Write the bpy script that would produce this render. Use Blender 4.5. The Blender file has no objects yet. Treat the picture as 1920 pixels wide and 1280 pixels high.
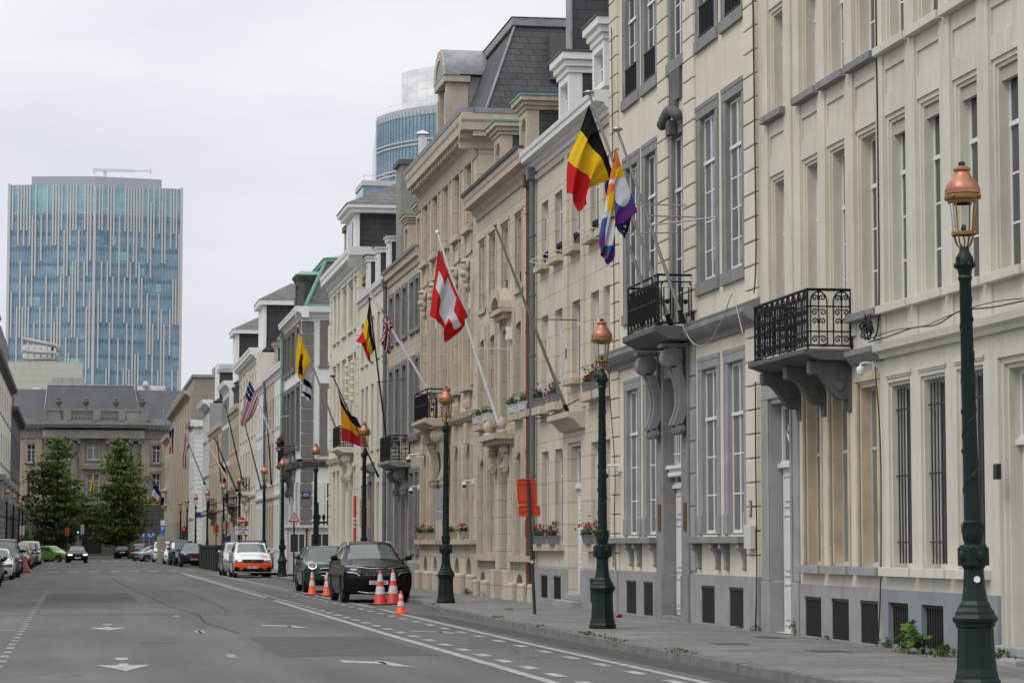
import bpy, math, random
from mathutils import Vector, Matrix
R = random.Random(7)
scene = bpy.context.scene
COL = scene.collection
PI = math.pi
KERB = 0.12

# ---------------------------------------------------------------- camera model (street runs along +Y, eye at the origin)
FPX, EYE = 4700.0, 1.6
VPX, VPY = 145.0, 1020.0
PITCH = math.atan((VPY-640)/FPX)
YAW = math.atan((960-VPX)*math.cos(PITCH)/FPX)
_F = (math.sin(YAW)*math.cos(PITCH), math.cos(YAW)*math.cos(PITCH), math.sin(PITCH))
_R = (math.cos(YAW), -math.sin(YAW), 0)
_U = (-math.sin(YAW)*math.sin(PITCH), -math.cos(YAW)*math.sin(PITCH), math.cos(PITCH))
def ray(x, y):
    a = (x-960)/FPX; b = (640-y)/FPX
    return [_F[i]+a*_R[i]+b*_U[i] for i in range(3)]
def gnd(x, y, z=0.0):
    d = ray(x, y); t = (z-EYE)/d[2]; return (d[0]*t, d[1]*t)
def at(x, y, Y):
    d = ray(x, y); t = Y/d[1]; return (d[0]*t, EYE+d[2]*t)
def onx(x, y, X):
    d = ray(x, y); t = X/d[0]; return (d[1]*t, EYE+d[2]*t)

# ---------------------------------------------------------------- object helpers
def tag(o, label=None, cat=None, group=None, kind=None):
    if label: o['label'] = label
    if cat: o['category'] = cat
    if group: o['group'] = group
    if kind: o['kind'] = kind
    return o
ORG = {}
def thing(name, label, cat, loc=(0, 0, 0), group=None, rz=0):
    o = bpy.data.objects.new(name, None); COL.objects.link(o)
    o.empty_display_size = 0.3
    o.location = loc; o.rotation_euler = (0, 0, rz)
    ORG[o.name] = Vector(loc)
    return tag(o, label, cat, group)
class MB:
    def __init__(s): s.v = []; s.f = []; s.m = []; s.cur = 0; s.key = {}; s.sm = False
    def vert(s, p):
        s.v.append((p[0], p[1], p[2])); return len(s.v)-1
    def wv(s, p):
        k = (round(p[0], 4), round(p[1], 4), round(p[2], 4))
        if k not in s.key: s.key[k] = s.vert(p)
        return s.key[k]
    def face(s, pts, weld=False):
        g = s.wv if weld else s.vert
        ids = [g(p) for p in pts]
        if len(set(ids)) > 2: s.f.append(ids); s.m.append(s.cur)
    def box(s, a, b):
        x0, x1 = sorted((a[0], b[0])); y0, y1 = sorted((a[1], b[1])); z0, z1 = sorted((a[2], b[2]))
        n = len(s.v)
        s.v += [(x0, y0, z0), (x1, y0, z0), (x1, y1, z0), (x0, y1, z0), (x0, y0, z1), (x1, y0, z1), (x1, y1, z1), (x0, y1, z1)]
        for q in ((3, 2, 1, 0), (4, 5, 6, 7), (0, 1, 5, 4), (1, 2, 6, 5), (2, 3, 7, 6), (3, 0, 4, 7)):
            s.f.append([n+i for i in q]); s.m.append(s.cur)
    def hull(s, bot, top):                     # two same-length rings, closed
        n = len(s.v); k = len(bot)
        s.v += [tuple(p) for p in bot]+[tuple(p) for p in top]
        for i in range(k):
            j = (i+1) % k; s.f.append([n+i, n+j, n+k+j, n+k+i]); s.m.append(s.cur)
        s.f.append([n+i for i in reversed(range(k))]); s.m.append(s.cur)
        s.f.append([n+k+i for i in range(k)]); s.m.append(s.cur)
    def tube(s, path, r, n=6, closed=False, caps=True):
        P = [Vector(p) for p in path]; L = len(P); rings = []
        up = None
        for i, p in enumerate(P):
            if closed: d = P[(i+1) % L]-P[i-1]
            else: d = P[min(i+1, L-1)]-P[max(i-1, 0)]
            if d.length < 1e-9: d = Vector((0, 0, 1))
            d.normalize()
            if up is None:
                up = Vector((0, 0, 1)) if abs(d.z) < .9 else Vector((1, 0, 0))
            a = d.cross(up)
            if a.length < 1e-6: a = d.cross(Vector((0, 1, 0)))
            a.normalize(); b = a.cross(d); b.normalize(); up = b
            rr = r[i] if isinstance(r, (list, tuple)) else r
            rings.append([s.vert(p+a*(rr*math.cos(2*PI*k/n))+b*(rr*math.sin(2*PI*k/n))) for k in range(n)])
        for i in range(L if closed else L-1):
            A, B = rings[i], rings[(i+1) % L]
            for k in range(n):
                s.f.append([A[k], A[(k+1) % n], B[(k+1) % n], B[k]]); s.m.append(s.cur)
        if caps and not closed:
            s.f.append(rings[0][::-1]); s.m.append(s.cur); s.f.append(rings[-1]); s.m.append(s.cur)
    def lathe(s, prof, c=(0, 0, 0), n=16, rot=0.0):   # prof: (r, z)
        rings = []
        for r, z in prof:
            rings.append([s.vert((c[0]+r*math.cos(2*PI*k/n+rot), c[1]+r*math.sin(2*PI*k/n+rot), c[2]+z)) for k in range(n)])
        for A, B in zip(rings, rings[1:]):
            for k in range(n):
                s.f.append([A[k], A[(k+1) % n], B[(k+1) % n], B[k]]); s.m.append(s.cur)
        s.f.append(rings[0][::-1]); s.m.append(s.cur); s.f.append(rings[-1]); s.m.append(s.cur)
    def sweep(s, prof, fa, fb):                # profile extruded between two maps
        s.hull([fa(*p) for p in prof], [fb(*p) for p in prof])
    def blob(s, c, r, n=6, m=4):
        s.lathe([(r[0]*math.sin(PI*max(.06, min(.94, i/m))), -r[2]*math.cos(PI*i/m)) for i in range(m+1)], c, n)
    def build(s, name, mat, parent=None, smooth=False, bevel=0, label=None, fixn=True):
        org = ORG.get(parent.name, Vector((0, 0, 0))) if parent else Vector((0, 0, 0))
        me = bpy.data.meshes.new(name)
        me.from_pydata([(x-org.x, y-org.y, z-org.z) for x, y, z in s.v], [], s.f)
        mats = mat if isinstance(mat, (list, tuple)) else [mat]
        for m in mats: me.materials.append(m)
        if len(mats) > 1:
            me.polygons.foreach_set('material_index', s.m)
        if fixn:
            import bmesh
            bm = bmesh.new(); bm.from_mesh(me)
            bmesh.ops.recalc_face_normals(bm, faces=bm.faces[:]); bm.to_mesh(me); bm.free()
        if smooth:
            me.polygons.foreach_set('use_smooth', [True]*len(me.polygons))
            if smooth != True:
                try: me.set_sharp_from_angle(angle=math.radians(smooth))
                except Exception: pass
        me.update()
        o = bpy.data.objects.new(name, me); COL.objects.link(o)
        if parent: o.parent = parent; ORG[o.name] = org
        if bevel:
            b = o.modifiers.new('bevel', 'BEVEL'); b.width = bevel; b.segments = 2; b.limit_method = 'ANGLE'; b.angle_limit = math.radians(50)
        if label: o['label'] = label
        return o
def dup(root, loc, rz=0, label=None, group=None):
    r = root.copy(); COL.objects.link(r); r.location = loc; r.rotation_euler = (0, 0, rz)
    if label: r['label'] = label
    if group: r['group'] = group
    for ch in list(root.children):
        c = ch.copy(); COL.objects.link(c); c.parent = r
        for g in list(ch.children):
            d = g.copy(); COL.objects.link(d); d.parent = c
    return r
def text_faces(txt, size=1.0, bold=0.0):
    cu = bpy.data.curves.new('lettering', 'FONT'); cu.body = txt; cu.size = size; cu.align_x = 'CENTER'; cu.align_y = 'CENTER'; cu.offset = bold
    ob = bpy.data.objects.new('lettering', cu); COL.objects.link(ob)
    dg = bpy.context.evaluated_depsgraph_get(); dg.update()
    me = bpy.data.meshes.new_from_object(ob.evaluated_get(dg))
    vs = [tuple(v.co) for v in me.vertices]; fs = [list(p.vertices) for p in me.polygons]
    bpy.data.objects.remove(ob); bpy.data.curves.remove(cu); bpy.data.meshes.remove(me)
    return vs, fs
def add_text(mb, txt, size, fn, bold=0.0):      # fn(u, v) -> world point
    vs, fs = text_faces(txt, size, bold); n = len(mb.v)
    mb.v += [tuple(fn(v[0], v[1])) for v in vs]
    for f in fs: mb.f.append([n+i for i in f]); mb.m.append(mb.cur)

# ---------------------------------------------------------------- materials
def new_mat(name):
    m = bpy.data.materials.new(name); m.use_nodes = True
    nt = m.node_tree; b = nt.nodes['Principled BSDF']
    return m, nt, b
def _pos(nt, sc=(1, 1, 1)):
    g = nt.nodes.new('ShaderNodeNewGeometry'); mp = nt.nodes.new('ShaderNodeMapping')
    mp.inputs['Scale'].default_value = sc
    nt.links.new(g.outputs['Position'], mp.inputs['Vector']); return mp.outputs['Vector']
def _noise(nt, vec, scale, detail=4, rough=.6):
    n = nt.nodes.new('ShaderNodeTexNoise'); n.inputs['Scale'].default_value = scale
    n.inputs['Detail'].default_value = detail; n.inputs['Roughness'].default_value = rough
    nt.links.new(vec, n.inputs['Vector']); return n.outputs['Fac']
def _ramp(nt, fac, a, b, ca=(0, 0, 0, 1), cb=(1, 1, 1, 1)):
    r = nt.nodes.new('ShaderNodeValToRGB'); e = r.color_ramp.elements
    e[0].position = a; e[0].color = ca; e[1].position = b; e[1].color = cb
    nt.links.new(fac, r.inputs['Fac']); return r.outputs['Color']
def _mix(nt, fac, a, b, mode='MIX'):
    m = nt.nodes.new('ShaderNodeMix'); m.data_type = 'RGBA'; m.blend_type = mode
    def s(sock, v):
        if isinstance(v, (tuple, list)): sock.default_value = (v[0], v[1], v[2], 1)
        elif isinstance(v, (int, float)): sock.default_value = v
        else: nt.links.new(v, sock)
    s(m.inputs[0], fac); s(m.inputs[6], a); s(m.inputs[7], b); return m.outputs[2]
def _scale(nt, fac, k, off=0.0):
    m = nt.nodes.new('ShaderNodeMath'); m.operation = 'MULTIPLY_ADD'
    nt.links.new(fac, m.inputs[0]); m.inputs[1].default_value = k; m.inputs[2].default_value = off; return m.outputs[0]
def M(name, c, rough=.7, metal=0.0, var=.12, vs=1.2, streak=0.0, stain=None, bump=0.0, bs=30.0, brick=None, spec=.5, coat=0.0, fine=0.0, joint=None):
    m, nt, b = new_mat(name)
    b.inputs['Roughness'].default_value = rough; b.inputs['Metallic'].default_value = metal
    b.inputs['Specular IOR Level'].default_value = spec
    if coat: b.inputs['Coat Weight'].default_value = coat; b.inputs['Coat Roughness'].default_value = .04
    p = _pos(nt); col = c; hb = None
    if brick:                                  # (width, row, mortar, joint colour, c2)
        bw, rh, mo, jc, c2 = brick
        sx = nt.nodes.new('ShaderNodeSeparateXYZ'); g = nt.nodes.new('ShaderNodeNewGeometry')
        nt.links.new(g.outputs['Position'], sx.inputs[0])
        ad = nt.nodes.new('ShaderNodeMath'); ad.operation = 'ADD'
        nt.links.new(sx.outputs['X'], ad.inputs[0]); nt.links.new(sx.outputs['Y'], ad.inputs[1])
        cb = nt.nodes.new('ShaderNodeCombineXYZ')
        if joint == 'ground':
            nt.links.new(sx.outputs['X'], cb.inputs[0]); nt.links.new(sx.outputs['Y'], cb.inputs[1])
        else:
            nt.links.new(ad.outputs[0], cb.inputs[0]); nt.links.new(sx.outputs['Z'], cb.inputs[1])
        t = nt.nodes.new('ShaderNodeTexBrick'); t.inputs['Scale'].default_value = 1
        t.inputs['Brick Width'].default_value = bw; t.inputs['Row Height'].default_value = rh
        t.inputs['Mortar Size'].default_value = mo; t.inputs['Mortar Smooth'].default_value = .1; t.inputs['Bias'].default_value = 0
        t.inputs['Color1'].default_value = (*c, 1); t.inputs['Color2'].default_value = (*c2, 1); t.inputs['Mortar'].default_value = (*jc, 1)
        nt.links.new(cb.outputs[0], t.inputs['Vector']); col = t.outputs['Color']
        hb = t.outputs['Fac']
    if var:
        n = _noise(nt, p, vs, 5)
        col = _mix(nt, 1.0, col, _ramp(nt, n, .3, .7, (1-var, 1-var, 1-var, 1), (1+var*.4, 1+var*.4, 1+var*.4, 1)), 'MULTIPLY')
    if fine:
        n = _noise(nt, p, 60, 3)
        col = _mix(nt, 1.0, col, _ramp(nt, n, .3, .7, (1-fine, 1-fine, 1-fine, 1), (1+fine, 1+fine, 1+fine, 1)), 'MULTIPLY')
    if streak:
        n = _noise(nt, _pos(nt, (3.5, 3.5, .22)), 1.0, 6, .7)
        col = _mix(nt, _scale(nt, _ramp(nt, n, .52, .75), streak), col, stain or (c[0]*.55, c[1]*.53, c[2]*.5))
        n = _noise(nt, _pos(nt, (11, 11, .5)), 1.0, 5, .7)
        col = _mix(nt, _scale(nt, _ramp(nt, n, .56, .72), streak*.45), col, stain or (c[0]*.55, c[1]*.53, c[2]*.5))
        n = _noise(nt, _pos(nt, (.5, .5, 1.3)), 1.0, 7, .75)
        col = _mix(nt, _scale(nt, _ramp(nt, n, .50, .66), streak*.35), col, tuple(x*.78 for x in c))
    if not isinstance(col, tuple): nt.links.new(col, b.inputs['Base Color'])
    else: b.inputs['Base Color'].default_value = (*col, 1)
    if bump or hb is not None:
        bp = nt.nodes.new('ShaderNodeBump'); bp.inputs['Distance'].default_value = .01
        if hb is not None:
            bp.inputs['Strength'].default_value = .6; bp.invert = True
            nt.links.new(hb, bp.inputs['Height'])
        else:
            bp.inputs['Strength'].default_value = bump
            nt.links.new(_noise(nt, p, bs, 4), bp.inputs['Height'])
        nt.links.new(bp.outputs[0], b.inputs['Normal'])
    return m
def MF(name, c, rough=.5, metal=0.0, spec=.5, emit=None, es=1.0, coat=0.0):   # flat
    m, nt, b = new_mat(name)
    b.inputs['Base Color'].default_value = (*c, 1); b.inputs['Roughness'].default_value = rough; b.inputs['Metallic'].default_value = metal
    b.inputs['Specular IOR Level'].default_value = spec
    if coat: b.inputs['Coat Weight'].default_value = coat; b.inputs['Coat Roughness'].default_value = .03
    if emit: b.inputs['Emission Color'].default_value = (*emit, 1); b.inputs['Emission Strength'].default_value = es
    return m
def glass_mat(name, c, rough=.04, var=.5, vs=.6, spec=.6):
    m, nt, b = new_mat(name)
    n = _noise(nt, _pos(nt), vs, 2)
    col = _mix(nt, n, tuple(x*(1-var) for x in c), tuple(min(1, x*(1+var)) for x in c))
    nt.links.new(col, b.inputs['Base Color']); b.inputs['Roughness'].default_value = rough; b.inputs['Specular IOR Level'].default_value = spec
    bp = nt.nodes.new('ShaderNodeBump'); bp.inputs['Strength'].default_value = .05; bp.inputs['Distance'].default_value = .02
    nt.links.new(_noise(nt, _pos(nt), 1.5, 1), bp.inputs['Height']); nt.links.new(bp.outputs[0], b.inputs['Normal'])
    return m
def leaf_mat(name, dark, light):
    m, nt, b = new_mat(name)
    g = nt.nodes.new('ShaderNodeNewGeometry')
    n = _noise(nt, _pos(nt), .7, 3)
    c1 = _mix(nt, g.outputs['Random Per Island'], dark, light)
    c2 = _mix(nt, 1.0, c1, _ramp(nt, n, .3, .7, (.6, .6, .6, 1), (1.25, 1.25, 1.1, 1)), 'MULTIPLY')
    nt.links.new(c2, b.inputs['Base Color']); b.inputs['Roughness'].default_value = .6; b.inputs['Specular IOR Level'].default_value = .25
    tr = nt.nodes.new('ShaderNodeBsdfTranslucent'); nt.links.new(c2, tr.inputs['Color'])
    ms = nt.nodes.new('ShaderNodeMixShader'); ms.inputs[0].default_value = .25
    nt.links.new(b.outputs[0], ms.inputs[1]); nt.links.new(tr.outputs[0], ms.inputs[2])
    nt.links.new(ms.outputs[0], nt.nodes['Material Output'].inputs[0])
    return m

cream_a = M('painted_render_ivory', (.60, .575, .50), .8, var=.13, vs=.8, streak=.5, stain=(.36, .33, .27), bump=.12, bs=40)
cream_b = M('painted_render_cream', (.61, .575, .485), .8, var=.13, vs=.8, streak=.5, stain=(.38, .33, .25), bump=.12, bs=40)
cream_c = M('painted_render_pale_yellow', (.64, .60, .495), .8, var=.12, vs=.7, streak=.5, stain=(.42, .35, .25), bump=.12, bs=40)
cream_d = M('old_stained_render', (.55, .46, .32), .85, var=.3, vs=2.2, streak=.7, stain=(.33, .24, .14), bump=.2, bs=25)
plinth_blue = M('plinth_paint_bluegrey', (.235, .26, .285), .7, var=.15, vs=1.5, streak=.3, bump=.1)
bluestone = M('bluestone', (.24, .236, .23), .75, var=.25, vs=2.0, streak=.5, stain=(.08, .08, .08), bump=.2, bs=35, fine=.08)
bluestone_l = M('bluestone_pale', (.305, .306, .306), .75, var=.22, vs=2.0, streak=.4, stain=(.13, .13, .13), bump=.2, bs=35, fine=.08)
stone_dark = M('sooty_stone', (.12, .115, .11), .85, var=.35, vs=1.6, streak=.6, stain=(.04, .04, .04), bump=.25, bs=25)
ashlar4 = M('ashlar_beige', (.605, .55, .465), .8, var=.12, vs=.9, streak=.35, brick=(1.25, .52, .010, (.32, .28, .23), (.545, .485, .40)))
ashlar5 = M('ashlar_warm', (.59, .525, .435), .8, var=.13, vs=.9, streak=.4, brick=(1.1, .47, .010, (.31, .265, .215), (.515, .45, .36)))
ashlar6 = M('ashlar_sand', (.58, .505, .405), .8, var=.15, vs=.7, streak=.4, brick=(1.5, .6, .011, (.3, .25, .2), (.50, .435, .345)))
ashlar7 = M('ashlar_grey_buff', (.51, .455, .365), .8, var=.14, vs=.9, streak=.3, brick=(1.0, .36, .012, (.25, .21, .17), (.475, .42, .34)))
stone_trim = M('carved_stone', (.51, .445, .36), .8, var=.2, vs=2.5, streak=.45, stain=(.2, .165, .12), bump=.2, bs=30)
white_paint = M('white_paint', (.72, .72, .70), .5, var=.06, vs=2, streak=.12)
white_frame = MF('white_window_paint', (.70, .70, .68), .4)
white_wall = M('white_render', (.70, .70, .675), .8, var=.08, vs=.7, streak=.2, stain=(.5, .49, .46))
cream_far = M('far_cream_render', (.64, .61, .52), .8, var=.1, vs=.7, streak=.25)
beige_far = M('far_beige_stone', (.45, .385, .30), .85, var=.15, vs=.6, streak=.3)
greywall_far = M('far_grey_render', (.30, .30, .30), .85, var=.2, vs=.6, streak=.3)
slate = M('slate', (.050, .053, .060), .65, var=.3, vs=1.0, brick=(.42, .2, .012, (.02, .021, .024), (.068, .071, .078)), streak=.3, stain=(.09, .09, .085))
slate_pale = M('weathered_slate', (.115, .115, .12), .7, var=.3, vs=1.2, brick=(.4, .18, .012, (.05, .05, .055), (.145, .143, .142)), streak=.3)
slate_hung = M('slate_hanging', (.030, .033, .040), .55, var=.2, vs=1.2, brick=(.5, .26, .010, (.012, .013, .016), (.042, .045, .052)))
zinc = M('zinc_sheet', (.26, .27, .285), .5, metal=.3, var=.3, vs=2.5, streak=.5, stain=(.14, .14, .14))
copper_green = M('verdigris_copper', (.17, .36, .28), .7, var=.3, vs=2.5, streak=.4, stain=(.08, .16, .13))
lead_dark = M('dark_gutter_lead', (.07, .075, .075), .6, var=.2, vs=3)
iron = MF('black_ironwork', (.006, .006, .007), .5, spec=.25)
grille = MF('black_grille', (.016, .016, .017), .6)
iron_brown = MF('rusty_bar', (.035, .025, .022), .6)
glass = glass_mat('window_glass', (.055, .06, .06), vs=.9, spec=.6)
glass_dark = glass_mat('dark_window_glass', (.035, .04, .042))
curtain_glass = glass_mat('curtained_glass', (.15, .158, .152), rough=.06, var=.45, vs=1.4)
door_white = M('white_door_paint', (.66, .65, .625), .45, var=.06, vs=2, streak=.2)
brass = MF('aged_brass', (.20, .13, .045), .4, metal=.7)
steel = MF('brushed_steel', (.40, .39, .37), .35, metal=.7)
pole_white = MF('white_pole', (.72, .72, .72), .35)
pole_black = MF('black_pole', (.015, .015, .017), .4)
pipe_grey = MF('grey_downpipe', (.12, .135, .145), .5)
pipe_rust = M('rusty_downpipe', (.13, .045, .022), .7, var=.3, vs=3)
plastic_white = MF('white_plastic', (.72, .73, .74), .35)
black_plastic = MF('black_plastic', (.015, .015, .016), .3)
# ---------------------------------------------------------------- houses
class House:
    def __init__(s, name, label, s0, s1, wallm, mode='R', c=11.6, group=None, cat='house'):
        s.mode, s.c, s.s0, s.s1, s.m = mode, c, s0, s1, wallm
        mid = (s0+s1)/2
        s.root = thing(name, label, cat, {'R': (c, mid, KERB), 'L': (c, mid, KERB), 'F': (mid, c, 0)}[mode], group)
        s.ops = []; s.frames = []
    def P(s, a, o, z):
        if s.mode == 'R': return (s.c-o, a, z)
        if s.mode == 'L': return (s.c+o, a, z)
        return (a, s.c-o, z)
    def box(s, mb, a0, a1, o0, o1, z0, z1): mb.box(s.P(a0, o0, z0), s.P(a1, o1, z1))
    def part(s, name, mb, mat, parent=None, **k): return mb.build(name, mat, parent or s.root, **k)
    # --- a wall sheet with real holes; every hole may step inwards before its full depth
    def sheet(s, mb, a0, a1, z0, z1, o, holes):
        A = sorted({a0, a1, *[min(max(h[k], a0), a1) for h in holes for k in ('a0', 'a1')]})
        Z = sorted({z0, z1, *[min(max(h[k], z0), z1) for h in holes for k in ('z0', 'z1')]})
        for i in range(len(A)-1):
            for j in range(len(Z)-1):
                ca, cz = (A[i]+A[i+1])/2, (Z[j]+Z[j+1])/2
                if any(h['a0'] < ca < h['a1'] and h['z0'] < cz < h['z1'] for h in holes): continue
                mb.face([s.P(A[i], o, Z[j]), s.P(A[i+1], o, Z[j]), s.P(A[i+1], o, Z[j+1]), s.P(A[i], o, Z[j+1])], True)
        for h in holes:
            b0, b1, y0, y1, oo = h['a0'], h['a1'], h['z0'], h['z1'], o
            for ins, dep in h.get('steps', ()):   # moulded reveal: jamb, then a ledge
                s.reveal(mb, b0, b1, y0, y1, oo, -dep); oo = -dep
                mb.face([s.P(b0, oo, y0), s.P(b0+ins, oo, y0), s.P(b0+ins, oo, y1-ins), s.P(b0, oo, y1)])
                mb.face([s.P(b1, oo, y0), s.P(b1-ins, oo, y0), s.P(b1-ins, oo, y1-ins), s.P(b1, oo, y1)])
                mb.face([s.P(b0, oo, y1), s.P(b0+ins, oo, y1-ins), s.P(b1-ins, oo, y1-ins), s.P(b1, oo, y1)])
                b0, b1, y1 = b0+ins, b1-ins, y1-ins
            s.reveal(mb, b0, b1, y0, y1, oo, -h['d'])
            if h.get('arch'):                      # rounded head: solid spandrels as deep as the reveal
                r = h['arch']; n = 6; mid = (b0+b1)/2; hw = (b1-b0)/2
                pts = [(mid+hw*math.cos(PI*k/n), y1-r+r*math.sin(PI*k/n)) for k in range(n+1)]
                for side in (0, 1):
                    seg = pts[:n//2+1] if side == 0 else pts[n//2:]
                    ce = b1 if side == 0 else b0
                    for (p, q) in zip(seg, seg[1:]):
                        F = [(p[0], p[1]), (q[0], q[1]), (q[0], y1), (p[0], y1)] if abs(p[0]-q[0]) > 1e-6 else None
                        if F:
                            mb.face([s.P(x, oo, z) for x, z in F])
                            mb.face([s.P(p[0], oo, p[1]), s.P(q[0], oo, q[1]), s.P(q[0], -h['d'], q[1]), s.P(p[0], -h['d'], p[1])])
            if h.get('back'):
                mb.face([s.P(b0, -h['d'], y0), s.P(b1, -h['d'], y0), s.P(b1, -h['d'], y1), s.P(b0, -h['d'], y1)])
    def reveal(s, mb, b0, b1, y0, y1, oa, ob):
        for (p, q) in (((b0, y0), (b0, y1)), ((b0, y1), (b1, y1)), ((b1, y1), (b1, y0)), ((b1, y0), (b0, y0))):
            mb.face([s.P(p[0], oa, p[1]), s.P(q[0], oa, q[1]), s.P(q[0], ob, q[1]), s.P(p[0], ob, p[1])])
    def hole(s, a0, a1, z0, z1, d=.28, steps=(), arch=0, back=False):
        h = dict(a0=min(a0, a1), a1=max(a0, a1), z0=z0, z1=z1, d=d, steps=steps, arch=arch, back=back); s.ops.append(h); return h
    def wall(s, z0, z1, depth=10, o=0, name='wall', mat=None, a0=None, a1=None, top=True, bevel=0, far=True):
        a0 = s.s0 if a0 is None else a0; a1 = s.s1 if a1 is None else a1
        mb = MB(); s.sheet(mb, a0, a1, z0, z1, o, [h for h in s.ops if h['z1'] > z0 and h['z0'] < z1])
        s.ops = [h for h in s.ops if h['z1'] > z1+.01]
        P = s.P
        for a in (a0, a1): mb.face([P(a, o, z0), P(a, -depth, z0), P(a, -depth, z1), P(a, o, z1)], True)
        mb.face([P(a0, -depth, z0), P(a1, -depth, z0), P(a1, -depth, z1), P(a0, -depth, z1)])
        if top: mb.face([P(a0, o, z1), P(a1, o, z1), P(a1, -depth, z1), P(a0, -depth, z1)])
        return s.part(name, mb, mat or s.m, bevel=bevel, fixn=False)
    def band(s, name, z0, z1, o, holes, mat, a0=None, a1=None, back=-.06, parent=None, bevel=0):   # proud panel (plinth) with holes
        a0 = s.s0 if a0 is None else a0; a1 = s.s1 if a1 is None else a1
        mb = MB(); s.sheet(mb, a0, a1, z0, z1, o, holes); P = s.P
        for a in (a0, a1): mb.face([P(a, o, z0), P(a, back, z0), P(a, back, z1), P(a, o, z1)])
        mb.face([P(a0, o, z1), P(a1, o, z1), P(a1, back, z1), P(a0, back, z1)])
        return s.part(name, mb, mat, parent, bevel=bevel, fixn=False)
    # --- joinery
    def window(s, a0, a1, z0, z1, d=.28, style='cross', fm=None, gm=None, name='window', mull=True, rows=(0.0,), tr=.72, fw=.05):
        fm = fm or white_frame; gm = gm or glass
        f = MB(); w = fw; o0, o1 = -d-.05, -d-.002
        B = lambda x0, x1, y0, y1, p0=o0, p1=o1: s.box(f, x0, x1, p0, p1, y0, y1)
        B(a0, a0+w, z0, z1); B(a1-w, a1, z0, z1); B(a0+w, a1-w, z1-w, z1); B(a0+w, a1-w, z0, z0+w*1.3)
        mid = (a0+a1)/2; zt = z0+(z1-z0)*tr
        if style == 'cross':
            B(a0+w, a1-w, zt-w*.6, zt+w*.6, o0, o1+.03)
            B(mid-w*.6, mid+w*.6, z0+w*1.3, zt-w*.6); B(mid-w*.5, mid+w*.5, zt+w*.6, z1-w)
            n = max(1, int(round((zt-z0)/.62)))
            for k in range(1, n):
                zz = z0+(zt-z0)*k/n
                B(a0+w, mid-w*.6, zz-.014, zz+.014, o0, o1-.004); B(mid+w*.6, a1-w, zz-.014, zz+.014, o0, o1-.004)
        elif style == 'two':
            B(mid-w*.6, mid+w*.6, z0+w*1.3, z1-w)
        elif style == 'simple':
            B(a0+w, a1-w, zt-w*.5, zt+w*.5)
        o = s.part(name, f, fm)
        p = MB(); oo = -d-.016
        p.face([s.P(a0+w*.5, oo, z0+w*.5), s.P(a1-w*.5, oo, z0+w*.5), s.P(a1-w*.5, oo, z1-w*.5), s.P(a0+w*.5, oo, z1-w*.5)])
        s.part('pane', p, gm, o)
        return o
    def sill(s, a0, a1, z0, z1, pr, mat, parent=None, name='sill', bevel=.008):
        mb = MB(); s.box(mb, a0, a1, -.05, pr, z0, z1); return s.part(name, mb, mat, parent, bevel=bevel)
    def surround(s, a0, a1, z0, z1, w, pr, mat, parent=None, bottom=True, ear=0, bevel=.01, jd=.12):
        mb = MB()
        for (x0, x1) in ((a0-w, a0), (a1, a1+w)): s.box(mb, x0, x1, -.02, pr, z0, z1)
        s.box(mb, a0-w-ear, a1+w+ear, -.02, pr+.012, z1, z1+w*.95)
        s.box(mb, a0-w-ear, a1+w+ear, pr+.012, pr+.022, z1+w*.62, z1+w*.95)       # outer fillet of the lintel
        for (x0, x1) in ((a0-w, a0-w*.72), (a1+w*.72, a1+w)): s.box(mb, x0, x1, pr, pr+.010, z0, z1)
        # inner jamb lining so the stone turns the corner
        for (x0, x1) in ((a0, a0+.012), (a1-.012, a1)): s.box(mb, x0, x1, -jd, pr-.004, z0, z1)
        s.box(mb, a0+.012, a1-.012, -jd, pr-.004, z1-.012, z1)
        if bottom: s.box(mb, a0-w-ear, a1+w+ear, -jd, pr+.05, z0-w*.85, z0)
        return s.part('surround', mb, mat, parent, bevel=bevel)
    def profile(s, name, prof, a0, a1, mat, parent=None, **k):    # prof (o, z) swept along the front
        mb = MB(); mb.sweep(prof, lambda o, z: s.P(a0, o, z), lambda o, z: s.P(a1, o, z)); return s.part(name, mb, mat, parent, **k)
    def cornice(s, z0, z1, pr, mat, a0=None, a1=None, dent=0, name='cornice'):
        a0 = s.s0 if a0 is None else a0; a1 = s.s1 if a1 is None else a1
        a0 += .004; a1 -= .004; h = z1-z0
        prof = [(-.3, z0), (.05, z0), (.07, z0+h*.18), (pr*.35, z0+h*.3), (pr*.4, z0+h*.45), (pr*.88, z0+h*.5), (pr*.9, z0+h*.72), (pr*.97, z0+h*.8), (pr, z0+h*.97), (pr, z1), (-.3, z1)]
        c = s.profile(name, prof, a0, a1, mat)
        if dent:
            mb = MB(); n = int((a1-a0)/dent)
            for k in range(n):
                a = a0+(k+.25)*(a1-a0)/n
                s.box(mb, a, a+(a1-a0)/n*.5, pr*.2, pr*.72, z0+h*.33, z0+h*.495)
            s.part('modillions', mb, mat, c)
        return c
    def quoins(s, a0, a1, z0, z1, mat, step=.42, pr=.06, parent=None, ret=False):
        mb = MB(); z = z0; k = 0
        while z < z1-.05:
            zt = min(z+step-.025, z1)
            lo, hi = -.02, pr
            s.box(mb, a0, a1, lo, hi, z, zt)
            z += step; k += 1
        return s.part('quoins', mb, mat, parent, bevel=.018)
    def downpipe(s, a, z0, z1, mat, r=.055, o=.1, head=True):
        mb = MB(); mb.tube([s.P(a, o, z0), s.P(a, o, z1)], r, 10)
        z = z0+.6
        while z < z1: mb.lathe([(r*1.25, -.03), (r*1.25, .03)], s.P(a, o, z), 10); z += 1.55
        if head: s.box(mb, a-.12, a+.12, o-.1, o+.14, z1, z1+.3)
        return s.part('downpipe', mb, mat)
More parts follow.
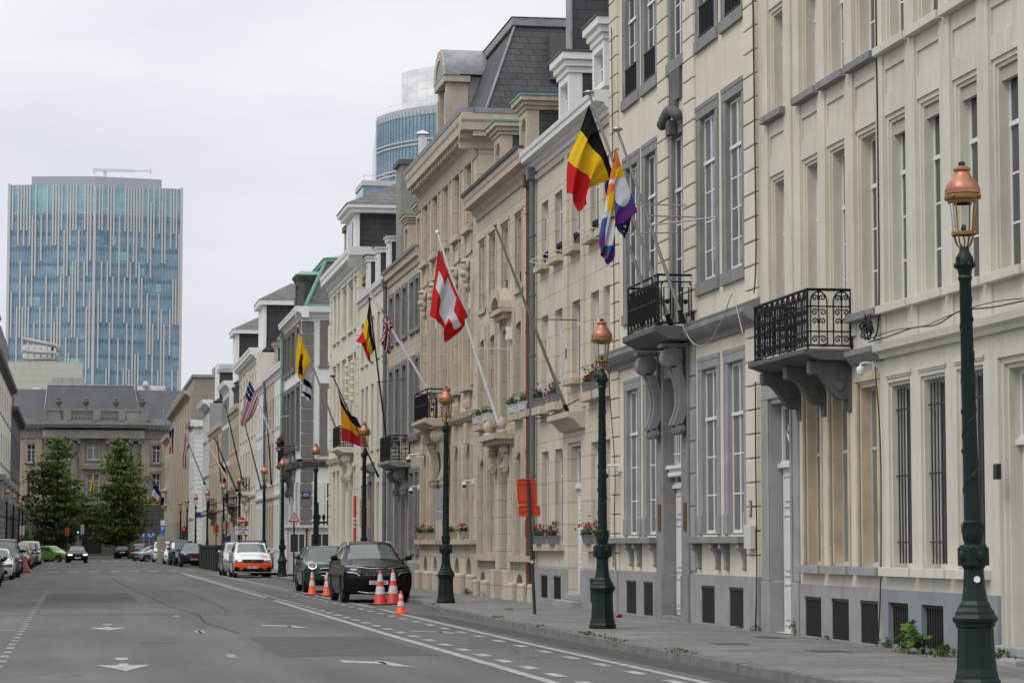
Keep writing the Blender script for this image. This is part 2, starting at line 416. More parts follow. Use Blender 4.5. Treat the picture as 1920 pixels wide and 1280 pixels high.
    def roof(s, z0, z1, o0=-.2, o1=-3, depth=10, mat=None, inset=0.0, flat=True, a0=None, a1=None, name='roof'):   # mansard / slope facing the street
        a0 = s.s0 if a0 is None else a0; a1 = s.s1 if a1 is None else a1; P = s.P; mb = MB()
        mb.hull([P(a0, o0, z0), P(a1, o0, z0), P(a1, -depth, z0), P(a0, -depth, z0)],
                [P(a0+inset, o1, z1), P(a1-inset, o1, z1), P(a1-inset, min(-depth-o1, o1-.5) if inset else -depth, z1), P(a0+inset, min(-depth-o1, o1-.5) if inset else -depth, z1)])
        return s.part(name, mb, mat or slate)
    def dormer(s, a0, a1, o, z0, z1, depth, fm, sidem, cap=.35, pr=.16, capm=None, topm=None, hip=0, arch=0, capd=None):
        cd = capd or depth; pd = .13 if capd else .35
        P = s.P; mb = MB(); w = .16
        s.box(mb, a0, a0+w, o-pd, o, z0, z1); s.box(mb, a1-w, a1, o-pd, o, z0, z1)
        s.box(mb, a0+w, a1-w, o-pd, o, z1-.18, z1); s.box(mb, a0+w, a1-w, o-pd, o, z0, z0+.14)
        if arch:
            n = 5; mid = (a0+a1)/2; hw = (a1-a0)/2-w; zt = z1-.18
            for k in range(n):
                t0, t1 = PI*k/n, PI*(k+1)/n
                x0, x1 = mid+hw*math.cos(t0), mid+hw*math.cos(t1)
                y0, y1 = zt-arch+arch*math.sin(t0), zt-arch+arch*math.sin(t1)
                mb.hull([P(x0, o-.02, y0), P(x1, o-.02, y1), P(x1, o-.02, zt+.01), P(x0, o-.02, zt+.01)], [P(x0, o-.34, y0), P(x1, o-.34, y1), P(x1, o-.34, zt+.01), P(x0, o-.34, zt+.01)])
        d = s.part('dormer', mb, fm, bevel=.01)
        g = MB(); g.face([P(a0+w*.5, o-pd*.6, z0+.1), P(a1-w*.5, o-pd*.6, z0+.1), P(a1-w*.5, o-pd*.6, z1-.1), P(a0+w*.5, o-pd*.6, z1-.1)]); s.part('pane', g, glass_dark, d)
        f = MB(); mid = (a0+a1)/2
        for (x0, x1, y0, y1) in ((a0+w, a0+w+.05, z0+.14, z1-.18), (a1-w-.05, a1-w, z0+.14, z1-.18), (mid-.025, mid+.025, z0+.14, z1-.18), (a0+w+.05, a1-w-.05, (z0+z1)/2, (z0+z1)/2+.04)): s.box(f, x0, x1, o-pd*.58, o-pd*.46, y0, y1)
        s.part('casement', f, white_frame, d)
        c = MB(); s.box(c, a0+.01, a1-.01, o-depth, o-pd-.001, z0, z1+(0 if not capd else cap*.55)); s.part('cheek', c, sidem, d)
        t = MB()
        s.box(t, a0-.05, a1+.05, o-cd, o+.05, z1, z1+cap*.3); s.box(t, a0-pr*.6, a1+pr*.6, o-cd, o+pr*.6, z1+cap*.3, z1+cap*.62); s.box(t, a0-pr, a1+pr, o-cd, o+pr, z1+cap*.62, z1+cap)
        s.part('dormer_cornice', t, capm or fm, d, bevel=.015)
        if topm:
            r = MB()
            if hip: r.hull([P(a0-pr-.03, o+pr+.03, z1+cap), P(a1+pr+.03, o+pr+.03, z1+cap), P(a1+pr+.03, o-depth, z1+cap), P(a0-pr-.03, o-depth, z1+cap)],
                           [P(mid-.05, o-hip*.8, z1+cap+hip), P(mid+.05, o-hip*.8, z1+cap+hip), P(mid+.05, o-depth, z1+cap+hip), P(mid-.05, o-depth, z1+cap+hip)])
            else: s.box(r, a0-pr-.03, a1+pr+.03, o-depth, o+pr+.03, z1+cap, z1+cap+.05)
            s.part('dormer_roof', r, topm, d)
        return d
def scroll(mb, fn, cx, cz, r0, turns, r, sgn=1, start=0.0, n=18):
    pts = []
    for k in range(n+1):
        t = k/n; a = start+sgn*turns*2*PI*t; rr = r0*(1-.85*t)
        pts.append(fn(cx+rr*math.cos(a), cz+rr*math.sin(a)))
    mb.tube(pts, r, 5)
def volute_bracket(h, a, z1, proj, height, mat, w=.3, parent=None):   # S-scroll console: big roll under the slab, slim curved stem, small roll at the foot
    mb = MB(); P = h.P; R1 = proj*.36; R2 = max(.08, proj*.19)
    c1 = (proj*.98-R1, z1-.06-R1); c2 = (R2+.1, z1-height+R2)
    def roll(c, r):
        for rr, ex in ((r, 0), (r*.74, .03), (r*.46, .055), (r*.2, .075)):
            A = [P(a-w/2-ex, c[0]+rr*math.cos(2*PI*k/16), c[1]+rr*math.sin(2*PI*k/16)) for k in range(16)]; B = [P(a+w/2+ex, c[0]+rr*math.cos(2*PI*k/16), c[1]+rr*math.sin(2*PI*k/16)) for k in range(16)]
            mb.hull(A, B)
    roll(c1, R1); roll(c2, R2)
    h.box(mb, a-w*.55, a+w*.55, -.02, proj, z1-.06, z1)
    top = (c1[0]-R1*.2, c1[1]-R1*.85); path = [top, (proj*.42, z1-.06-R1*2.2), (proj*.20, z1-height*.52), (.13, z1-height*.72), (c2[0]+R2*.35, c2[1]+R2*.7)]
    pts = [crom2(path, k/3) for k in range(13)]
    for (p, q) in zip(pts, pts[1:]):
        for x0, x1, t in ((a-w/2, a+w/2, .06), (a-w*.18, a+w*.18, .10)):
            mb.hull([P(x0, p[0]+.05+t, p[1]), P(x1, p[0]+.05+t, p[1]), P(x1, q[0]+.05+t, q[1]), P(x0, q[0]+.05+t, q[1])], [P(x0, max(-.02, p[0]-.07), p[1]), P(x1, max(-.02, p[0]-.07), p[1]), P(x1, max(-.02, q[0]-.07), q[1]), P(x0, max(-.02, q[0]-.07), q[1])])
    for k in range(6): mb.blob(P(a-w*.25+w*.5*(k%2), pts[3+k][0]-.02, pts[3+k][1]), (.06, .07, .08), 7, 4)
    for k in range(3): mb.blob(P(a, .06, z1-height-.06-.13*k), (.07-.012*k, .07, .08), 7, 4)
    return h.part('console', mb, mat, parent, smooth=35)
def crom2(P, t):
    n = len(P)-1; i = min(int(t), n-1); f = t-i
    p0, p1, p2, p3 = P[max(i-1, 0)], P[i], P[i+1], P[min(i+2, n)]
    return tuple(.5*((2*b)+(-x+c)*f+(2*x-5*b+4*c-d)*f*f+(-x+3*b-3*c+d)*f**3) for x, b, c, d in zip(p0, p1, p2, p3))
def rail_frame(h, mb, a0, a1, pr, z0, z1, r=.016):
    P = h.P
    for z, rr in ((z1, r*1.6), (z0+.06, r)): mb.tube([P(a0, 0, z), P(a0, pr, z), P(a1, pr, z), P(a1, 0, z)], rr, 6)
    for (a, o) in ((a0, pr), (a1, pr), (a0, .03), (a1, .03)): mb.tube([P(a, o, z0), P(a, o, z1)], r*1.2, 6)
def rail_scroll(h, mb, a0, a1, pr, z0, z1, r=.0125, pitch=.29):
    P = h.P; H = z1-z0
    def panel(fn, L):
        n = max(2, int(round(L/pitch))); w = L/n
        for k in range(n):
            c = (k+.5)*w
            mb.tube([fn(c, z0+.06), fn(c, z1)], r, 5)
            for sx in (-1, 1):
                mb.tube([fn(c+sx*w*.36, z0+.06), fn(c+sx*w*.36, z1-w*.5)], r, 5)
            arch = [fn(c+w*.36*math.cos(PI*q/8), z1-w*.5+w*.42*math.sin(PI*q/8)) for q in range(9)]
            mb.tube(arch, r, 5)
            for (zz, d) in ((z0+H*.17, 1), (z0+H*.47, -1), (z0+H*.62, 1), (z0+H*.86, -1)):
                scroll(mb, fn, c-w*.17, zz, w*.15, 1.3, r*.9, 1, PI*.2*d, 12); scroll(mb, fn, c+w*.17, zz, w*.15, 1.3, r*.9, -1, PI-PI*.2*d, 12)
        for zz in (z0+H*.30, z0+H*.72): mb.tube([fn(0, zz), fn(L, zz)], r, 5)
    panel(lambda u, z: P(a0+u, pr, z), a1-a0)
    panel(lambda u, z: P(a0, u, z), pr); panel(lambda u, z: P(a1, u, z), pr)
def rail_rect(h, mb, a0, a1, pr, z0, z1, r=.0145, pitch=.31):
    P = h.P; H = z1-z0
    def panel(fn, L):
        n = max(2, int(round(L/pitch))); w = L/n
        mb.tube([fn(0, z1-.13), fn(L, z1-.13)], r, 5)
        for k in range(n):
            c = (k+.5)*w
            for (x0, x1, q0, q1) in ((-.32, .32, .12, .82), (-.18, .18, .2, .52), (-.18, .18, .5, .76)):
                mb.tube([fn(c+x0*w, z0+H*q0), fn(c+x1*w, z0+H*q0), fn(c+x1*w, z0+H*q1), fn(c+x0*w, z0+H*q1)], r, 4, closed=True)
            mb.blob(fn(c, z0+H*.48), (.05, .05, .05), 7, 4)
            for q in (-.25, .25): mb.tube([fn(c+q*w, z0+.06), fn(c+q*w, z0+H*.12)], r, 4); mb.tube([fn(c+q*w, z0+H*.82), fn(c+q*w, z1-.13)], r, 4)
    panel(lambda u, z: P(a0+u, pr, z), a1-a0)
    panel(lambda u, z: P(a0, u, z), pr); panel(lambda u, z: P(a1, u, z), pr)
def balcony(h, a0, a1, pr, z_slab, z_rail, mat, kind='scroll', th=.2, consoles=(), cmat=None, base=0.0, ch=.8):
    mb = MB(); e = .1
    prof = [(-.05, z_slab-th), (pr*.75, z_slab-th), (pr+e*.5, z_slab-th*.55), (pr+e, z_slab-th*.45), (pr+e, z_slab), (-.05, z_slab)]
    mb.sweep(prof, lambda o, z: h.P(a0-e, o, z), lambda o, z: h.P(a1+e, o, z))
    b = h.part('balcony', mb, mat, bevel=.012)
    r = MB(); rail_frame(h, r, a0, a1, pr, z_slab, z_rail)
    {'scroll': rail_scroll, 'rect': rail_rect}[kind](h, r, a0, a1, pr, z_slab, z_rail)
    h.part('railing', r, iron, b)
    for c in consoles: volute_bracket(h, c, z_slab-th, pr*.85, ch, cmat or mat, parent=b)
    return b
def bars(h, a0, a1, z0, z1, o, n, mat, parent=None, ties=3):
    mb = MB()
    for k in range(n):
        a = a0+(a1-a0)*(k+.5)/n; mb.tube([h.P(a, o, z0), h.P(a, o, z1)], .012, 6)
    for k in range(ties):
        z = z0+(z1-z0)*(.12+.76*k/max(1, ties-1)); h.box(mb, a0-.03, a1+.03, o-.012, o+.012, z-.012, z+.012)
    return h.part('window_bars', mb, mat, parent)
def cellar(h, a0, a1, z0, z1, d, ribs=9, mat=None):    # dark ribbed cellar hatch behind the plinth
    mb = MB(); h.box(mb, a0, a1, -d-.03, -d, z0, z1)
    for k in range(ribs):
        a = a0+(a1-a0)*(k+.5)/ribs; h.box(mb, a-.012, a+.012, -d, -d+.015, z0, z1-.03)
    h.box(mb, a0, a1, -d, -d+.03, z1-.05, z1)
    return h.part('cellar_grille', mb, mat or grille)
def panel_door(h, a0, a1, z0, z1, d, mat, transom=.28, gm=None):
    mb = MB(); zt = z1-(z1-z0)*transom; B = lambda x0, x1, o0, o1, y0, y1: h.box(mb, x0, x1, o0, o1, y0, y1)
    B(a0, a1, -d-.06, -d, z0, zt); w = a1-a0; mid = (a0+a1)/2
    for (q0, q1) in ((.04, .3), (.34, .72), (.76, .96)):
        for (x0, x1) in ((a0+.09, mid-.05), (mid+.05, a1-.09)):
            y0, y1 = z0+(zt-z0)*q0, z0+(zt-z0)*q1
            B(x0, x1, -d, -d+.025, y0, y0+.04); B(x0, x1, -d, -d+.025, y1-.04, y1); B(x0, x0+.04, -d, -d+.025, y0+.04, y1-.04); B(x1-.04, x1, -d, -d+.025, y0+.04, y1-.04)
            B(x0+.08, x1-.08, -d, -d+.03, y0+.1, y1-.1)
    B(mid-.03, mid+.03, -d, -d+.045, z0, zt)
    B(a0-.02, a1+.02, -d-.06, -d+.09, zt, zt+.07); B(a0, a1, -d-.06, -d+.05, zt+.07, zt+.12)
    B(a0, a0+.07, -d-.06, -d+.02, zt+.12, z1); B(a1-.07, a1, -d-.06, -d+.02, zt+.12, z1); B(a0+.07, a1-.07, -d-.06, -d+.02, z1-.08, z1)
    # diamond tracery of the fanlight
    zc = (zt+z1)/2+.04; hh = (z1-zt)*.36
    mb.tube([h.P(mid, -d, zc+hh), h.P(mid+w*.26, -d, zc), h.P(mid, -d, zc-hh), h.P(mid-w*.26, -d, zc)], .022, 4, closed=True)
    o = h.part('door', mb, mat, bevel=.006)
    g = MB(); g.face([h.P(a0+.05, -d-.03, zt+.1), h.P(a1-.05, -d-.03, zt+.1), h.P(a1-.05, -d-.03, z1-.05), h.P(a0+.05, -d-.03, z1-.05)]); h.part('fanlight', g, gm or glass, o)
    k = MB(); k.blob(h.P(mid-.12, -d+.08, z0+1.0), (.035, .035, .035), 8, 5); h.box(k, mid-.16, mid-.08, -d+.03, -d+.045, z0+.7, z0+.78); h.part('handle', k, brass, o)
    return o
# ================================================================ nearest house: ivory render, grey-blue plinth
def near_rows(h, bays, sillm, mat, upper=True, ground=True):
    """two tall storeys of stepped-reveal windows with incised spandrel panels (shared by the two nearest houses)"""
    for a0, a1 in bays:
        for (z0, z1) in ((5.07, 7.86), (8.89, 10.75)):
            h.hole(a0, a1, z0, z1, .22, steps=((.07, .03), (.05, .06)))
            h.hole(a0+.03, a1-.03, z1+.30, z1+.68, .03, back=True) if z1 < 9 else None
h = House('terraced_house', 'nearest ivory house with iron-barred ground windows and a grey-blue plinth, behind the closest lamp', 24.0, 35.15, cream_a)
B1 = [(33.98, 34.97), (32.53, 33.55), (31.07, 32.09), (29.61, 30.63), (28.15, 29.17), (26.7, 27.7), (25.2, 26.2)]
near_rows(h, B1, cream_a, cream_a)
G1 = B1[:3]+B1[4:]
for a0, a1 in G1: h.hole(a0, a1, 1.27, 3.94, .24, steps=((.05, .04),))
h.hole(29.3, 30.55, .32, 3.98, .27, steps=((.08, .05), (.06, .1)))
h.wall(.9, 12.6, bevel=.006)
W1 = []
for a0, a1 in B1:
    for z0, z1 in ((5.07, 7.86), (8.89, 10.75)):
        w = h.window(a0+.12, a1-.12, z0, z1-.12, .2, 'cross', gm=glass); W1.append(w)
        if z0 < 6:                                # roller blind box above the casements
            b = MB(); h.box(b, a0+.12, a1-.12, -.165, -.1, z1-.30, z1-.13); h.part('blind_box', b, M('blind_box_wood', (.42, .39, .33), .7) if 'blind_box_wood' not in bpy.data.materials else bpy.data.materials['blind_box_wood'], w)
    h.sill(a0-.17, a1+.17, 4.95, 5.07, .13, cream_a); h.sill(a0-.17, a1+.17, 8.77, 8.89, .13, cream_a)
for a0, a1 in G1:
    w = h.window(a0+.05, a1-.05, 1.27, 3.89, .24, 'two', gm=glass_dark)
    bars(h, a0+.1, a1-.1, 1.33, 3.84, -.1, 6, iron_brown, w)
    h.sill(a0-.17, a1+.17, 1.14, 1.27, .13, cream_a)
    mb = MB(); h.box(mb, a0-.03, a1+.03, -.02, .02, 4.0, 4.03); h.box(mb, a0-.06, a1+.06, -.02, .035, 4.03, 4.07); h.part('label_moulding', mb, cream_a)
# raised pilaster strips between the bays, string course with a flashing
mb = MB()
edges = [35.15]+[x for b in B1 for x in (b[1], b[0])]+[24.0]
for k in range(0, len(edges), 2): h.box(mb, edges[k+1]+.012 if k < len(edges)-2 else edges[k+1], edges[k]-.012, -.02, .035, 4.52, 12.0)
h.part('pilaster_strips', mb, cream_a, bevel=.008)
h.profile('string_course', [(-.02, 4.3), (.07, 4.3), (.09, 4.36), (.17, 4.4), (.19, 4.5), (-.02, 4.53)], 24.0, 35.15, cream_a)
h.cornice(12.1, 12.9, .6, white_paint)
pl = [dict(a0=34.06, a1=34.95, z0=.17, z1=.77, d=.04), dict(a0=32.6, a1=33.5, z0=.17, z1=.77, d=.04), dict(a0=31.15, a1=32.05, z0=.17, z1=.77, d=.04)]
h.band('plinth', 0.0, .95, .045, pl, plinth_blue, 30.556, 35.15, back=-.3)
h.band('plinth', 0.0, .95, .045, [], plinth_blue, 24.0, 29.294, back=-.3)
for q in pl: cellar(h, q['a0'], q['a1'], q['z0'], q['z1'], .035)
panel_door(h, 29.44, 30.41, .33, 3.84, .26, door_white)
mb = MB()
for k in range(2): h.box(mb, 29.1-.08*(1-k), 30.5+.08*(1-k), -.4, .42-.3*k, .0 if k == 0 else .2, .2+.13*k)
h.part('doorstep', mb, bluestone_l, bevel=.02)

# ================================================================ second house: cream, grey stone door, scrolled balcony
h = House('terraced_house', 'cream house with stained blind ground windows and a scrolled black balcony on grey stone brackets', 35.15, 41.9, cream_b)
B2 = [(35.4, 36.42), (36.85, 37.88), (38.29, 39.28), (40.22, 41.2)]
near_rows(h, B2, bluestone, cream_b)
for a0, a1 in B2[:3]: h.hole(a0, a1, 1.27, 4.0, .2, steps=((.05, .03),))
h.hole(39.95, 41.25, .13, 3.98, .24)
h.wall(.9, 12.6, bevel=.006)
for i, (a0, a1) in enumerate(B2):
    for z0, z1 in ((5.07, 7.86), (8.89, 10.75)):
        h.window(a0+.12, a1-.12, z0 if i == 0 or z0 > 6 else 4.6, z1-.12, .215, 'cross')
    h.sill(a0-.13, a1+.14, 8.78, 8.90, .14, bluestone)
h.sill(35.22, 36.6, 4.95, 5.07, .14, bluestone)
for a0, a1 in B2[:3]:
    w = h.window(a0+.05, a1-.05, 1.27, 3.95, .185, 'simple', fm=M('aged_frame_paint', (.50, .47, .41), .7, var=.15, streak=.4) if 'aged_frame_paint' not in bpy.data.materials else bpy.data.materials['aged_frame_paint'], gm=curtain_glass, tr=.66)
    # yellowed reveal lining with peeled timber edge
    mb = MB(); h.box(mb, a0+.051, a0+.065, -.22, -.04, 1.27, 3.95); h.box(mb, a1-.065, a1-.051, -.22, -.04, 1.27, 3.95); h.part('reveal_lining', mb, cream_d, w)
    mb = MB(); h.box(mb, a0-.045, a0+.03, -.01, .03, 1.27, 4.03); h.box(mb, a1-.03, a1+.045, -.01, .03, 1.27, 4.03); h.box(mb, a0-.06, a1+.06, -.01, .045, 4.03, 4.12); h.part('architrave', mb, cream_d, w, bevel=.006)
    h.sill(a0-.12, a1+.12, 1.14, 1.27, .14, bluestone_l)
mb = MB()
for a0, a1 in ((36.43, 36.84), (37.89, 38.28), (39.29, 39.62), (39.78, 40.21), (41.21, 41.45)): h.box(mb, a0, a1, -.02, .035, 4.75, 12.0)
h.part('pilaster_strips', mb, cream_b, bevel=.008)
h.profile('string_course', [(-.02, 4.28), (.1, 4.3), (.2, 4.42), (.2, 4.5), (-.02, 4.53)], 35.15, 36.45, bluestone)
h.cornice(12.1, 12.9, .6, white_paint)
pl = [dict(a0=a0, a1=a1, z0=.14, z1=.77, d=-.005) for a0, a1 in ((35.46, 36.3), (36.88, 37.75), (38.32, 39.2))]
h.band('plinth', 0, .96, .03, pl, bluestone_l, 35.15, 39.5, back=-.3)
for q in pl: cellar(h, q['a0'], q['a1'], q['z0'], q['z1'], -.003, 16)
mb = MB()
for (x0, x1) in ((39.52, 39.956), (41.244, 41.78)):
    h.box(mb, x0, x1, -.45, .055, 0, .98)
for (x0, x1) in ((39.54, 39.9545), (41.2455, 41.76)): h.box(mb, x0, x1, -.44, .035, .985, 4.05)
h.box(mb, 39.54, 41.76, -.44, .035, 4.05, 4.34)
h.box(mb, 39.85, 39.95, .035, .06, .99, 4.05); h.box(mb, 41.25, 41.35, .035, .06, .99, 4.05); h.box(mb, 39.85, 41.35, .035, .07, 4.05, 4.15)
h.part('door_surround', mb, bluestone_l, bevel=.012)
panel_door(h, 39.97, 41.23, .13, 3.96, .2, door_white)
b = balcony(h, 36.6, 39.6, .72, 4.55, 5.46, M('sooty_balcony_stone', (.105, .10, .095), .85, var=.3, vs=2, streak=.5, stain=(.05, .05, .05), bump=.2), 'scroll', th=.17)
for a in (36.8, 38.1, 39.45):                    # plain curved stone brackets with a rolled end
    mb = MB(); n = 10
    prof = [(-.02, 4.38), (.66, 4.38), (.66, 4.2)]+[(.62-.56*(k/n), 4.17-.36*math.sin(PI/2*(k/n))**1.6+.05*math.sin(2*PI*k/n)) for k in range(n+1)]+[(.04, 3.62), (-.02, 3.6)]
    mb.sweep(prof, lambda o, z: h.P(a-.1, o, z), lambda o, z: h.P(a+.1, o, z))
    ring = [h.P(a-.13, .2+.07*math.cos(2*PI*k/12), 4.0+.07*math.sin(2*PI*k/12)) for k in range(12)]; ring2 = [h.P(a+.13, .2+.07*math.cos(2*PI*k/12), 4.0+.07*math.sin(2*PI*k/12)) for k in range(12)]
    mb.hull(ring, ring2)
    h.part('bracket', mb, stone_dark, b, bevel=.01)

# ================================================================ third house: quoins, grey stone surrounds, flagpole balcony
h = House('terraced_house', 'pale yellow house with rusticated quoins and dark stone window surrounds, three flagpoles on its balcony', 41.9, 54.1, cream_c)
A3 = [(43.0, 44.1), (44.9, 46.03), (47.42, 48.36), (49.75, 50.75), (51.5, 52.6)]
for i, (a0, a1) in enumerate(A3):
    h.hole(a0, a1, 11.2, 13.5, .10); h.hole(a0, a1, 6.52 if i != 2 else 5.85, 9.68, .10)
    if i != 2: h.hole(a0, a1, 1.78, 4.88, .10)
h.hole(47.4, 48.95, .13, 4.9, .24)
h.wall(.9, 15.2, bevel=.006)
for i, (a0, a1) in enumerate(A3):
    w = h.window(a0+.012, a1-.012, 11.25, 13.49, .07, 'cross', gm=glass); h.surround(a0, a1, 11.2, 13.5, .27, .016, bluestone, w)
    if i != 2:
        mb = MB()
        for k in range(11): h.box(mb, a0+.06+(a1-a0-.12)*k/10-.012, a0+.06+(a1-a0-.12)*k/10+.012, .0, .024, 11.22, 11.8)
        h.box(mb, a0+.02, a1-.02, -.01, .035, 11.8, 11.84); h.box(mb, a0+.02, a1-.02, -.01, .035, 11.24, 11.27)
        h.part('guard_rail', mb, iron, w)
    zb = 6.56 if i != 2 else 5.87
    w = h.window(a0+.012, a1-.012, zb, 9.66, .075, 'cross', gm=curtain_glass if i in (0, 1) else glass); h.surround(a0, a1, zb-.03, 9.68, .27, .016, bluestone, w, bottom=i != 2)
    if i != 2:
        w = h.window(a0+.012, a1-.012, 1.8, 4.86, .075, 'cross', gm=curtain_glass, tr=.70); h.surround(a0, a1, 1.78, 4.88, .25, .014, bluestone_l, w, bottom=False)
        mb = MB()
        for x0, x1 in ((a0-.28, a0+.0), (a1, a1+.28)): h.box(mb, x0, x1, -.02, .045, 1.78, 2.15)
        h.part('surround_base', mb, bluestone_l, w, bevel=.01)
h.quoins(41.9, 42.68, 1.0, 15.0, cream_c); h.quoins(46.35, 47.2, 6.05, 15.0, cream_c, .41); h.quoins(48.55, 49.4, 6.05, 15.0, cream_c, .41); h.quoins(53.3, 54.08, 1.0, 15.0, cream_c)
mb = MB()                                         # carved apron and garland above the centre window
h.box(mb, 47.45, 48.35, -.02, .06, 10.35, 11.0); h.box(mb, 47.75, 48.05, -.02, .09, 10.15, 10.35)
for k in range(9):
    t = k/8; mb.blob(h.P(47.3+1.2*t, .16, 9.98+.16*math.sin(PI*t)), (.12, .13, .12), 8, 5)
h.box(mb, 47.76, 48.04, .05, .2, 9.66, 9.95)
h.part('carved_garland', mb, stone_dark, smooth=40)
for (x0, x1) in ((41.88, 46.3), (49.6, 54.3)):
    c = h.profile('string_cornice', [(-.02, 5.36), (.06, 5.36), (.09, 5.45), (.2, 5.5), (.26, 5.56), (.3, 5.62), (.3, 5.72), (-.02, 5.74)], x0, x1, bluestone)
    h.profile('lead_flashing', [(-.02, 5.742), (.31, 5.725), (.31, 5.76), (.02, 5.87), (-.02, 5.87)], x0, x1, zinc, c)
b = balcony(h, 46.55, 49.2, .72, 5.76, 6.74, M('weathered_balcony_stone', (.13, .125, .12), .85, var=.3, vs=2, streak=.5, stain=(.06, .06, .06), bump=.2) , 'rect', th=.26)
for a in (47.1, 49.25): volute_bracket(h, a, 5.45, .56, 1.75, bluestone, .34, b)
mb = MB()
for (x0, x1) in ((46.82, 47.406), (48.944, 49.56)):
    h.box(mb, x0, x1, -.5, .11, 0, 1.0)
for (x0, x1) in ((46.84, 47.4045), (48.9455, 49.54)): h.box(mb, x0, x1, -.5, .08, 1.0, 5.45)
h.box(mb, 47.41, 48.94, -.5, .05, 4.893, 5.45)
h.part('door_surround', mb, bluestone, bevel=.012)
mb = MB(); z = 1.1
while z < 5.2: h.box(mb, 46.46, 46.8, -.02, .05, z, z+.58); z += .62
h.part('jamb_blocks', mb, bluestone_l, bevel=.01)
d = panel_door(h, 47.38, 48.98, .2, 3.05, .2, door_white, transom=.12)
w = h.window(47.38, 48.98, 3.15, 4.9, .2, 'two', gm=glass_dark)
bars(h, 47.5, 48.9, 3.2, 4.8, -.15, 9, white_frame, w, 2)
mb = MB(); h.box(mb, 47.38, 48.98, -.24, -.04, 3.0, 3.09); h.box(mb, 47.38, 48.98, -.24, .02, 3.09, 3.16)
for k in range(14): mb.blob(h.P(47.45+1.46*k/13, -.05, 2.98), (.04, .04, .05), 6, 4)
h.part('door_cornice', mb, white_paint, d)
for (x0, x1) in ((42.68, 46.45), (49.58, 54.05)):
    h.sill(x0, x1, 1.62, 1.74, .22, bluestone, name='shared_sill')
    mb = MB()
    n = 4; L = x1-x0
    for q in (.04, .38, .55, .93):
        a = x0+L*q; pr = [(-.02, 1.62), (.19, 1.62), (.19, 1.52), (.1, 1.45), (.07, 1.25), (.09, 1.15), (-.02, 1.12)]
        mb.sweep(pr, lambda o, z: h.P(a-.07, o, z), lambda o, z: h.P(a+.07, o, z))
    h.part('sill_brackets', mb, bluestone, bevel=.01)
pl = [dict(a0=a0, a1=a1, z0=.15, z1=.84, d=-.02) for a0, a1 in ((42.95, 43.9), (44.97, 45.95), (50.0, 50.85), (51.55, 52.5))]
h.band('plinth', 0, 1.04, .05, pl[:2], bluestone_l, 41.9, 46.82, back=-.3); h.band('plinth', 0, 1.04, .05, pl[2:], bluestone_l, 49.56, 54.1, back=-.3)
for q in pl: cellar(h, q['a0'], q['a1'], q['z0'], q['z1'], -.025, 14, MF('dark_grey_hatch', (.03, .031, .033), .5) if 'dark_grey_hatch' not in bpy.data.materials else bpy.data.materials['dark_grey_hatch'])
for (x0, x1) in ((41.84, 42.72), (53.28, 54.12)): h.sill(x0, x1, 0, 1.05, .1, bluestone_l, name='quoin_base')
for a in (46.97, 49.12):                          # brass plates beside the door
    mb = MB(); h.box(mb, a-.02, a+.2, .08, .10, 1.87, 2.4)
    for k in range(3): h.box(mb, a+.03, a+.15, .1, .104, 2.0+.12*k, 2.03+.12*k)
    h.part('name_plate', mb, brass)
h.cornice(14.6, 15.4, .6, white_paint)
h.sill(47.3, 49.05, .12, .2, .1, bluestone, name='doorstep')
# ================================================================ fourth house: beige ashlar, white cornice and dormers
def mat_once(name, fn):
    return bpy.data.materials.get(name) or fn(name)
shutter_m = mat_once('grey_roller_shutter', lambda n: MF(n, (.42, .43, .44), .5))
h = House('terraced_house', 'beige ashlar house with a white cornice and white dormers, a bare flagpole above its door', 54.1, 63.6, ashlar4)
A4 = [(54.2, 55.0), (55.52, 56.46), (57.7, 58.68), (59.88, 60.86), (61.74, 62.67)]
for i, (a0, a1) in enumerate(A4):
    h.hole(a0, a1, 8.66, 10.28, .15); h.hole(a0, a1, 5.06 if i != 2 else 5.5, 7.37, .15)
    if i != 2: h.hole(a0, a1, 1.6, 3.93, .15)
h.hole(57.65, 59.25, .3, 4.02, .27, steps=((.08, .06),))
h.wall(.95, 11.35, bevel=.006)
for i, (a0, a1) in enumerate(A4):
    w = h.window(a0, a1, 8.66, 10.28, .14, 'simple')
    mb = MB()
    for k in range(6): mb.tube([h.P(a0+(a1-a0)*(k+.5)/6, -.05, 8.66), h.P(a0+(a1-a0)*(k+.5)/6, -.05, 9.0)], .01, 4)
    for k in range(4): scroll(mb, lambda u, z: h.P(u, -.05, z), a0+(a1-a0)*(k+.5)/4, 8.9, .1, 1.2, .012)
    h.box(mb, a0, a1, -.065, -.035, 9.0, 9.03); h.part('guard_rail', mb, iron, w)
    if i in (1, 3, 4): 
        mb = MB(); mb.tube([h.P(a0-.05, .02, 8.74), h.P(a0-.05, .3, 8.80), h.P(a1+.05, .3, 8.80), h.P(a1+.05, .02, 8.74)], .012, 5); h.part('planter_rail', mb, white_frame, w)
    h.sill(a0-.12, a1+.12, 8.5, 8.66, .2, stone_trim)
    w = h.window(a0, a1, 5.06 if i != 2 else 5.5, 7.37, .14, 'simple', gm=shutter_m if i != 2 else glass)
    h.sill(a0-.14, a1+.14, 4.86 if i != 2 else 5.36, 5.06 if i != 2 else 5.5, .24, stone_trim)
    if i != 2: h.window(a0, a1, 1.6, 3.93, .14, 'simple', gm=shutter_m if i == 1 else glass_dark)
mb = MB()
for (x0, x1) in ((57.05, 57.4), (59.0, 59.35)): h.box(mb, x0, x1, -.02, .05, 4.8, 11.0)
h.part('pilaster_strips', mb, ashlar4)
for (x0, x1) in ((54.12, 56.75), (59.7, 63.55)): h.sill(x0, x1, 1.44, 1.6, .16, stone_trim, name='shared_sill')
h.profile('frieze_moulding', [(-.02, 10.98), (.05, 10.98), (.09, 11.08), (-.02, 11.12)], 54.1, 63.6, ashlar4)
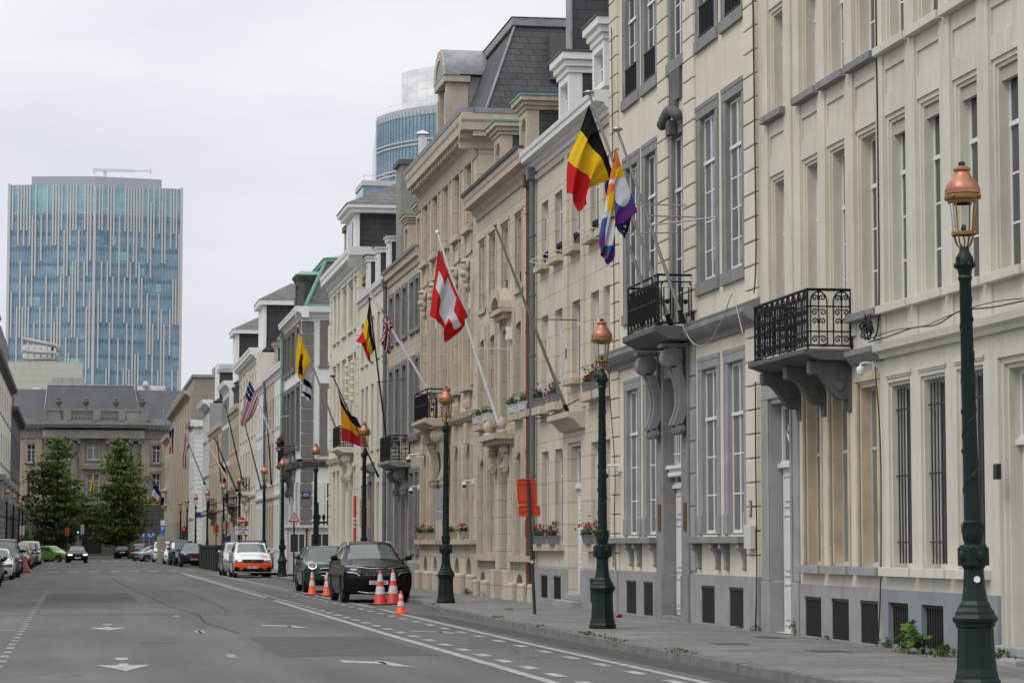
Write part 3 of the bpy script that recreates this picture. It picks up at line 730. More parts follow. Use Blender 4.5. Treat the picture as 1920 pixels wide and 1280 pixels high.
h.cornice(11.2, 11.7, .42, white_paint)
mb = MB(); mb.sweep([(-.02, 4.3), (.1, 4.3), (.28, 4.5), (.42, 4.55), (.42, 4.68), (-.02, 4.7)], lambda o, z: h.P(57.1, o, z), lambda o, z: h.P(59.75, o, z)); h.part('door_hood', mb, stone_trim, bevel=.01)
panel_door(h, 57.72, 59.18, .42, 3.9, .25, white_paint)
mb = MB(); h.box(mb, 57.3, 59.5, -.2, .3, .1, .28); h.box(mb, 57.45, 59.4, -.3, .05, .28, .42); h.part('doorstep', mb, bluestone_l, bevel=.02)
pl = [dict(a0=a0, a1=a1, z0=.27, z1=.83, d=-.005) for a0, a1 in ((55.5, 56.5), (60.0, 60.95), (61.75, 62.65))]
h.band('plinth', 0, 1.02, .03, pl[:1], bluestone_l, 54.1, 57.644, back=-.3); h.band('plinth', 0, 1.02, .03, pl[1:], bluestone_l, 59.256, 63.55, back=-.3)
for q in pl: cellar(h, q['a0'], q['a1'], q['z0'], q['z1'], -.002, 8)
h.roof(11.4, 14.0, -.35, -2.2, 9.5, slate_hung)
for a in (56.3, 60.55): h.dormer(a, a+1.35, -.3, 12.2, 13.3, 2.2, white_paint, slate_hung, cap=.5, pr=.2, topm=lead_dark)
h.downpipe(63.35, 1.2, 11.0, pipe_grey, .075, .12)
h.downpipe(64.0, .3, 10.9, pipe_rust, .07, .10)

# ================================================================ fifth house: carved stone, pedimented window, garlanded doorway
h = House('terraced_house', 'warm stone house with a small arched pediment, arched cellar vents and white window boxes', 63.6, 73.2, ashlar5)
A5 = [(64.0, 64.75), (65.45, 66.5), (67.6, 68.7), (69.75, 70.85), (71.63, 72.65)]
for i, (a0, a1) in enumerate(A5):
    h.hole(a0, a1, 8.45, 10.45, .3, steps=((.06, .05),)); h.hole(a0, a1, 5.1 if i != 2 else 4.9, 7.56, .3, arch=.13)
    if i != 2: h.hole(a0, a1, 1.3, 4.02, .3, arch=.13)
    if i not in (2,): h.hole(a0+.02, a1-.1, .2, .82, .25, arch=.3)
h.hole(67.55, 68.95, .2, 4.05, .45, arch=.15)
h.wall(0.0, 11.2, bevel=.006)
for i, (a0, a1) in enumerate(A5):
    w = h.window(a0+.06, a1-.06, 8.45, 10.39, .3, 'simple')
    mb = MB()
    for k in range(3): scroll(mb, lambda u, z: h.P(u, -.12, z), a0+.2+(a1-a0-.4)*k/2, 8.75, .16, 1.4, .02)
    h.box(mb, a0, a1, -.14, -.1, 8.9, 8.94); h.part('guard_rail', mb, iron, w)
    mb = MB()
    for (x0, x1) in ((a0-.1, a0), (a1, a1+.1)): h.box(mb, x0, x1, -.02, .035, 8.3, 10.5)
    h.box(mb, a0-.14, a1+.14, -.02, .06, 10.5, 10.62); h.box(mb, a0-.1, a1+.1, -.02, .07, 8.3, 8.45); h.part('surround', mb, stone_trim, w, bevel=.01)
    w = h.window(a0, a1, 5.1 if i != 2 else 4.9, 7.56, .3, 'simple', gm=glass)
    mb = MB()
    for (x0, x1) in ((a0-.16, a0-.04), (a1+.04, a1+.16)): h.box(mb, x0, x1, -.02, .06, 5.0, 7.9)
    h.part('strip_moulding', mb, stone_trim, w, bevel=.012)
    if i != 2:
        h.sill(a0-.1, a1+.1, 4.9, 5.1, .2, stone_trim)
        w = h.window(a0, a1, 1.3, 4.02, .3, 'simple', gm=glass_dark)
        mb = MB()
        for (x0, x1) in ((a0-.18, a0-.06), (a1+.06, a1+.18)): h.box(mb, x0, x1, -.02, .07, 1.3, 4.2)
        h.box(mb, (a0+a1)/2-.15, (a0+a1)/2+.15, -.02, .09, 4.02, 4.5); h.part('strip_moulding', mb, stone_trim, w, bevel=.012)
        cellar(h, a0+.02, a1-.1, .2, .82, .24, 6)
for (x0, x1) in ((63.62, 67.0), (69.55, 73.0)): h.sill(x0, x1, 1.14, 1.3, .18, stone_trim, name='shared_sill')
mb = MB()                                         # base blocks flanking the vents
for x0, x1 in ((63.62, 64.0), (64.68, 65.45), (66.42, 67.1), (69.35, 69.75), (70.78, 71.6), (72.58, 73.1)): h.box(mb, x0, x1, -.02, .16, 0, .58)
h.part('base_blocks', mb, ashlar5, bevel=.05)
mb = MB()                                         # segmental pediment over the centre window
n = 10
outer = [(68.15+1.05*math.cos(PI*k/n), 8.05+.62*math.sin(PI*k/n)) for k in range(n+1)]; inner = [(68.15+.62*math.cos(PI*k/n), 8.05+.34*math.sin(PI*k/n)) for k in range(n+1)]
for k in range(n):
    q = [outer[k], outer[k+1], inner[k+1], inner[k]]; mb.hull([h.P(x, .32, z) for x, z in q], [h.P(x, -.02, z) for x, z in q])
h.box(mb, 67.1, 69.2, -.02, .3, 7.92, 8.05); h.box(mb, 67.3, 69.0, -.02, .2, 7.78, 7.92)
h.part('pediment', mb, stone_trim, bevel=.01)
mb = MB(); h.box(mb, 66.75, 69.75, -.02, .55, 4.45, 4.6); h.box(mb, 66.9, 69.6, -.02, .42, 4.33, 4.45)
for a in (67.1, 69.4): mb.lathe([(.15, 0), (.16, .06), (.07, .12), (.12, .18), (.14, .27), (.1, .38), (.03, .45)], h.P(a, .28, 4.6), 12)
c = h.part('door_canopy', mb, stone_trim, smooth=40)
for a in (67.25, 69.25): volute_bracket(h, a, 4.33, .32, .8, stone_trim, .2, c)
mb = MB()
for a in (67.22, 69.28):
    for k in range(14): mb.blob(h.P(a, .05, 3.45-.1*k+.02*(k%2)), (.045, .05, .06+.02*(k%2)), 6, 4)
h.part('garland', mb, stone_trim, c, smooth=40)
mb = MB()
for x0, x1 in ((67.02, 67.5), (69.0, 69.48)): h.box(mb, x0, x1, -.02, .07, .9, 4.33); h.box(mb, x0-.05, x1+.05, -.02, .2, 0, .9)
h.part('door_surround', mb, ashlar5, bevel=.02)
panel_door(h, 67.56, 68.94, .25, 3.9, .42, M('varnished_oak', (.10, .055, .025), .4, var=.2, vs=4) if 'varnished_oak' not in bpy.data.materials else bpy.data.materials['varnished_oak'])
h.cornice(11.15, 11.85, .45, stone_trim)
h.profile('gutter', [(.30, 11.852), (.50, 11.852), (.52, 11.94), (.30, 11.94)], 63.6, 73.2, mat_once('green_black_gutter', lambda n: MF(n, (.035, .06, .05), .5)))
h.roof(11.6, 13.9, -.45, -1.9, 9.5, slate_pale)
for a in (65.95, 70.2): h.dormer(a, a+1.15, -.2, 12.0, 13.3, 2.6, stone_trim, slate, cap=.36, pr=.2, topm=copper_green, arch=.25)
mb = MB(); mb.box((12.62, 63.75, 11.3), (20.5, 64.3, 16.4)); h.part('slate_hung_gable', mb, slate_hung)
mb = MB(); mb.box((12.57, 63.7, 11.3), (12.62, 64.35, 16.4)); h.part('gable_flashing', mb, zinc)
mb = MB(); mb.box((12.5, 63.65, 16.4), (20.6, 64.4, 16.6)); h.part('gable_cap', mb, zinc)

# ================================================================ sixth house: the tall sandstone one
h = House('terraced_house', 'tall sand-coloured stone house with a big slate mansard and a round-topped dormer', 73.2, 85.7, ashlar6)
A6 = [(74.1, 75.45), (76.5, 77.85), (78.9, 80.25), (81.3, 82.65), (83.65, 85.0)]
A6 = [(a0, a1) for a0, a1 in A6]
for i, (a0, a1) in enumerate(A6):
    h.hole(a0+.1, a1-.1, 11.2, 13.4, .35, steps=((.08, .06),)); h.hole(a0, a1, 6.35 if i not in (2, 3) else 5.7, 9.35, .35, steps=((.08, .06),))
    if i != 2: h.hole(a0+.1, a1-.1, 1.75, 4.65, .35, arch=.4); h.hole(a0+.2, a1-.2, .18, 1.2, .4, arch=.4)
h.hole(78.8, 80.4, .12, 4.6, .6)
h.wall(0.0, 13.7, bevel=.01)
for i, (a0, a1) in enumerate(A6):
    w = h.window(a0+.18, a1-.18, 11.2, 13.3, .35, 'cross', gm=glass)
    h.sill(a0-.08, a1+.08, 11.02, 11.2, .16, stone_trim)
    mb = MB(); h.box(mb, a0, a0+.12, -.02, .07, 10.35, 11.02); h.box(mb, a1-.12, a1, -.02, .07, 10.35, 11.02); h.box(mb, a0, a1, -.02, .05, 10.35, 10.45)
    for (x0, x1) in ((a0-.16, a0-.05), (a1+.05, a1+.16)): h.box(mb, x0, x1, -.02, .06, 11.2, 13.45)
    h.part('window_apron', mb, stone_trim, w, bevel=.015)
    w = h.window(a0+.08, a1-.08, 6.35 if i not in (2, 3) else 5.7, 8.75, .35, 'cross', gm=glass)
    mb = MB(); h.box(mb, a0+.08, a1-.08, -.3, -.08, 8.75, 9.27); h.part('blind_box', mb, white_frame, w)
    mb = MB()                                    # carved keystone head
    mid = (a0+a1)/2
    for (dz, rx, rz, o) in ((9.98, .15, .2, .1), (9.78, .17, .13, .13), (9.6, .12, .12, .1), (9.42, .08, .14, .06), (10.14, .2, .09, .08)): mb.blob(h.P(mid, o, dz), (rx, rx, rz), 9, 6)
    for sd in (-1, 1): mb.blob(h.P(mid+sd*.17, .07, 10.02), (.07, .08, .13), 7, 5); mb.blob(h.P(mid+sd*.13, .07, 9.7), (.06, .07, .1), 7, 5)
    h.part('carved_keystone', mb, stone_trim, w, smooth=50)
    mb = MB()
    for (x0, x1) in ((a0-.2, a0-.06), (a1+.06, a1+.2)): h.box(mb, x0, x1, -.02, .08, 6.35, 9.5)
    h.part('strip_moulding', mb, stone_trim, w, bevel=.015)
    if i not in (2, 3):
        h.sill(a0-.1, a1+.1, 6.2, 6.35, .2, stone_trim)
        mb = MB()
        for k in range(6): mb.lathe([(.04, 0), (.07, .15), (.045, .32), (.05, .45)], h.P(a0+.1+(a1-a0-.2)*(k+.5)/6, .04, 5.72), 8)
        h.part('balusters', mb, stone_trim, w)
    if i != 2:
        w = h.window(a0+.1, a1-.1, 1.75, 4.65, .35, 'cross', gm=glass_dark)
        mb = MB()
        for (x0, x1) in ((a0-.12, a0+.02), (a1-.02, a1+.12)): h.box(mb, x0, x1, -.02, .08, 1.75, 4.6)
        h.box(mb, mid-.2, mid+.2, -.02, .14, 4.6, 5.25); h.part('strip_moulding', mb, stone_trim, w, bevel=.02)
        cellar(h, a0+.2, a1-.2, .18, 1.2, .38, 6)
for (x0, x1) in ((73.2, 78.5), (80.7, 85.7)): h.sill(x0, x1, 1.6, 1.76, .2, stone_trim, name='shared_sill')
mb = MB()
for x0, x1 in ((73.25, 74.1), (75.4, 76.55), (77.8, 78.7), (80.5, 81.35), (82.6, 83.7), (84.95, 85.65)): h.box(mb, x0, x1, -.02, .2, 0, .72)
h.part('base_blocks', mb, ashlar6, bevel=.06)
h.profile('string_course', [(-.02, 5.28), (.1, 5.3), (.2, 5.4), (.24, 5.56), (-.02, 5.6)], 73.2, 78.4, stone_trim); h.profile('string_course', [(-.02, 5.28), (.1, 5.3), (.2, 5.4), (.24, 5.56), (-.02, 5.6)], 81.6, 85.7, stone_trim)
b = balcony(h, 78.5, 81.5, .75, 5.56, 6.5, stone_trim, 'rect', th=.24)
for a in (78.75, 80.95): volute_bracket(h, a, 5.32, .62, 1.9, stone_trim, .4, b)
panel_door(h, 78.85, 80.35, .2, 4.5, .55, bpy.data.materials['varnished_oak'])
# cornice with modillions, returned along the exposed side wall
h.cornice(13.35, 14.35, .56, stone_trim, dent=.5)
h.profile('frieze_moulding', [(-.02, 13.1), (.05, 13.12), (.1, 13.3), (-.02, 13.34)], 73.2, 85.7, stone_trim)
mb = MB()
prof = [(-.02, 13.35), (.05, 13.35), (.07, 13.53), (.2, 13.65), (.22, 13.8), (.5, 13.85), (.51, 14.07), (.55, 14.15), (.56, 14.35), (-.02, 14.35)]
mb.sweep(prof, lambda o, z: (11.04, 73.2-o, z), lambda o, z: (21, 73.2-o, z))
for k in range(10): mb.box((11.4+k, 73.2-.44, 13.68), (11.8+k, 73.2-.12, 13.845))
h.part('cornice_return', mb, stone_trim)
h.profile('gutter', [(.2, 14.352), (.58, 14.352), (.6, 14.5), (.2, 14.5)], 72.65, 85.7, zinc)
mb = MB(); mb.box((11.42, 72.62, 14.352), (21, 73.0, 14.5)); h.part('gutter_return', mb, zinc)
mb = MB(); mb.hull([(11.8, 73.3, 14.3), (11.8, 85.6, 14.3), (20.5, 85.6, 14.3), (20.5, 73.3, 14.3)], [(12.95, 74.4, 17.35), (12.95, 84.5, 17.35), (19.3, 84.5, 17.35), (19.3, 74.4, 17.35)]); rf = h.part('mansard_roof', mb, slate)
mb = MB(); mb.box((12.85, 74.3, 17.352), (19.4, 84.6, 17.62)); mb.hull([(12.8, 74.25, 17.622), (12.8, 84.65, 17.622), (19.45, 84.65, 17.622), (19.45, 74.25, 17.622)], [(16, 76.5, 18.15), (16, 82.4, 18.15), (16.2, 82.4, 18.15), (16.2, 76.5, 18.15)]); h.part('roof_top', mb, zinc, rf, bevel=.03)
mb = MB(); mb.tube([(11.79, 73.28, 14.32), (12.94, 74.38, 17.36)], .04, 6); h.part('hip_roll', mb, zinc, rf)
mb = MB(); mb.hull([(13.9, 73.6, 15.6), (14.6, 73.6, 15.6), (14.6, 75, 15.6), (13.9, 75, 15.6)], [(13.9, 73.7, 17.0), (14.6, 73.7, 17.0), (14.6, 75, 17.0), (13.9, 75, 17.0)]); h.part('roof_hatch', mb, lead_dark, rf)
# round-topped dormer
d0, d1 = 79.4, 81.5
mb = MB()
for (x0, x1) in ((d0, d0+.35), (d1-.35, d1)): h.box(mb, x0, x1, -.7, .02, 14.35, 16.5)
h.box(mb, d0+.35, d1-.35, -.6, -.05, 14.35, 14.8); h.box(mb, d0-.12, d1+.12, -.75, .12, 16.5, 16.72)
for x0, x1 in ((d0+.05, d0+.3), (d1-.3, d1-.05)): h.box(mb, x0, x1, .02, .06, 14.9, 16.2)
n = 12; rr = (d1-d0)/2
oc = [((d0+d1)/2+(rr+.16)*math.cos(PI*k/n), 16.72+(rr*.95)*math.sin(PI*k/n)) for k in range(n+1)]; ic = [((d0+d1)/2+(rr-.25)*math.cos(PI*k/n), 16.72+(rr*.95-.35)*math.sin(PI*k/n)) for k in range(n+1)]
for k in range(n):
    q = [oc[k], oc[k+1], ic[k+1], ic[k]]; mb.hull([h.P(x, .14, z) for x, z in q], [h.P(x, -.4, z) for x, z in q])
d = h.part('dormer', mb, stone_trim, bevel=.02)
mb = MB(); mb.hull([h.P(x, .10, z+.03) for x, z in oc], [h.P(x, -3.2, z+.03) for x, z in oc]); h.part('barrel_roof', mb, zinc, d, smooth=50)
mb = MB(); h.box(mb, d0+.02, d1-.02, -3.2, -.71, 14.35, 16.7); h.part('cheek', mb, zinc, d)
mb = MB(); h.box(mb, d0+.35, d1-.35, -.5, -.45, 14.8, 16.5); h.part('pane', mb, glass_dark, d)
mb = MB()
for (y, z) in ((78.0, 19.0), (76.9, 18.6)): mb.tube([(15.5, y, 17.6), (15.5, y, z+1)], .03, 5); mb.tube([(15.3, y, z), (15.7, y, z)], .012, 4); mb.tube([(15.3, y, z+.3), (15.7, y, z+.3)], .012, 4)
h.part('aerials', mb, steel, rf)
mb = MB(); mb.box((12.1, 95.2, 11.5), (13.4, 96.6, 16.2)); c = h.part('chimney', mb, M('grey_rendered_chimney', (.27, .26, .24), .85, var=.2, vs=1.5, streak=.4))
mb = MB(); mb.box((12.0, 95.1, 16.2), (13.5, 96.7, 16.4)); h.part('chimney_cap', mb, stone_dark, c)
mb = MB(); mb.lathe([(.17, -.3), (.17, 1.0)], (13.05, 96.0, 16.4), 12); mb.lathe([(.1, .95), (.1, 1.1), (.28, 1.12), (.2, 1.22), (.03, 1.28)], (13.05, 96.0, 16.4), 12); h.part('flue', mb, MF('steel_flue', (.6, .6, .6), .3, metal=.6), c, smooth=40)

# ================================================================ seventh house: buff stone, grey window surrounds
h = House('terraced_house', 'buff stone house with grey stone window frames and a black-railed balcony', 85.7, 95.1, ashlar7)
A7 = [(86.0, 86.75), (87.3, 88.25), (89.35, 90.35), (91.3, 92.3), (93.3, 94.25)]
for i, (a0, a1) in enumerate(A7):
    for z0, z1 in ((9.15, 10.85), (5.5, 8.05), (1.4, 4.1)):
        if i == 2 and z0 < 2: continue
        h.hole(a0, a1, z0, z1, .14)
h.hole(89.25, 90.45, .12, 4.1, .5)
h.wall(0, 11.5)
for i, (a0, a1) in enumerate(A7):
    for z0, z1 in ((9.15, 10.85), (5.5, 8.05), (1.4, 4.1)):
        if i == 2 and z0 < 2: continue
        w = h.window(a0, a1, z0, z1, .13, 'simple', gm=glass_dark, fm=white_frame if z0 > 9 else MF('grey_frame_paint', (.2, .2, .2), .5) if 'grey_frame_paint' not in bpy.data.materials else bpy.data.materials['grey_frame_paint']); h.surround(a0, a1, z0, z1, .17, .05, bluestone, w, bevel=0)
h.surround(89.25, 90.45, .12, 4.1, .22, .07, bluestone, None, bottom=False)
panel_door(h, 89.27, 90.43, .2, 4.05, .4, mat_once('dark_green_door', lambda n: MF(n, (.03, .04, .035), .4)))
h.band('plinth', 0, .95, .04, [], bluestone_l, 85.7, 89.0); h.band('plinth', 0, .95, .04, [], bluestone_l, 90.7, 95.1)
h.profile('string_course', [(-.02, 5.18), (.12, 5.2), (.16, 5.35), (-.02, 5.38)], 85.7, 88.2, bluestone)
b = balcony(h, 88.3, 91.2, .72, 4.55, 5.45, bluestone, 'scroll', th=.22)
for a in (88.7, 90.8): volute_bracket(h, a, 4.33, .55, 1.0, bluestone, .3, b)
h.cornice(11.35, 11.85, .2, stone_trim); h.profile('gutter', [(.05, 11.852), (.26, 11.852), (.28, 11.95), (.05, 11.95)], 85.7, 95.1, zinc)
h.roof(11.5, 14.2, -.2, -2.4, 9, slate_pale)
for a in (87.0, 90.3): h.dormer(a, a+1.1, -.15, 11.95, 13.3, 2.5, stone_trim, slate, cap=.3, topm=slate_pale, hip=.5)
h.downpipe(94.95, .2, 11.4, pipe_grey, .08, .12)

# ================================================================ eighth house (white) and ninth (tall cream)
h = House('terraced_house', 'plain off-white house with white dormers and a grey pedimented door', 95.1, 105.0, cream_far)
A8 = [(96.0, 96.75), (97.65, 98.5), (99.7, 100.5), (101.65, 102.5), (103.2, 104.15)]
for i, (a0, a1) in enumerate(A8):
    for z0, z1 in ((9.0, 10.75), (5.42, 8.03), (1.35, 4.03)):
        if i == 2 and z0 < 2: continue
        h.hole(a0, a1, z0, z1, .28)
h.hole(99.5, 100.75, .12, 4.1, .4)
h.wall(0, 11.6)
for i, (a0, a1) in enumerate(A8):
    for z0, z1 in ((9.0, 10.75), (5.42, 8.03), (1.35, 4.03)):
        if i == 2 and z0 < 2: continue
        h.window(a0, a1, z0, z1, .28, 'simple', gm=glass)
        h.sill(a0-.08, a1+.08, z0-.1, z0, .07, cream_far, bevel=0)
h.surround(99.5, 100.75, .12, 4.1, .25, .08, bluestone, None, bottom=False)
mb = MB(); mb.sweep([(-.02, 4.45), (.2, 4.5), (.35, 4.62), (.35, 4.72), (-.02, 4.9)], lambda o, z: h.P(99.1, o, z), lambda o, z: h.P(101.15, o, z)); h.part('door_hood', mb, bluestone)
panel_door(h, 99.52, 100.73, .2, 4.05, .36, white_paint)
h.band('plinth', 0, .9, .03, [], bluestone_l, 95.1, 99.2); h.band('plinth', 0, .9, .03, [], bluestone_l, 101.0, 105.0)
h.cornice(11.5, 11.9, .2, white_paint)
h.roof(11.6, 14.0, -.3, -2.4, 9, slate)
for a in (96.9, 100.6, 104.0): h.dormer(a, a+.8, -.25, 11.9, 13.4, 2.4, white_paint, slate_hung, cap=.25, pr=.10, topm=slate, capd=.4)
h = House('terraced_house', 'tall cream house with quoins and heavy white cornice at the side-street corner', 105.0, 117.2, cream_far)
A9 = [(106.0, 106.8), (107.5, 109.2), (110.2, 111.7), (113.0, 113.9), (114.7, 115.7)]
for i, (a0, a1) in enumerate(A9):
    for z0, z1 in ((10.9, 12.9), (7.0 if i != 1 else 6.0, 9.65), (1.6, 4.8)): h.hole(a0, a1, z0, z1, .35, steps=((.08, .06),))
h.wall(0, 13.4)
for i, (a0, a1) in enumerate(A9):
    for z0, z1 in ((10.9, 12.9), (7.0 if i != 1 else 6.0, 9.65), (1.6, 4.8)):
        w = h.window(a0+.08, a1-.08, z0, z1-.08, .32, 'simple', gm=glass_dark if z0 < 11 else glass)
        mb = MB(); h.box(mb, a0-.12, a1+.12, -.02, .08, z1+.1, z1+.25); h.box(mb, a0-.1, a1+.1, -.02, .1, z0-.15, z0); h.part('mouldings', mb, cream_far, w)
mb = MB()
for a in (107.2, 109.6):
    for k in range(15): mb.blob(h.P(a-.05+.03*math.sin(k*2.1), .05, 9.4-.115*k), (.10, .09, .10), 6, 4)
h.part('stucco_garland', mb, cream_far, smooth=40)
b = balcony(h, 107.0, 109.7, .6, 5.75, 6.65, cream_far, 'scroll', th=.24)
for a in (107.3, 109.4): volute_bracket(h, a, 5.5, .5, 1.2, cream_far, .3, b)
h.profile('string_course', [(-.02, 5.3), (.12, 5.32), (.2, 5.5), (-.02, 5.55)], 109.8, 117.2, cream_far)
h.quoins(105.02, 105.6, .9, 13.2, cream_far, .5); h.quoins(116.5, 117.2, .9, 13.2, cream_far, .5)
h.cornice(13.25, 14.1, .5, white_paint, a0=105.0, a1=117.5)
mb = MB(); mb.sweep([(-.02, 13.3), (.25, 13.7), (.45, 13.75), (.5, 14.1), (-.02, 14.1)], lambda o, z: (11.1, 105-o, z), lambda o, z: (16, 105-o, z)); h.part('cornice_return', mb, white_paint)
h.roof(13.6, 14.9, -.2, -2.4, 10, slate)
mb = MB(); mb.box((12.2, 110.6, 14.2), (19, 113.9, 16.3)); p = h.part('pavilion', mb, slate_hung)
mb = MB(); mb.box((12.0, 110.4, 14.2), (12.2, 114.1, 16.3)); mb.box((11.75, 110.1, 16.3), (19.2, 114.4, 16.5)); mb.box((11.6, 109.95, 16.5), (19.3, 114.55, 16.68)); h.part('pavilion_front', mb, white_paint, p)
mb = MB(); mb.hull([(11.55, 109.9, 16.682), (11.55, 114.6, 16.682), (19.4, 114.6, 16.682), (19.4, 109.9, 16.682)], [(14, 112, 17.9), (14, 112.5, 17.9), (18, 112.5, 17.9), (18, 112, 17.9)]); h.part('pavilion_roof', mb, slate_pale, p)
mb = MB(); mb.box((11.97, 111.3, 14.6), (12.0, 113.2, 16.0)); h.part('pane', mb, glass_dark, p)
mb = MB(); mb.box((12.2, 116, 14.3), (13.4, 117, 16.2)); c = h.part('chimney', mb, M('ochre_chimney', (.33, .29, .2), .85, var=.2)); mb = MB(); mb.box((12.1, 115.9, 16.2), (13.5, 117.1, 16.45))
for k in range(4): mb.lathe([(.13, 0), (.1, .45)], (12.35+.3*k, 116.5, 16.45), 8)
h.part('chimney_pots', mb, stone_dark, c)
# ================================================================ corner house beyond the side street
h = House('corner_house', 'white corner house with grey quoins, white shutters and a green copper-trimmed mansard', 132.3, 143.8, white_wall)
gq = mat_once('grey_quoin_stone', lambda n: M(n, (.17, .155, .145), .85, var=.15, vs=1.5, streak=.2))
A = [(133.6, 135.2), (136.7, 138.5), (139.6, 141.2), (142.0, 143.3)]
for a0, a1 in A:
    for z0, z1 in ((11.2, 13.2), (6.9, 10.0), (1.6, 4.9)): h.hole(a0, a1, z0, z1, .3)
h.wall(0, 13.7, depth=9)
for a0, a1 in A:
    for z0, z1 in ((11.2, 13.2), (6.9, 10.0), (1.6, 4.9)):
        w = h.window(a0, a1, z0, z1, .25, 'simple')
        if z0 > 3: h.surround(a0, a1, z0, z1, .28, .06, gq, w, bevel=0)
        else:
            mb = MB()
            for x0, x1 in ((a0-.6, a0-.02), (a1+.02, a1+.45)):
                h.box(mb, x0, x1, .02, .06, z0, z1)
                for k in range(22): h.box(mb, x0+.06, x1-.06, .06, .075, z0+.08+k*.145, z0+.15+k*.145)
            h.part('shutters', mb, white_frame, w)
h.mode, h.c = 'F', 132.3                          # its side wall along the side street faces the viewer
sh = []
for (x0, x1, z0, z1) in ((12.95, 13.9, 11.2, 13.15), (12.95, 13.9, 6.6, 9.8), (12.85, 13.75, 2.2, 4.9)):
    mb = MB(); h.box(mb, x0, x1, .02, .04, z0, z1); w = h.part('side_window', mb, glass_dark)
    mb = MB()
    for b0, b1, c0, c1 in ((x0, x0+.09, z0, z1), (x1-.09, x1, z0, z1), (x0+.09, x1-.09, z1-.09, z1), (x0+.09, x1-.09, z0, z0+.1), (x0+.09, x1-.09, z0+(z1-z0)*.65, z0+(z1-z0)*.65+.08), (x0+.4, x0+.47, z0+.1, z1-.09)): h.box(mb, b0, b1, .04, .08, c0, c1)
    h.part('frame', mb, white_frame, w)
    if z0 > 3:
        mb = MB()
        for b0, b1, c0, c1 in ((x0-.42, x0-.02, z0-.15, z1+.3), (x1+.02, x1+.42, z0-.15, z1+.3), (x0-.02, x1+.02, z1+.02, z1+.3), (x0-.5, x1+.5, z0-.3, z0-.15)): h.box(mb, b0, b1, 0.003, .07, c0, c1)
        h.part('surround', mb, gq, w)
    else:
        mb = MB(); h.box(mb, x0-.75, x0-.03, .003, .06, z0, z1)
        for k in range(20): h.box(mb, x0-.68, x0-.1, .06, .08, z0+.06+k*.132, z0+.13+k*.132)
        h.part('shutter', mb, white_frame, w)
mb = MB(); z = .9; k = 0
while z < 13.4:
    h.box(mb, 11.54, 12.2, 0.003, .07, z, z+.6); z += .66
q = h.part('quoins', mb, gq, bevel=.02)
mb = MB(); mb.sweep([(-.02, 5.65), (.12, 5.7), (.25, 5.95), (.25, 6.05), (-.02, 6.1)], lambda o, z: (11.35, 132.3-o, z), lambda o, z: (20, 132.3-o, z)); mb.sweep([(-.02, 5.65), (.12, 5.7), (.25, 5.95), (.25, 6.05), (-.02, 6.1)], lambda o, z: (11.6-o, 132.05, z), lambda o, z: (11.6-o, 143.8, z)); h.part('string_course', mb, stone_dark)
h.mode, h.c = 'R', 11.6
h.cornice(13.55, 14.15, .4, white_paint, a0=131.9)
mb = MB(); mb.sweep([(-.02, 13.55), (.05, 13.55), (.16, 13.75), (.36, 13.85), (.4, 14.15), (-.02, 14.15)], lambda o, z: (11.2, 132.3-o, z), lambda o, z: (20, 132.3-o, z)); h.part('cornice_return', mb, white_paint)
b = balcony(h, 136.0, 139.2, .7, 5.95, 6.9, stone_dark, 'rect', th=.3)
for a in (136.4, 138.8): volute_bracket(h, a, 5.65, .6, 1.5, stone_dark, .35, b)
mb = MB(); mb.hull([(11.8, 132.6, 14.1), (11.8, 143.6, 14.1), (20, 143.6, 14.1), (20, 132.6, 14.1)], [(12.95, 133.5, 16.7), (12.95, 142.6, 16.7), (19, 142.6, 16.7), (19, 133.5, 16.7)]); rf = h.part('mansard_roof', mb, slate_pale)
mb = MB(); mb.tube([(11.75, 132.55, 14.15), (12.93, 133.48, 16.72)], .1, 6); mb.box((12.85, 133.4, 16.7), (19.1, 142.7, 16.9)); mb.box((11.7, 132.5, 14.1), (20, 132.62, 14.32)); mb.hull([(12.8, 133.35, 16.9), (12.8, 142.75, 16.9), (19.1, 142.75, 16.9), (19.1, 133.35, 16.9)], [(15, 136, 17.5), (15, 141, 17.5), (17, 141, 17.5), (17, 136, 17.5)]); h.part('copper_trim', mb, copper_green, rf)
h.dormer(135.6, 137.6, -.05, 14.15, 15.9, 2.2, stone_dark, slate, cap=.3, topm=copper_green, hip=.3)
mb = MB(); mb.box((12.0, 140.5, 14), (12.9, 142.5, 15.6)); mb.lathe([(.15, 0), (.12, .4)], (12.3, 141.3, 15.6), 8); h.part('chimney', mb, stone_dark)
h.downpipe(143.7, .3, 13.4, copper_green, .1, .15)

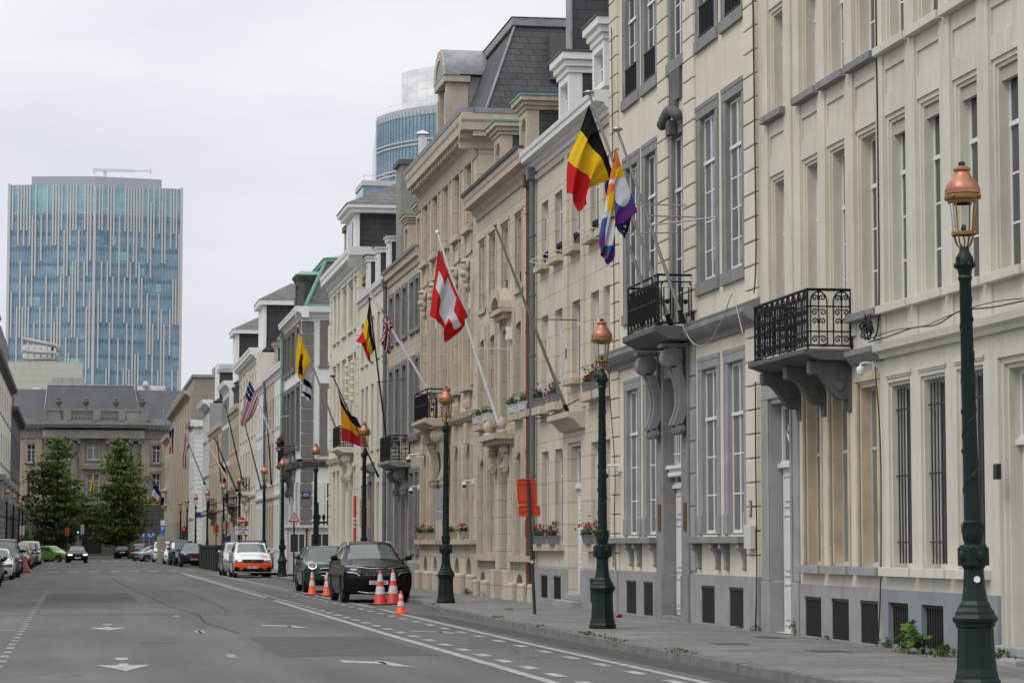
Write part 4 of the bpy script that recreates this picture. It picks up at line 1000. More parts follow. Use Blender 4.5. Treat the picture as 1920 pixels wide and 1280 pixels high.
def far_house(label, s0, s1, ztop, m, n, rows, pr=.4, cm=None, roofz=2.2, surm=None, rm=None, dorm=(), dm=None, base=None, dent=0, wfrac=.42, bal=None, quo=None, gm=None, side='R', c=11.6, group=None, ch=.7):
    h = House('terraced_house', label, s0, s1, m, mode=side, c=c, group=group)
    L = (s1-s0)/n
    B = [(s0+(k+.5)*L-L*wfrac/2, s0+(k+.5)*L+L*wfrac/2) for k in range(n)]
    for a0, a1 in B:
        for z0, z1 in rows: h.hole(a0, a1, z0, z1, .28)
    h.wall(0, ztop-.3, depth=9)
    for a0, a1 in B:
        for z0, z1 in rows:
            w = h.window(a0, a1, z0, z1, .26, 'simple', gm=gm or glass_dark)
            if surm: h.surround(a0, a1, z0, z1, .2, .06, surm, w, bevel=0)
            else: h.sill(a0-.1, a1+.1, z0-.14, z0, .1, cm or m, w, bevel=0)
    if base: h.band('plinth', 0, base[0], .05, [dict(a0=a0, a1=a1, z0=r[0], z1=r[1], d=.06) for a0, a1 in B for r in rows if r[1] < base[0]], base[1])
    h.profile('string_course', [(-.02, rows[-1][1]+.45), (.12, rows[-1][1]+.48), (.16, rows[-1][1]+.62), (-.02, rows[-1][1]+.66)], s0, s1, cm or m)
    h.cornice(ztop-ch, ztop, pr, cm or white_paint, dent=dent)
    if roofz: h.roof(ztop-.2, ztop+roofz, -.3, -2.2, 9, rm or slate)
    for d in dorm: h.dormer(d, d+1.2, -.2, ztop, ztop+1.45, 2.3, dm or white_paint, slate_hung, cap=.3, topm=zinc, capd=.4)
    if bal:
        b = balcony(h, bal[0], bal[1], .65, bal[2], bal[2]+.95, bal[3], 'rect', th=.25)
        for a in (bal[0]+.35, bal[1]-.35): volute_bracket(h, a, bal[2]-.25, .55, 1.1, bal[3], .3, b)
    if quo: h.quoins(s0+.02, s0+.6, .5, ztop-.8, quo, .5); h.quoins(s1-.6, s1-.02, .5, ztop-.8, quo, .5)
    return h
def pavilion(h, x0, y0, y1, z0, z1, zr):
    mb = MB(); mb.box((x0+.2, y0, z0), (x0+6, y1, z1)); p = h.part('pavilion', mb, slate_hung)
    mb = MB(); mb.box((x0, y0-.1, z0), (x0+.2, y1+.1, z1)); mb.box((x0-.3, y0-.4, z1), (x0+6.2, y1+.4, z1+.35)); h.part('pavilion_front', mb, white_paint, p)
    mb = MB(); mb.hull([(x0-.35, y0-.45, z1+.352), (x0-.35, y1+.45, z1+.352), (x0+6.3, y1+.45, z1+.352), (x0+6.3, y0-.45, z1+.352)], [(x0+2, (y0+y1)/2-.2, zr), (x0+2, (y0+y1)/2+.2, zr), (x0+5, (y0+y1)/2+.2, zr), (x0+5, (y0+y1)/2-.2, zr)]); h.part('pavilion_roof', mb, slate_pale, p)
ROWS = [(8.6, 10.4), (5.3, 7.7), (1.4, 3.9)]
h = far_house('narrow white house beside the green copper pipe of the corner house', 143.8, 151.2, 12.1, white_wall, 4, ROWS, pr=.3, dorm=(145.5, 148.6), dm=stone_trim, surm=None)
h = far_house('narrow beige-and-white house left of the white house by the copper pipe', 151.2, 157.6, 12.1, beige_far, 3, ROWS, pr=.3, cm=white_paint, dorm=(153,), dm=stone_trim)
h = far_house('white house with thin grey pilaster lines, right of the cream house with a heavy cornice', 157.6, 166.2, 12.0, white_wall, 5, ROWS, pr=.3)
h.downpipe(157.7, .3, 11.6, pipe_grey, .09, .12)
h = far_house('cream quoined house with a heavy cornice and stucco balcony, an American flag before it', 166.2, 184.0, 14.6, cream_far, 6, [(12.2, 13.2), (9.0, 11.2), (5.6, 8.0), (1.4, 4.3)], pr=.55, dent=.6, quo=cream_far, bal=(172.5, 175.8, 5.2, cream_far), roofz=1.5, ch=.9)
pavilion(h, 12.1, 168.0, 172.5, 14.2, 17.6, 19.3)
h = far_house('dirty beige stone house with stone dormers between the cream and the white corniced houses', 184.0, 197.0, 11.9, beige_far, 6, ROWS, pr=.3, cm=stone_trim, dorm=(186, 190, 194), dm=stone_dark, bal=(186.5, 190, 4.6, stone_dark))
h = far_house('white house with grey window strips and a slate pavilion on its roof', 197.0, 206.5, 14.4, white_wall, 4, [(11.4, 13.0), (8.4, 10.6), (5.0, 7.6), (1.3, 3.9)], pr=.5, surm=greywall_far, roofz=1.0)
pavilion(h, 12.2, 198.5, 203.0, 14.1, 18.2, 19.8)
h = far_house('low beige stone house with a carved doorway between white houses', 206.5, 227.0, 11.6, beige_far, 9, ROWS, pr=.3, cm=stone_trim, bal=(214, 218, 4.5, stone_dark), wfrac=.38)
h = far_house('pale grey corner house with a broad white eaves cornice and barrel dormer', 227.0, 238.5, 14.6, greywall_far, 5, [(11.2, 13.2), (8.0, 10.4), (4.9, 7.2), (1.3, 3.9)], pr=.7, cm=white_paint, roofz=1.0, surm=white_wall)
mb = MB(); mb.box((12.3, 229, 14.4), (12.55, 232, 18.0)); p = h.part('dormer', mb, white_paint); mb = MB(); mb.box((12.55, 229.1, 14.4), (17, 231.9, 17.2)); h.part('cheek', mb, slate, p)
mb = MB(); mb.hull([(12.35, 228.9+3.2*.5*(1-math.cos(PI*k/8)), 17.2+.9*math.sin(PI*k/8)) for k in range(9)], [(17, 228.9+3.2*.5*(1-math.cos(PI*k/8)), 17.2+.9*math.sin(PI*k/8)) for k in range(9)]); h.part('barrel_roof', mb, zinc, p)
h = far_house('white rusticated corner house with horizontal joints, a Hungarian flag before it', 256.5, 268.0, 14.2, white_wall, 5, [(11.0, 12.8), (7.6, 10.0), (4.6, 6.8), (1.3, 3.7)], pr=.45, roofz=1.3)
mb = MB(); z = .6
while z < 13.2: mb.box((11.62, 256.42, z), (20, 256.51, z+.42)); z += .47
h.part('rusticated_side', mb, white_wall)
h.cornice(13.5, 14.2, .45, white_paint, a0=256.0)
mb = MB(); mb.box((11.15, 256.05, 13.55), (20.5, 256.5, 14.19)); h.part('cornice_return', mb, white_paint)
# big plain apartment building
h = House('apartment_building', 'tall plain beige block with a blank grey gable and tall slit windows', 268.0, 325.0, beige_far)
n = 8; A = [(271+k*6.8, 272.4+k*6.8) for k in range(n)]
for a0, a1 in A: h.hole(a0, a1, 6.0, 16.4, .35); h.hole(a0, a1+1, 1.0, 4.2, .3)
h.wall(0, 17.6, depth=14)
for a0, a1 in A: h.window(a0, a1, 6.0, 16.4, .3, 'simple', fm=greywall_far, gm=glass_dark, fw=.12); h.window(a0, a1+1, 1.0, 4.2, .28, 'simple', fm=greywall_far, gm=glass_dark, fw=.12)
h.cornice(17.2, 17.9, .7, stone_trim)
mb = MB(); mb.box((11.9, 266.5, 14), (25, 325, 19.2)); u = h.part('attic_storey', mb, M('grey_panel_gable', (.30, .27, .225), .85, var=.15, vs=.5, streak=.3, brick=(3.2, 1.6, .05, (.36, .33, .28), (.28, .255, .215))))
mb = MB(); mb.box((11.7, 266.3, 19.2), (25.2, 325, 19.5)); mb.box((14, 266.6, 19.5), (17, 270, 20.3)); mb.tube([(22.2, 268, 19.5), (22.2, 268, 26)], .06, 5); h.part('roof_parapet', mb, greywall_far, u)
mb = MB(); mb.box((20, 266.5, 18), (24.6, 272, 21.4)); mb.box((19.8, 266.3, 21.4), (24.8, 272.2, 21.8))
for q in (22.6, 23.9):
    mb.tube([(q, 267, 21.8), (q, 267, 25)], .05, 4)
for z in (23.4, 25): mb.tube([(22.6, 267, z), (23.9, 267, z)], .05, 4)
h.part('lift_housing', mb, beige_far, u)
h = House('apartment_building', 'pale stone building with a curved stone bay, last on the right before the palace', 325.0, 346.0, beige_far)
for k in range(5):
    for z0, z1 in ((10, 12.4), (6.2, 8.8), (1.5, 4.2)): h.hole(327+k*3.8, 328.6+k*3.8, z0, z1, .3)
h.wall(0, 15.4, depth=10)
for k in range(5):
    for z0, z1 in ((10, 12.4), (6.2, 8.8), (1.5, 4.2)): h.window(327+k*3.8, 328.6+k*3.8, z0, z1, .28, 'simple', gm=glass_dark)
mb = MB(); mb.lathe([(.2, 6.0), (.7, 6.6), (.75, 6.8), (.62, 6.9), (.62, 8.4), (.8, 8.6), (.8, 8.8), (.2, 9.0)], (11.55, 336, 0), 14); h.part('oriel', mb, beige_far, smooth=40)
h.cornice(14.9, 15.7, .6, stone_trim)

# ================================================================ left-hand row (only its far end is in the picture)
LR = [(9.4, 12.6), (5.6, 8.2), (1.4, 4.0)]
for i, (s0, s1, zt, m, n, lab) in enumerate(((60, 84, 14.0, white_wall, 7, 'off-white house, nearest of the row on the left pavement'), (84, 106, 15.2, beige_far, 7, 'beige stone house, second of the row on the left pavement'), (106, 132, 14.2, cream_far, 8, 'cream house, third of the row on the left pavement'), (132, 160, 15.0, white_wall, 8, 'white house, fourth of the row on the left pavement'), (160, 190, 14.5, beige_far, 9, 'pale stone house, fifth of the row on the left pavement'), (190, 226, 15.6, cream_far, 9, 'cream house next before the cream house with the grey rusticated base on the left'))):
    far_house(lab, s0, s1, zt, m, n, [(9.6, 11.8), (5.6, 8.2), (1.4, 4.0)], side='L', c=-7.6, roofz=2.0, pr=.5)
rust = M('grey_rusticated_stone', (.27, .27, .275), .85, var=.15, vs=1, streak=.3, brick=(1.4, .55, .05, (.09, .09, .09), (.25, .25, .255)))
h = far_house('cream left-hand house with a grey rusticated ground floor, behind the left lamps', 226, 290, 19.0, cream_far, 10, [(14.4, 17.2), (9.6, 12.8), (5.6, 8.6), (1.4, 3.9)], side='L', c=-7.6, roofz=0, pr=.7, cm=stone_dark, base=(5.0, rust), wfrac=.34)
mb = MB()
for k in range(5):
    a = 230+k*12.5
    mb.hull([h.P(a, 0, 4.6), h.P(a+3, 0, 4.6), h.P(a+3, .5, 4.9), h.P(a, .5, 4.9)], [h.P(a-.2, 0, 5.6), h.P(a+3.2, 0, 5.6), h.P(a+3.2, 1.1, 5.6), h.P(a-.2, 1.1, 5.6)])
    h.box(mb, a, a+3, 0, .9, 5.6, 7.4); h.box(mb, a-.3, a+3.3, 0, 1.2, 7.4, 7.9)
h.part('carved_bays', mb, bluestone_l)
mb = MB(); h.box(mb, 236, 250, -4, -.3, 18.8, 21.4); h.box(mb, 260, 288, -4, -.4, 18.8, 23.8)
for k in range(4): h.box(mb, 228+k*3.2, 228.8+k*3.2, -.6, .2, 19, 21.8); mb.lathe([(.5, 0), (.3, .3), (.55, .8), (.2, 1.4)], h.P(228.4+k*3.2, -.2, 21.8), 10)
h.part('attic', mb, M('dark_grey_attic', (.17, .165, .16), .85, var=.3, vs=.8, streak=.5))
h = far_house('dark brown-stone house on the left with red brick edging, next to the palace', 290, 336, 17.2, stone_dark, 8, [(11.6, 14.4), (6.6, 9.4), (1.4, 4.2)], side='L', c=-7.6, roofz=0, pr=.8, cm=stone_dark, surm=bluestone)
mb = MB(); h.box(mb, 292, 334, -6, -.8, 17.0, 21.2); h.part('brick_attic', mb, M('dark_red_brick', (.19, .085, .05), .85, var=.3, vs=.8))
# ================================================================ palace closing the street
pal_brick = M('palace_pale_brick', (.40, .355, .265), .85, var=.25, vs=.35, streak=.5, stain=(.2, .18, .15), brick=(.8, .25, .02, (.33, .29, .22), (.42, .37, .28)))
pal_stone = M('palace_grey_stone', (.235, .225, .205), .85, var=.3, vs=.5, streak=.6, stain=(.09, .085, .08))
pal_base = M('palace_sooty_base', (.115, .105, .09), .85, var=.25, vs=.5, streak=.4, brick=(30, .62, .05, (.05, .045, .04), (.125, .115, .10)))
PY = 350.0
h = House('palace', 'grey stone palace with columns, urns and slate roof closing the street end', -16.0, 22.0, pal_brick, mode='F', c=PY, cat='palace')
BX = [-2.6-3.05, 1.98, 5.95]                       # bay centres (one hides behind the left tree)
BX = [-5.4, -1.9+.0, 1.98, 5.9, 9.4]
bays = [1.98, -2.0, 5.95]
for c in bays:
    h.hole(c-.85, c+.85, 8.0, 11.2, .5); h.hole(c-.85, c+.85, 13.2, 15.5, .5)
for c in (-6.4, 10.6, -10.5, 15, -14, 19):
    h.hole(c-.55, c+.55, 8.0, 11.3, .4); h.hole(c-.55, c+.55, 12.8, 15.2, .4); h.hole(c-.5, c+.5, 2.6, 5.0, .4)
h.wall(7.0, 16.4, depth=18)
h.hole(.6, 3.3, .3, 5.6, 1.0, arch=1.35)
h.wall(0, 7.0, depth=18, o=.35, mat=pal_base, name='rusticated_base')
for c in bays:
    for z0, z1 in ((8.0, 11.2), (13.2, 15.5)):
        w = h.window(c-.85, c+.85, z0, z1, .45, 'cross', gm=curtain_glass, fw=.12); h.surround(c-.85, c+.85, z0, z1, .3, .12, pal_stone, w, bevel=0)
    mb = MB(); mb.sweep([(c-1.5, 11.9), (c+1.5, 11.9), (c+1.5, 12.1), (c, 12.75), (c-1.5, 12.1)], lambda a, z: h.P(a, -.02, z), lambda a, z: h.P(a, .5, z)); h.part('pediment', mb, pal_stone)
for c in (-6.4, 10.6, -10.5, 15, -14, 19):
    for z0, z1 in ((8.0, 11.3), (12.8, 15.2)):
        w = h.window(c-.55, c+.55, z0, z1, .38, 'cross', gm=glass, fw=.1); h.surround(c-.55, c+.55, z0, z1, .4, .1, pal_stone, w, bevel=0)
mb = MB()
for c in (.1-.6, 4.45, 7.75, -3.9): 
    mb.lathe([(.78, 7.0), (.78, 7.3), (.62, 7.5), (.6, 11), (.52, 15.2), (.6, 15.3)], h.P(c, .35, 0), 16)
    h.box(mb, c-.75, c+.75, -.2, 1.0, 15.75, 16.1)
    for sd in (-1, 1):
        r0 = [h.P(c+sd*.55+.26*math.cos(2*PI*k/10), .1, 15.55+.26*math.sin(2*PI*k/10)) for k in range(10)]; r1 = [h.P(c+sd*.55+.26*math.cos(2*PI*k/10), .95, 15.55+.26*math.sin(2*PI*k/10)) for k in range(10)]
        mb.hull(r0, r1)
h.part('columns', mb, pal_stone, smooth=40)
mb = MB()
for x0, x1 in ((-7.3, -7.0), (-5.9, -4.9), (8.5, 9.2), (11.3, 12.0)): h.box(mb, x0, x1, -.02, .12, 7.0, 16.1)
h.part('pilasters', mb, pal_brick)
mb = MB()
h.box(mb, -16, 22, -.3, .2, 16.1, 17.2); h.box(mb, -16, 22, -.3, .35, 17.2, 17.6); h.box(mb, -16, 22, -.3, .8, 17.6, 17.95); h.box(mb, -16, 22, -.3, 1.0, 17.95, 18.25); h.box(mb, -4.9, 8.9, .2, 1.1, 16.1, 17.2); h.box(mb, -4.9, 8.9, .8, 1.5, 17.6, 17.95); h.box(mb, -4.9, 8.9, 1.0, 1.7, 17.95, 18.25)
n = 70
for k in range(n): h.box(mb, -16+38*k/n, -16+38*(k+.5)/n, .35, .7, 17.35, 17.6)
h.part('entablature', mb, pal_stone)
mb = MB(); h.box(mb, -16, 22, -.3, .1, 18.25, 18.9); h.box(mb, -5.2, 9.2, -.3, .4, 18.25, 18.6); h.box(mb, -5.2, 9.2, -.2, .4, 19.9, 20.2)
for k in range(5): c = (-4.9, -1.6, 2.0+.4, 6.0-.2, 8.9)[k]; h.box(mb, c-.5, c+.5, -.2, .45, 18.6, 19.9)
for x0, x1 in ((-5.2, -2.5), (6.4, 9.0)): h.box(mb, x0, x1, -.1, .3, 18.6, 19.9)
for k in range(40): mb.lathe([(.06, 0), (.14, .4), (.07, .9), (.1, 1.3)], h.P(-4.4+12.8*k/39, .1, 18.6), 6)
h.part('balustrade', mb, pal_stone)
for c in (-2.8, .9, 5.0, 8.6):
    mb = MB(); mb.lathe([(.3, 0), (.3, .15), (.12, .3), (.42, .7), (.48, 1.0), (.2, 1.2), (.3, 1.35), (.08, 1.6), (.03, 1.75)], h.P(c, .1, 20.2), 12); h.part('urn', mb, stone_dark, smooth=50)
mb = MB(); mb.hull([(-16, PY+1.0, 18.3), (22, PY+1.0, 18.3), (22, PY+17, 18.3), (-16, PY+17, 18.3)], [(-15.5, PY+4.5, 23.1), (21.5, PY+4.5, 23.1), (21.5, PY+13, 23.1), (-15.5, PY+13, 23.1)])
mb.hull([(-4.95, PY+.8, 18.3), (8.6, PY+.8, 18.3), (8.6, PY+12, 18.3), (-4.95, PY+12, 18.3)], [(-4.4, PY+3.6, 23.6), (7.5, PY+3.6, 23.6), (7.5, PY+11, 23.6), (-4.4, PY+11, 23.6)])
rf = h.part('slate_roof', mb, M('palace_slate', (.082, .087, .10), .65, var=.25, vs=.6, streak=.3))
mb = MB(); mb.tube([(-4.93, PY+.78, 18.35), (-4.4, PY+3.58, 23.62)], .07, 5); mb.tube([(8.58, PY+.78, 18.35), (7.5, PY+3.58, 23.62)], .07, 5); mb.tube([(-4.4, PY+3.6, 23.63), (7.5, PY+3.6, 23.63)], .09, 5); h.part('ridge_flashing', mb, zinc, rf)
mb = MB()
for x0, x1, z in ((8.2, 12, 23.9), (-6.5, -5, 23.5)): mb.box((x0, PY+7, 22), (x1, PY+9, z))
mb.lathe([(.45, 0), (.45, .5), (.3, .8), (.05, .95)], (9.2, PY+6.5, 23.6), 12); h.part('roof_plant', mb, M('pale_roof_plant', (.5, .48, .44), .7), rf, smooth=40)
mb = MB(); h.box(mb, -1.6, 5.4, .35, 1.9, 7.0, 7.45); h.box(mb, -1.6, 5.4, 1.6, 1.85, 8.3, 8.5)
for k in range(18): mb.lathe([(.07, 0), (.13, .3), (.07, .7), (.1, .85)], h.P(-1.4+6.6*k/17, 1.72, 7.45), 6)
h.part('balcony', mb, pal_stone)
mb = MB(); h.box(mb, .6, 3.3, -.7, -.6, .3, 4.25); h.box(mb, 1.93, 1.97, -.6, -.55, .3, 4.25)
for k in range(4):
    for j in range(2): h.box(mb, .8+1.3*j, 1.75+1.3*j, -.6, -.56, .6+.9*k, 1.3+.9*k)
d = h.part('door', mb, MF('black_brown_door', (.02, .016, .013), .5))
mb = MB()
for k in range(7): a = PI*k/6; mb.tube([h.P(1.95, -.62, 4.3), h.P(1.95+1.3*math.cos(a), -.62, 4.3+1.3*math.sin(a))], .03, 4)
h.part('fan_tracery', mb, iron, d)
mb = MB(); mb.face([h.P(.5, -.68, 4.25), h.P(3.4, -.68, 4.25), h.P(3.4, -.68, 5.7), h.P(.5, -.68, 5.7)]); h.part('fanlight', mb, glass_dark, d)
mb = MB()
for k in range(9):
    a0, a1 = PI*k/9+.03, PI*(k+1)/9-.03
    q = [(1.95+r*math.cos(a), 4.25+r*math.sin(a)) for r, a in ((1.4, a0), (1.4, a1), (2.1, a1), (2.1, a0))]
    mb.hull([h.P(x, .3, z) for x, z in q], [h.P(x, .55, z) for x, z in q])
h.part('arch_stones', mb, pal_base)

# low pale building with pipework behind the palace, on the left
h = House('plant_building', 'low pale building with silver pipework on its roof, before the wide glass tower', -14, .45, M('pale_panels', (.50, .485, .43), .7, var=.08, brick=(2.0, 1.0, .03, (.42, .4, .36), (.49, .475, .42))), mode='F', c=400.0, cat='building')
h.wall(0, 30.2, depth=15)
mb = MB()
for k in range(3): h.box(mb, -4.2+1.6*k, -2.7+1.6*k, 0, .08, 26.4, 27.8)
h.part('louvres', mb, M('louvre_grey', (.36, .36, .33), .6))
mb = MB()
mb.tube([(-9, 402, 32.0), (-4.0, 402, 31.7), (-3.6, 402, 31.5), (-3.5, 402, 30.4)], .35, 8); mb.tube([(-9, 403, 34.0), (-3.9, 403, 33.0), (-3.4, 403, 32.6), (-3.4, 403, 31.9)], .35, 8); mb.tube([(-9, 404, 30.9), (-3.2, 404, 30.9)], .3, 8)
h.part('pipes', mb, MF('silver_pipe', (.30, .30, .30), .5, metal=.3), smooth=True)
mb = MB()
for k in range(5): mb.hull([(-9+k, 405, 31), (-8.3+k, 405, 31), (-8.3+k, 407, 31), (-9+k, 407, 31)], [(-9.1+k, 405, 33.2), (-8.1+k, 405, 33.2), (-8.1+k, 407, 33.2), (-9.1+k, 407, 33.2)])
mb.box((-4.5, 405, 30.3), (-3.4, 407, 33)); h.part('coolers', mb, M('cooler_white', (.6, .6, .6), .6))

# ================================================================ glass towers
def tower_glass(name, c1, c2, cw, rh, off=0.0, mo=(.25, .33, .38)):
    m, nt, b = new_mat(name)
    sx = nt.nodes.new('ShaderNodeSeparateXYZ'); g = nt.nodes.new('ShaderNodeNewGeometry'); nt.links.new(g.outputs['Position'], sx.inputs[0])
    cb = nt.nodes.new('ShaderNodeCombineXYZ'); nt.links.new(sx.outputs['X'], cb.inputs[0]); nt.links.new(sx.outputs['Z'], cb.inputs[1])
    t = nt.nodes.new('ShaderNodeTexBrick'); t.offset = off; t.inputs['Scale'].default_value = 1; t.inputs['Brick Width'].default_value = cw; t.inputs['Row Height'].default_value = rh
    t.inputs['Mortar Size'].default_value = .05; t.inputs['Bias'].default_value = 0.0
    t.inputs['Color1'].default_value = (*c1, 1); t.inputs['Color2'].default_value = (*c2, 1); t.inputs['Mortar'].default_value = (*mo, 1)
    nt.links.new(cb.outputs[0], t.inputs['Vector'])
    n = _noise(nt, _pos(nt, (.12, .12, .25)), 1, 3)
    col = _mix(nt, 1.0, t.outputs['Color'], _ramp(nt, n, .35, .65, (.75, .78, .8, 1), (1.2, 1.15, 1.1, 1)), 'MULTIPLY')
    nt.links.new(col, b.inputs['Base Color']); b.inputs['Roughness'].default_value = .12; b.inputs['Specular IOR Level'].default_value = .6
    return m
tg = tower_glass('tower_blue_glass', (.15, .265, .375), (.225, .36, .465), 1.45, 3.9)
tgd = tower_glass('tower_spandrel_glass', (.085, .17, .255), (.115, .21, .30), 1.45, 3.9)
tt = tower_glass('tower_teal_glass', (.20, .42, .46), (.27, .50, .52), 1.45, 3.9)
white_panel = M('pale_metal_fin', (.52, .515, .50), .5, var=.05)
h = House('office_tower', 'wide blue glass tower with broken white vertical fins and a roof crane', -18.2, 25.2, tg, mode='F', c=640.0, cat='tower')
def tz(a): return 640+abs(a-3.2)*.22
mb = MB(); mb.hull([(-18.2, tz(-18.2), 0), (3.2, 640, 0), (25.2, tz(25.2), 0), (25.2, 680, 0), (-18.2, 680, 0)], [(-18.2, tz(-18.2), 92.6), (3.2, 640, 92.6), (25.2, tz(25.2), 92.6), (25.2, 680, 92.6), (-18.2, 680, 92.6)]); h.part('glass_wall', mb, tg)
FH = 3.9
mb = MB(); mt = MB()
def strip(m, a0, a1, z0, z1, t):
    m.hull([(a0, tz(a0)-.01, z0), (a1, tz(a1)-.01, z0), (a1, tz(a1)-t, z0), (a0, tz(a0)-t, z0)], [(a0, tz(a0)-.01, z1), (a1, tz(a1)-.01, z1), (a1, tz(a1)-t, z1), (a0, tz(a0)-t, z1)])
for f in range(22):
    for (x0, x1) in ((-18.1, 3.1), (3.3, 25.1)): strip(mb, x0, x1, 92.6-FH*f-.9-.35, 92.6-FH*f-.35, .06)
h.part('spandrels', mb, tgd)
for (x0, x1) in ((-18.1, 3.1), (3.3, 25.1)): strip(mt, x0, x1, 92.6-2*FH+.3, 92.5, .10)
for k in range(16):
    a = R.uniform(-17, 23); a -= a % 1.45
    if abs(a-3.2) < 2.5 or a+2.9 > 25: continue
    f = R.randint(3, 17); strip(mt, a, a+1.45*R.choice((1, 2, 2)), 92.6-FH*f-3.5, 92.6-FH*f-1.3, .08)
h.part('teal_panes', mt, tt)
mb = MB()
a = -17.6; col = 0
while a < 24.9:
    if abs(a-3.2) > .9:
        z = 92.6-FH*(0 if R.random() < .85 else R.randint(1, 3)); 
        while z > 25:
            ln = R.choice((3, 3, 4, 4, 5, 6)); z1 = z-FH*ln
            strip(mb, a, a+.40, max(25, z1), z, .32)
            z = z1-FH*R.choice((2, 2, 3, 3, 4, 5))
    a += .725*R.choice((1, 1, 1, 2))
strip(mb, 2.85, 3.2, 20, 92.6, .4); strip(mb, 3.2, 3.55, 20, 92.6, .4)
strip(mb, -18.6, -17.9, 15, 92.9, .5); strip(mb, 24.9, 25.6, 15, 92.9, .5)
h.part('white_fins', mb, white_panel)
mb = MB(); a = -17.9
while a < 25: strip(mb, a, a+.07, 20, 92.6, .12); a += .725
h.part('mullions', mb, M('mullion_pale_blue', (.42, .50, .55), .5, var=0))
mb = MB(); mb.hull([(-12.8, 648, 92.6), (3.2, 645, 92.6), (20.2, 648, 92.6), (20.2, 675, 92.6), (-12.8, 675, 92.6)], [(-12.8, 648, 95.4), (3.2, 645, 95.4), (20.2, 648, 95.4), (20.2, 675, 95.4), (-12.8, 675, 95.4)]); h.part('plant_storey', mb, M('grey_plant_cladding', (.36, .365, .385), .6, var=.05, brick=(.5, 9, .03, (.3, .305, .33), (.36, .365, .385))))
mb = MB(); mb.box((5.4, 655, 95.4), (6.2, 656, 98.7)); mb.box((2.8, 654.7, 98.2), (13.5, 655.3, 98.9)); mb.box((13.5, 654.8, 98.4), (17.6, 655.2, 98.7)); mb.box((2.6, 654.6, 97.6), (3.4, 655.4, 98.9)); mb.box((17.3, 654.7, 98.2), (17.8, 655.3, 99.1)); mb.tube([(17.5, 655, 98.2), (17.5, 655, 95.4)], .06, 4)
h.part('roof_crane', mb, MF('pale_crane_paint', (.60, .60, .60), .5))

h = House('office_tower', 'curved pale-blue glass tower with a glazed screen on top, above the mid-street roofs', 56, 90, tg, mode='F', c=480.0, cat='tower')
g2 = tower_glass('pale_tower_glass', (.16, .27, .35), (.22, .34, .42), 1.0, 4.1)
def arc2(k, n=26, off=0.0):
    t = k/n; a = math.radians(188+ (300-188)*t); return (84+(27+off)*math.cos(a), 492+(27+off)*math.sin(a))
def ring2(mb, k0, k1, z0, z1, off=0.0, n=26):
    P = [arc2(k, n, off) for k in range(k0, k1+1)]
    for p, q in zip(P, P[1:]): mb.face([(p[0], p[1], z0), (q[0], q[1], z0), (q[0], q[1], z1), (p[0], p[1], z1)], True)
mb = MB(); ring2(mb, 0, 26, 20, 85.0); P = [arc2(k) for k in range(27)]; mb.face([(x, y, 85.0) for x, y in P]+[(100, 500, 85)]); p0 = P[0]; mb.face([(p0[0], p0[1], 20), (p0[0]+4, 530, 20), (p0[0]+4, 530, 85), (p0[0], p0[1], 85)])
h.part('curved_glass', mb, g2)
mb = MB()
for z, t in ((84.0, 1.6), (79.0, .35), (78.2, .35), (73.6, .35), (72.8, .35), (68.2, .35), (67.4, .35), (63, .4)): ring2(mb, 0, 26, z, z+t, .25 if t < 1 else .12)
h.part('horizontal_bands', mb, M('band_metal', (.42, .44, .45), .5))
mb = MB()
for k in range(0, 53):
    x, y = arc2(k, 52, .12); mb.box((x-.06, y-.06, 20), (x+.06, y+.06, 85))
h.part('mullions', mb, M('mullion_blue_grey', (.22, .30, .36), .5, var=0))
mb = MB(); ring2(mb, 3, 26, 85.6, 93.8, -3); ring2(mb, 0, 26, 85.8, 85.95, .2); ring2(mb, 0, 26, 86.6, 86.72, .2); h.part('glazed_screen', mb, tower_glass('milky_screen_glass', (.72, .74, .77), (.75, .77, .79), 1.6, 1.6, mo=(.6, .63, .66)))
mb = MB(); mb.box((53.4, 478, 30), (62.0, 490, 70.6)); w = h.part('lower_wing', mb, g2)
mb = MB(); mb.box((53.2, 477.7, 70.6), (62.2, 490.2, 71.6)); 
for k in range(6): mb.box((53.6+1.5*k, 478, 71.6), (53.66+1.5*k, 478.1, 72.6))
mb.box((53.4, 478, 72.55), (62, 478.06, 72.63)); h.part('wing_parapet', mb, white_panel, w)
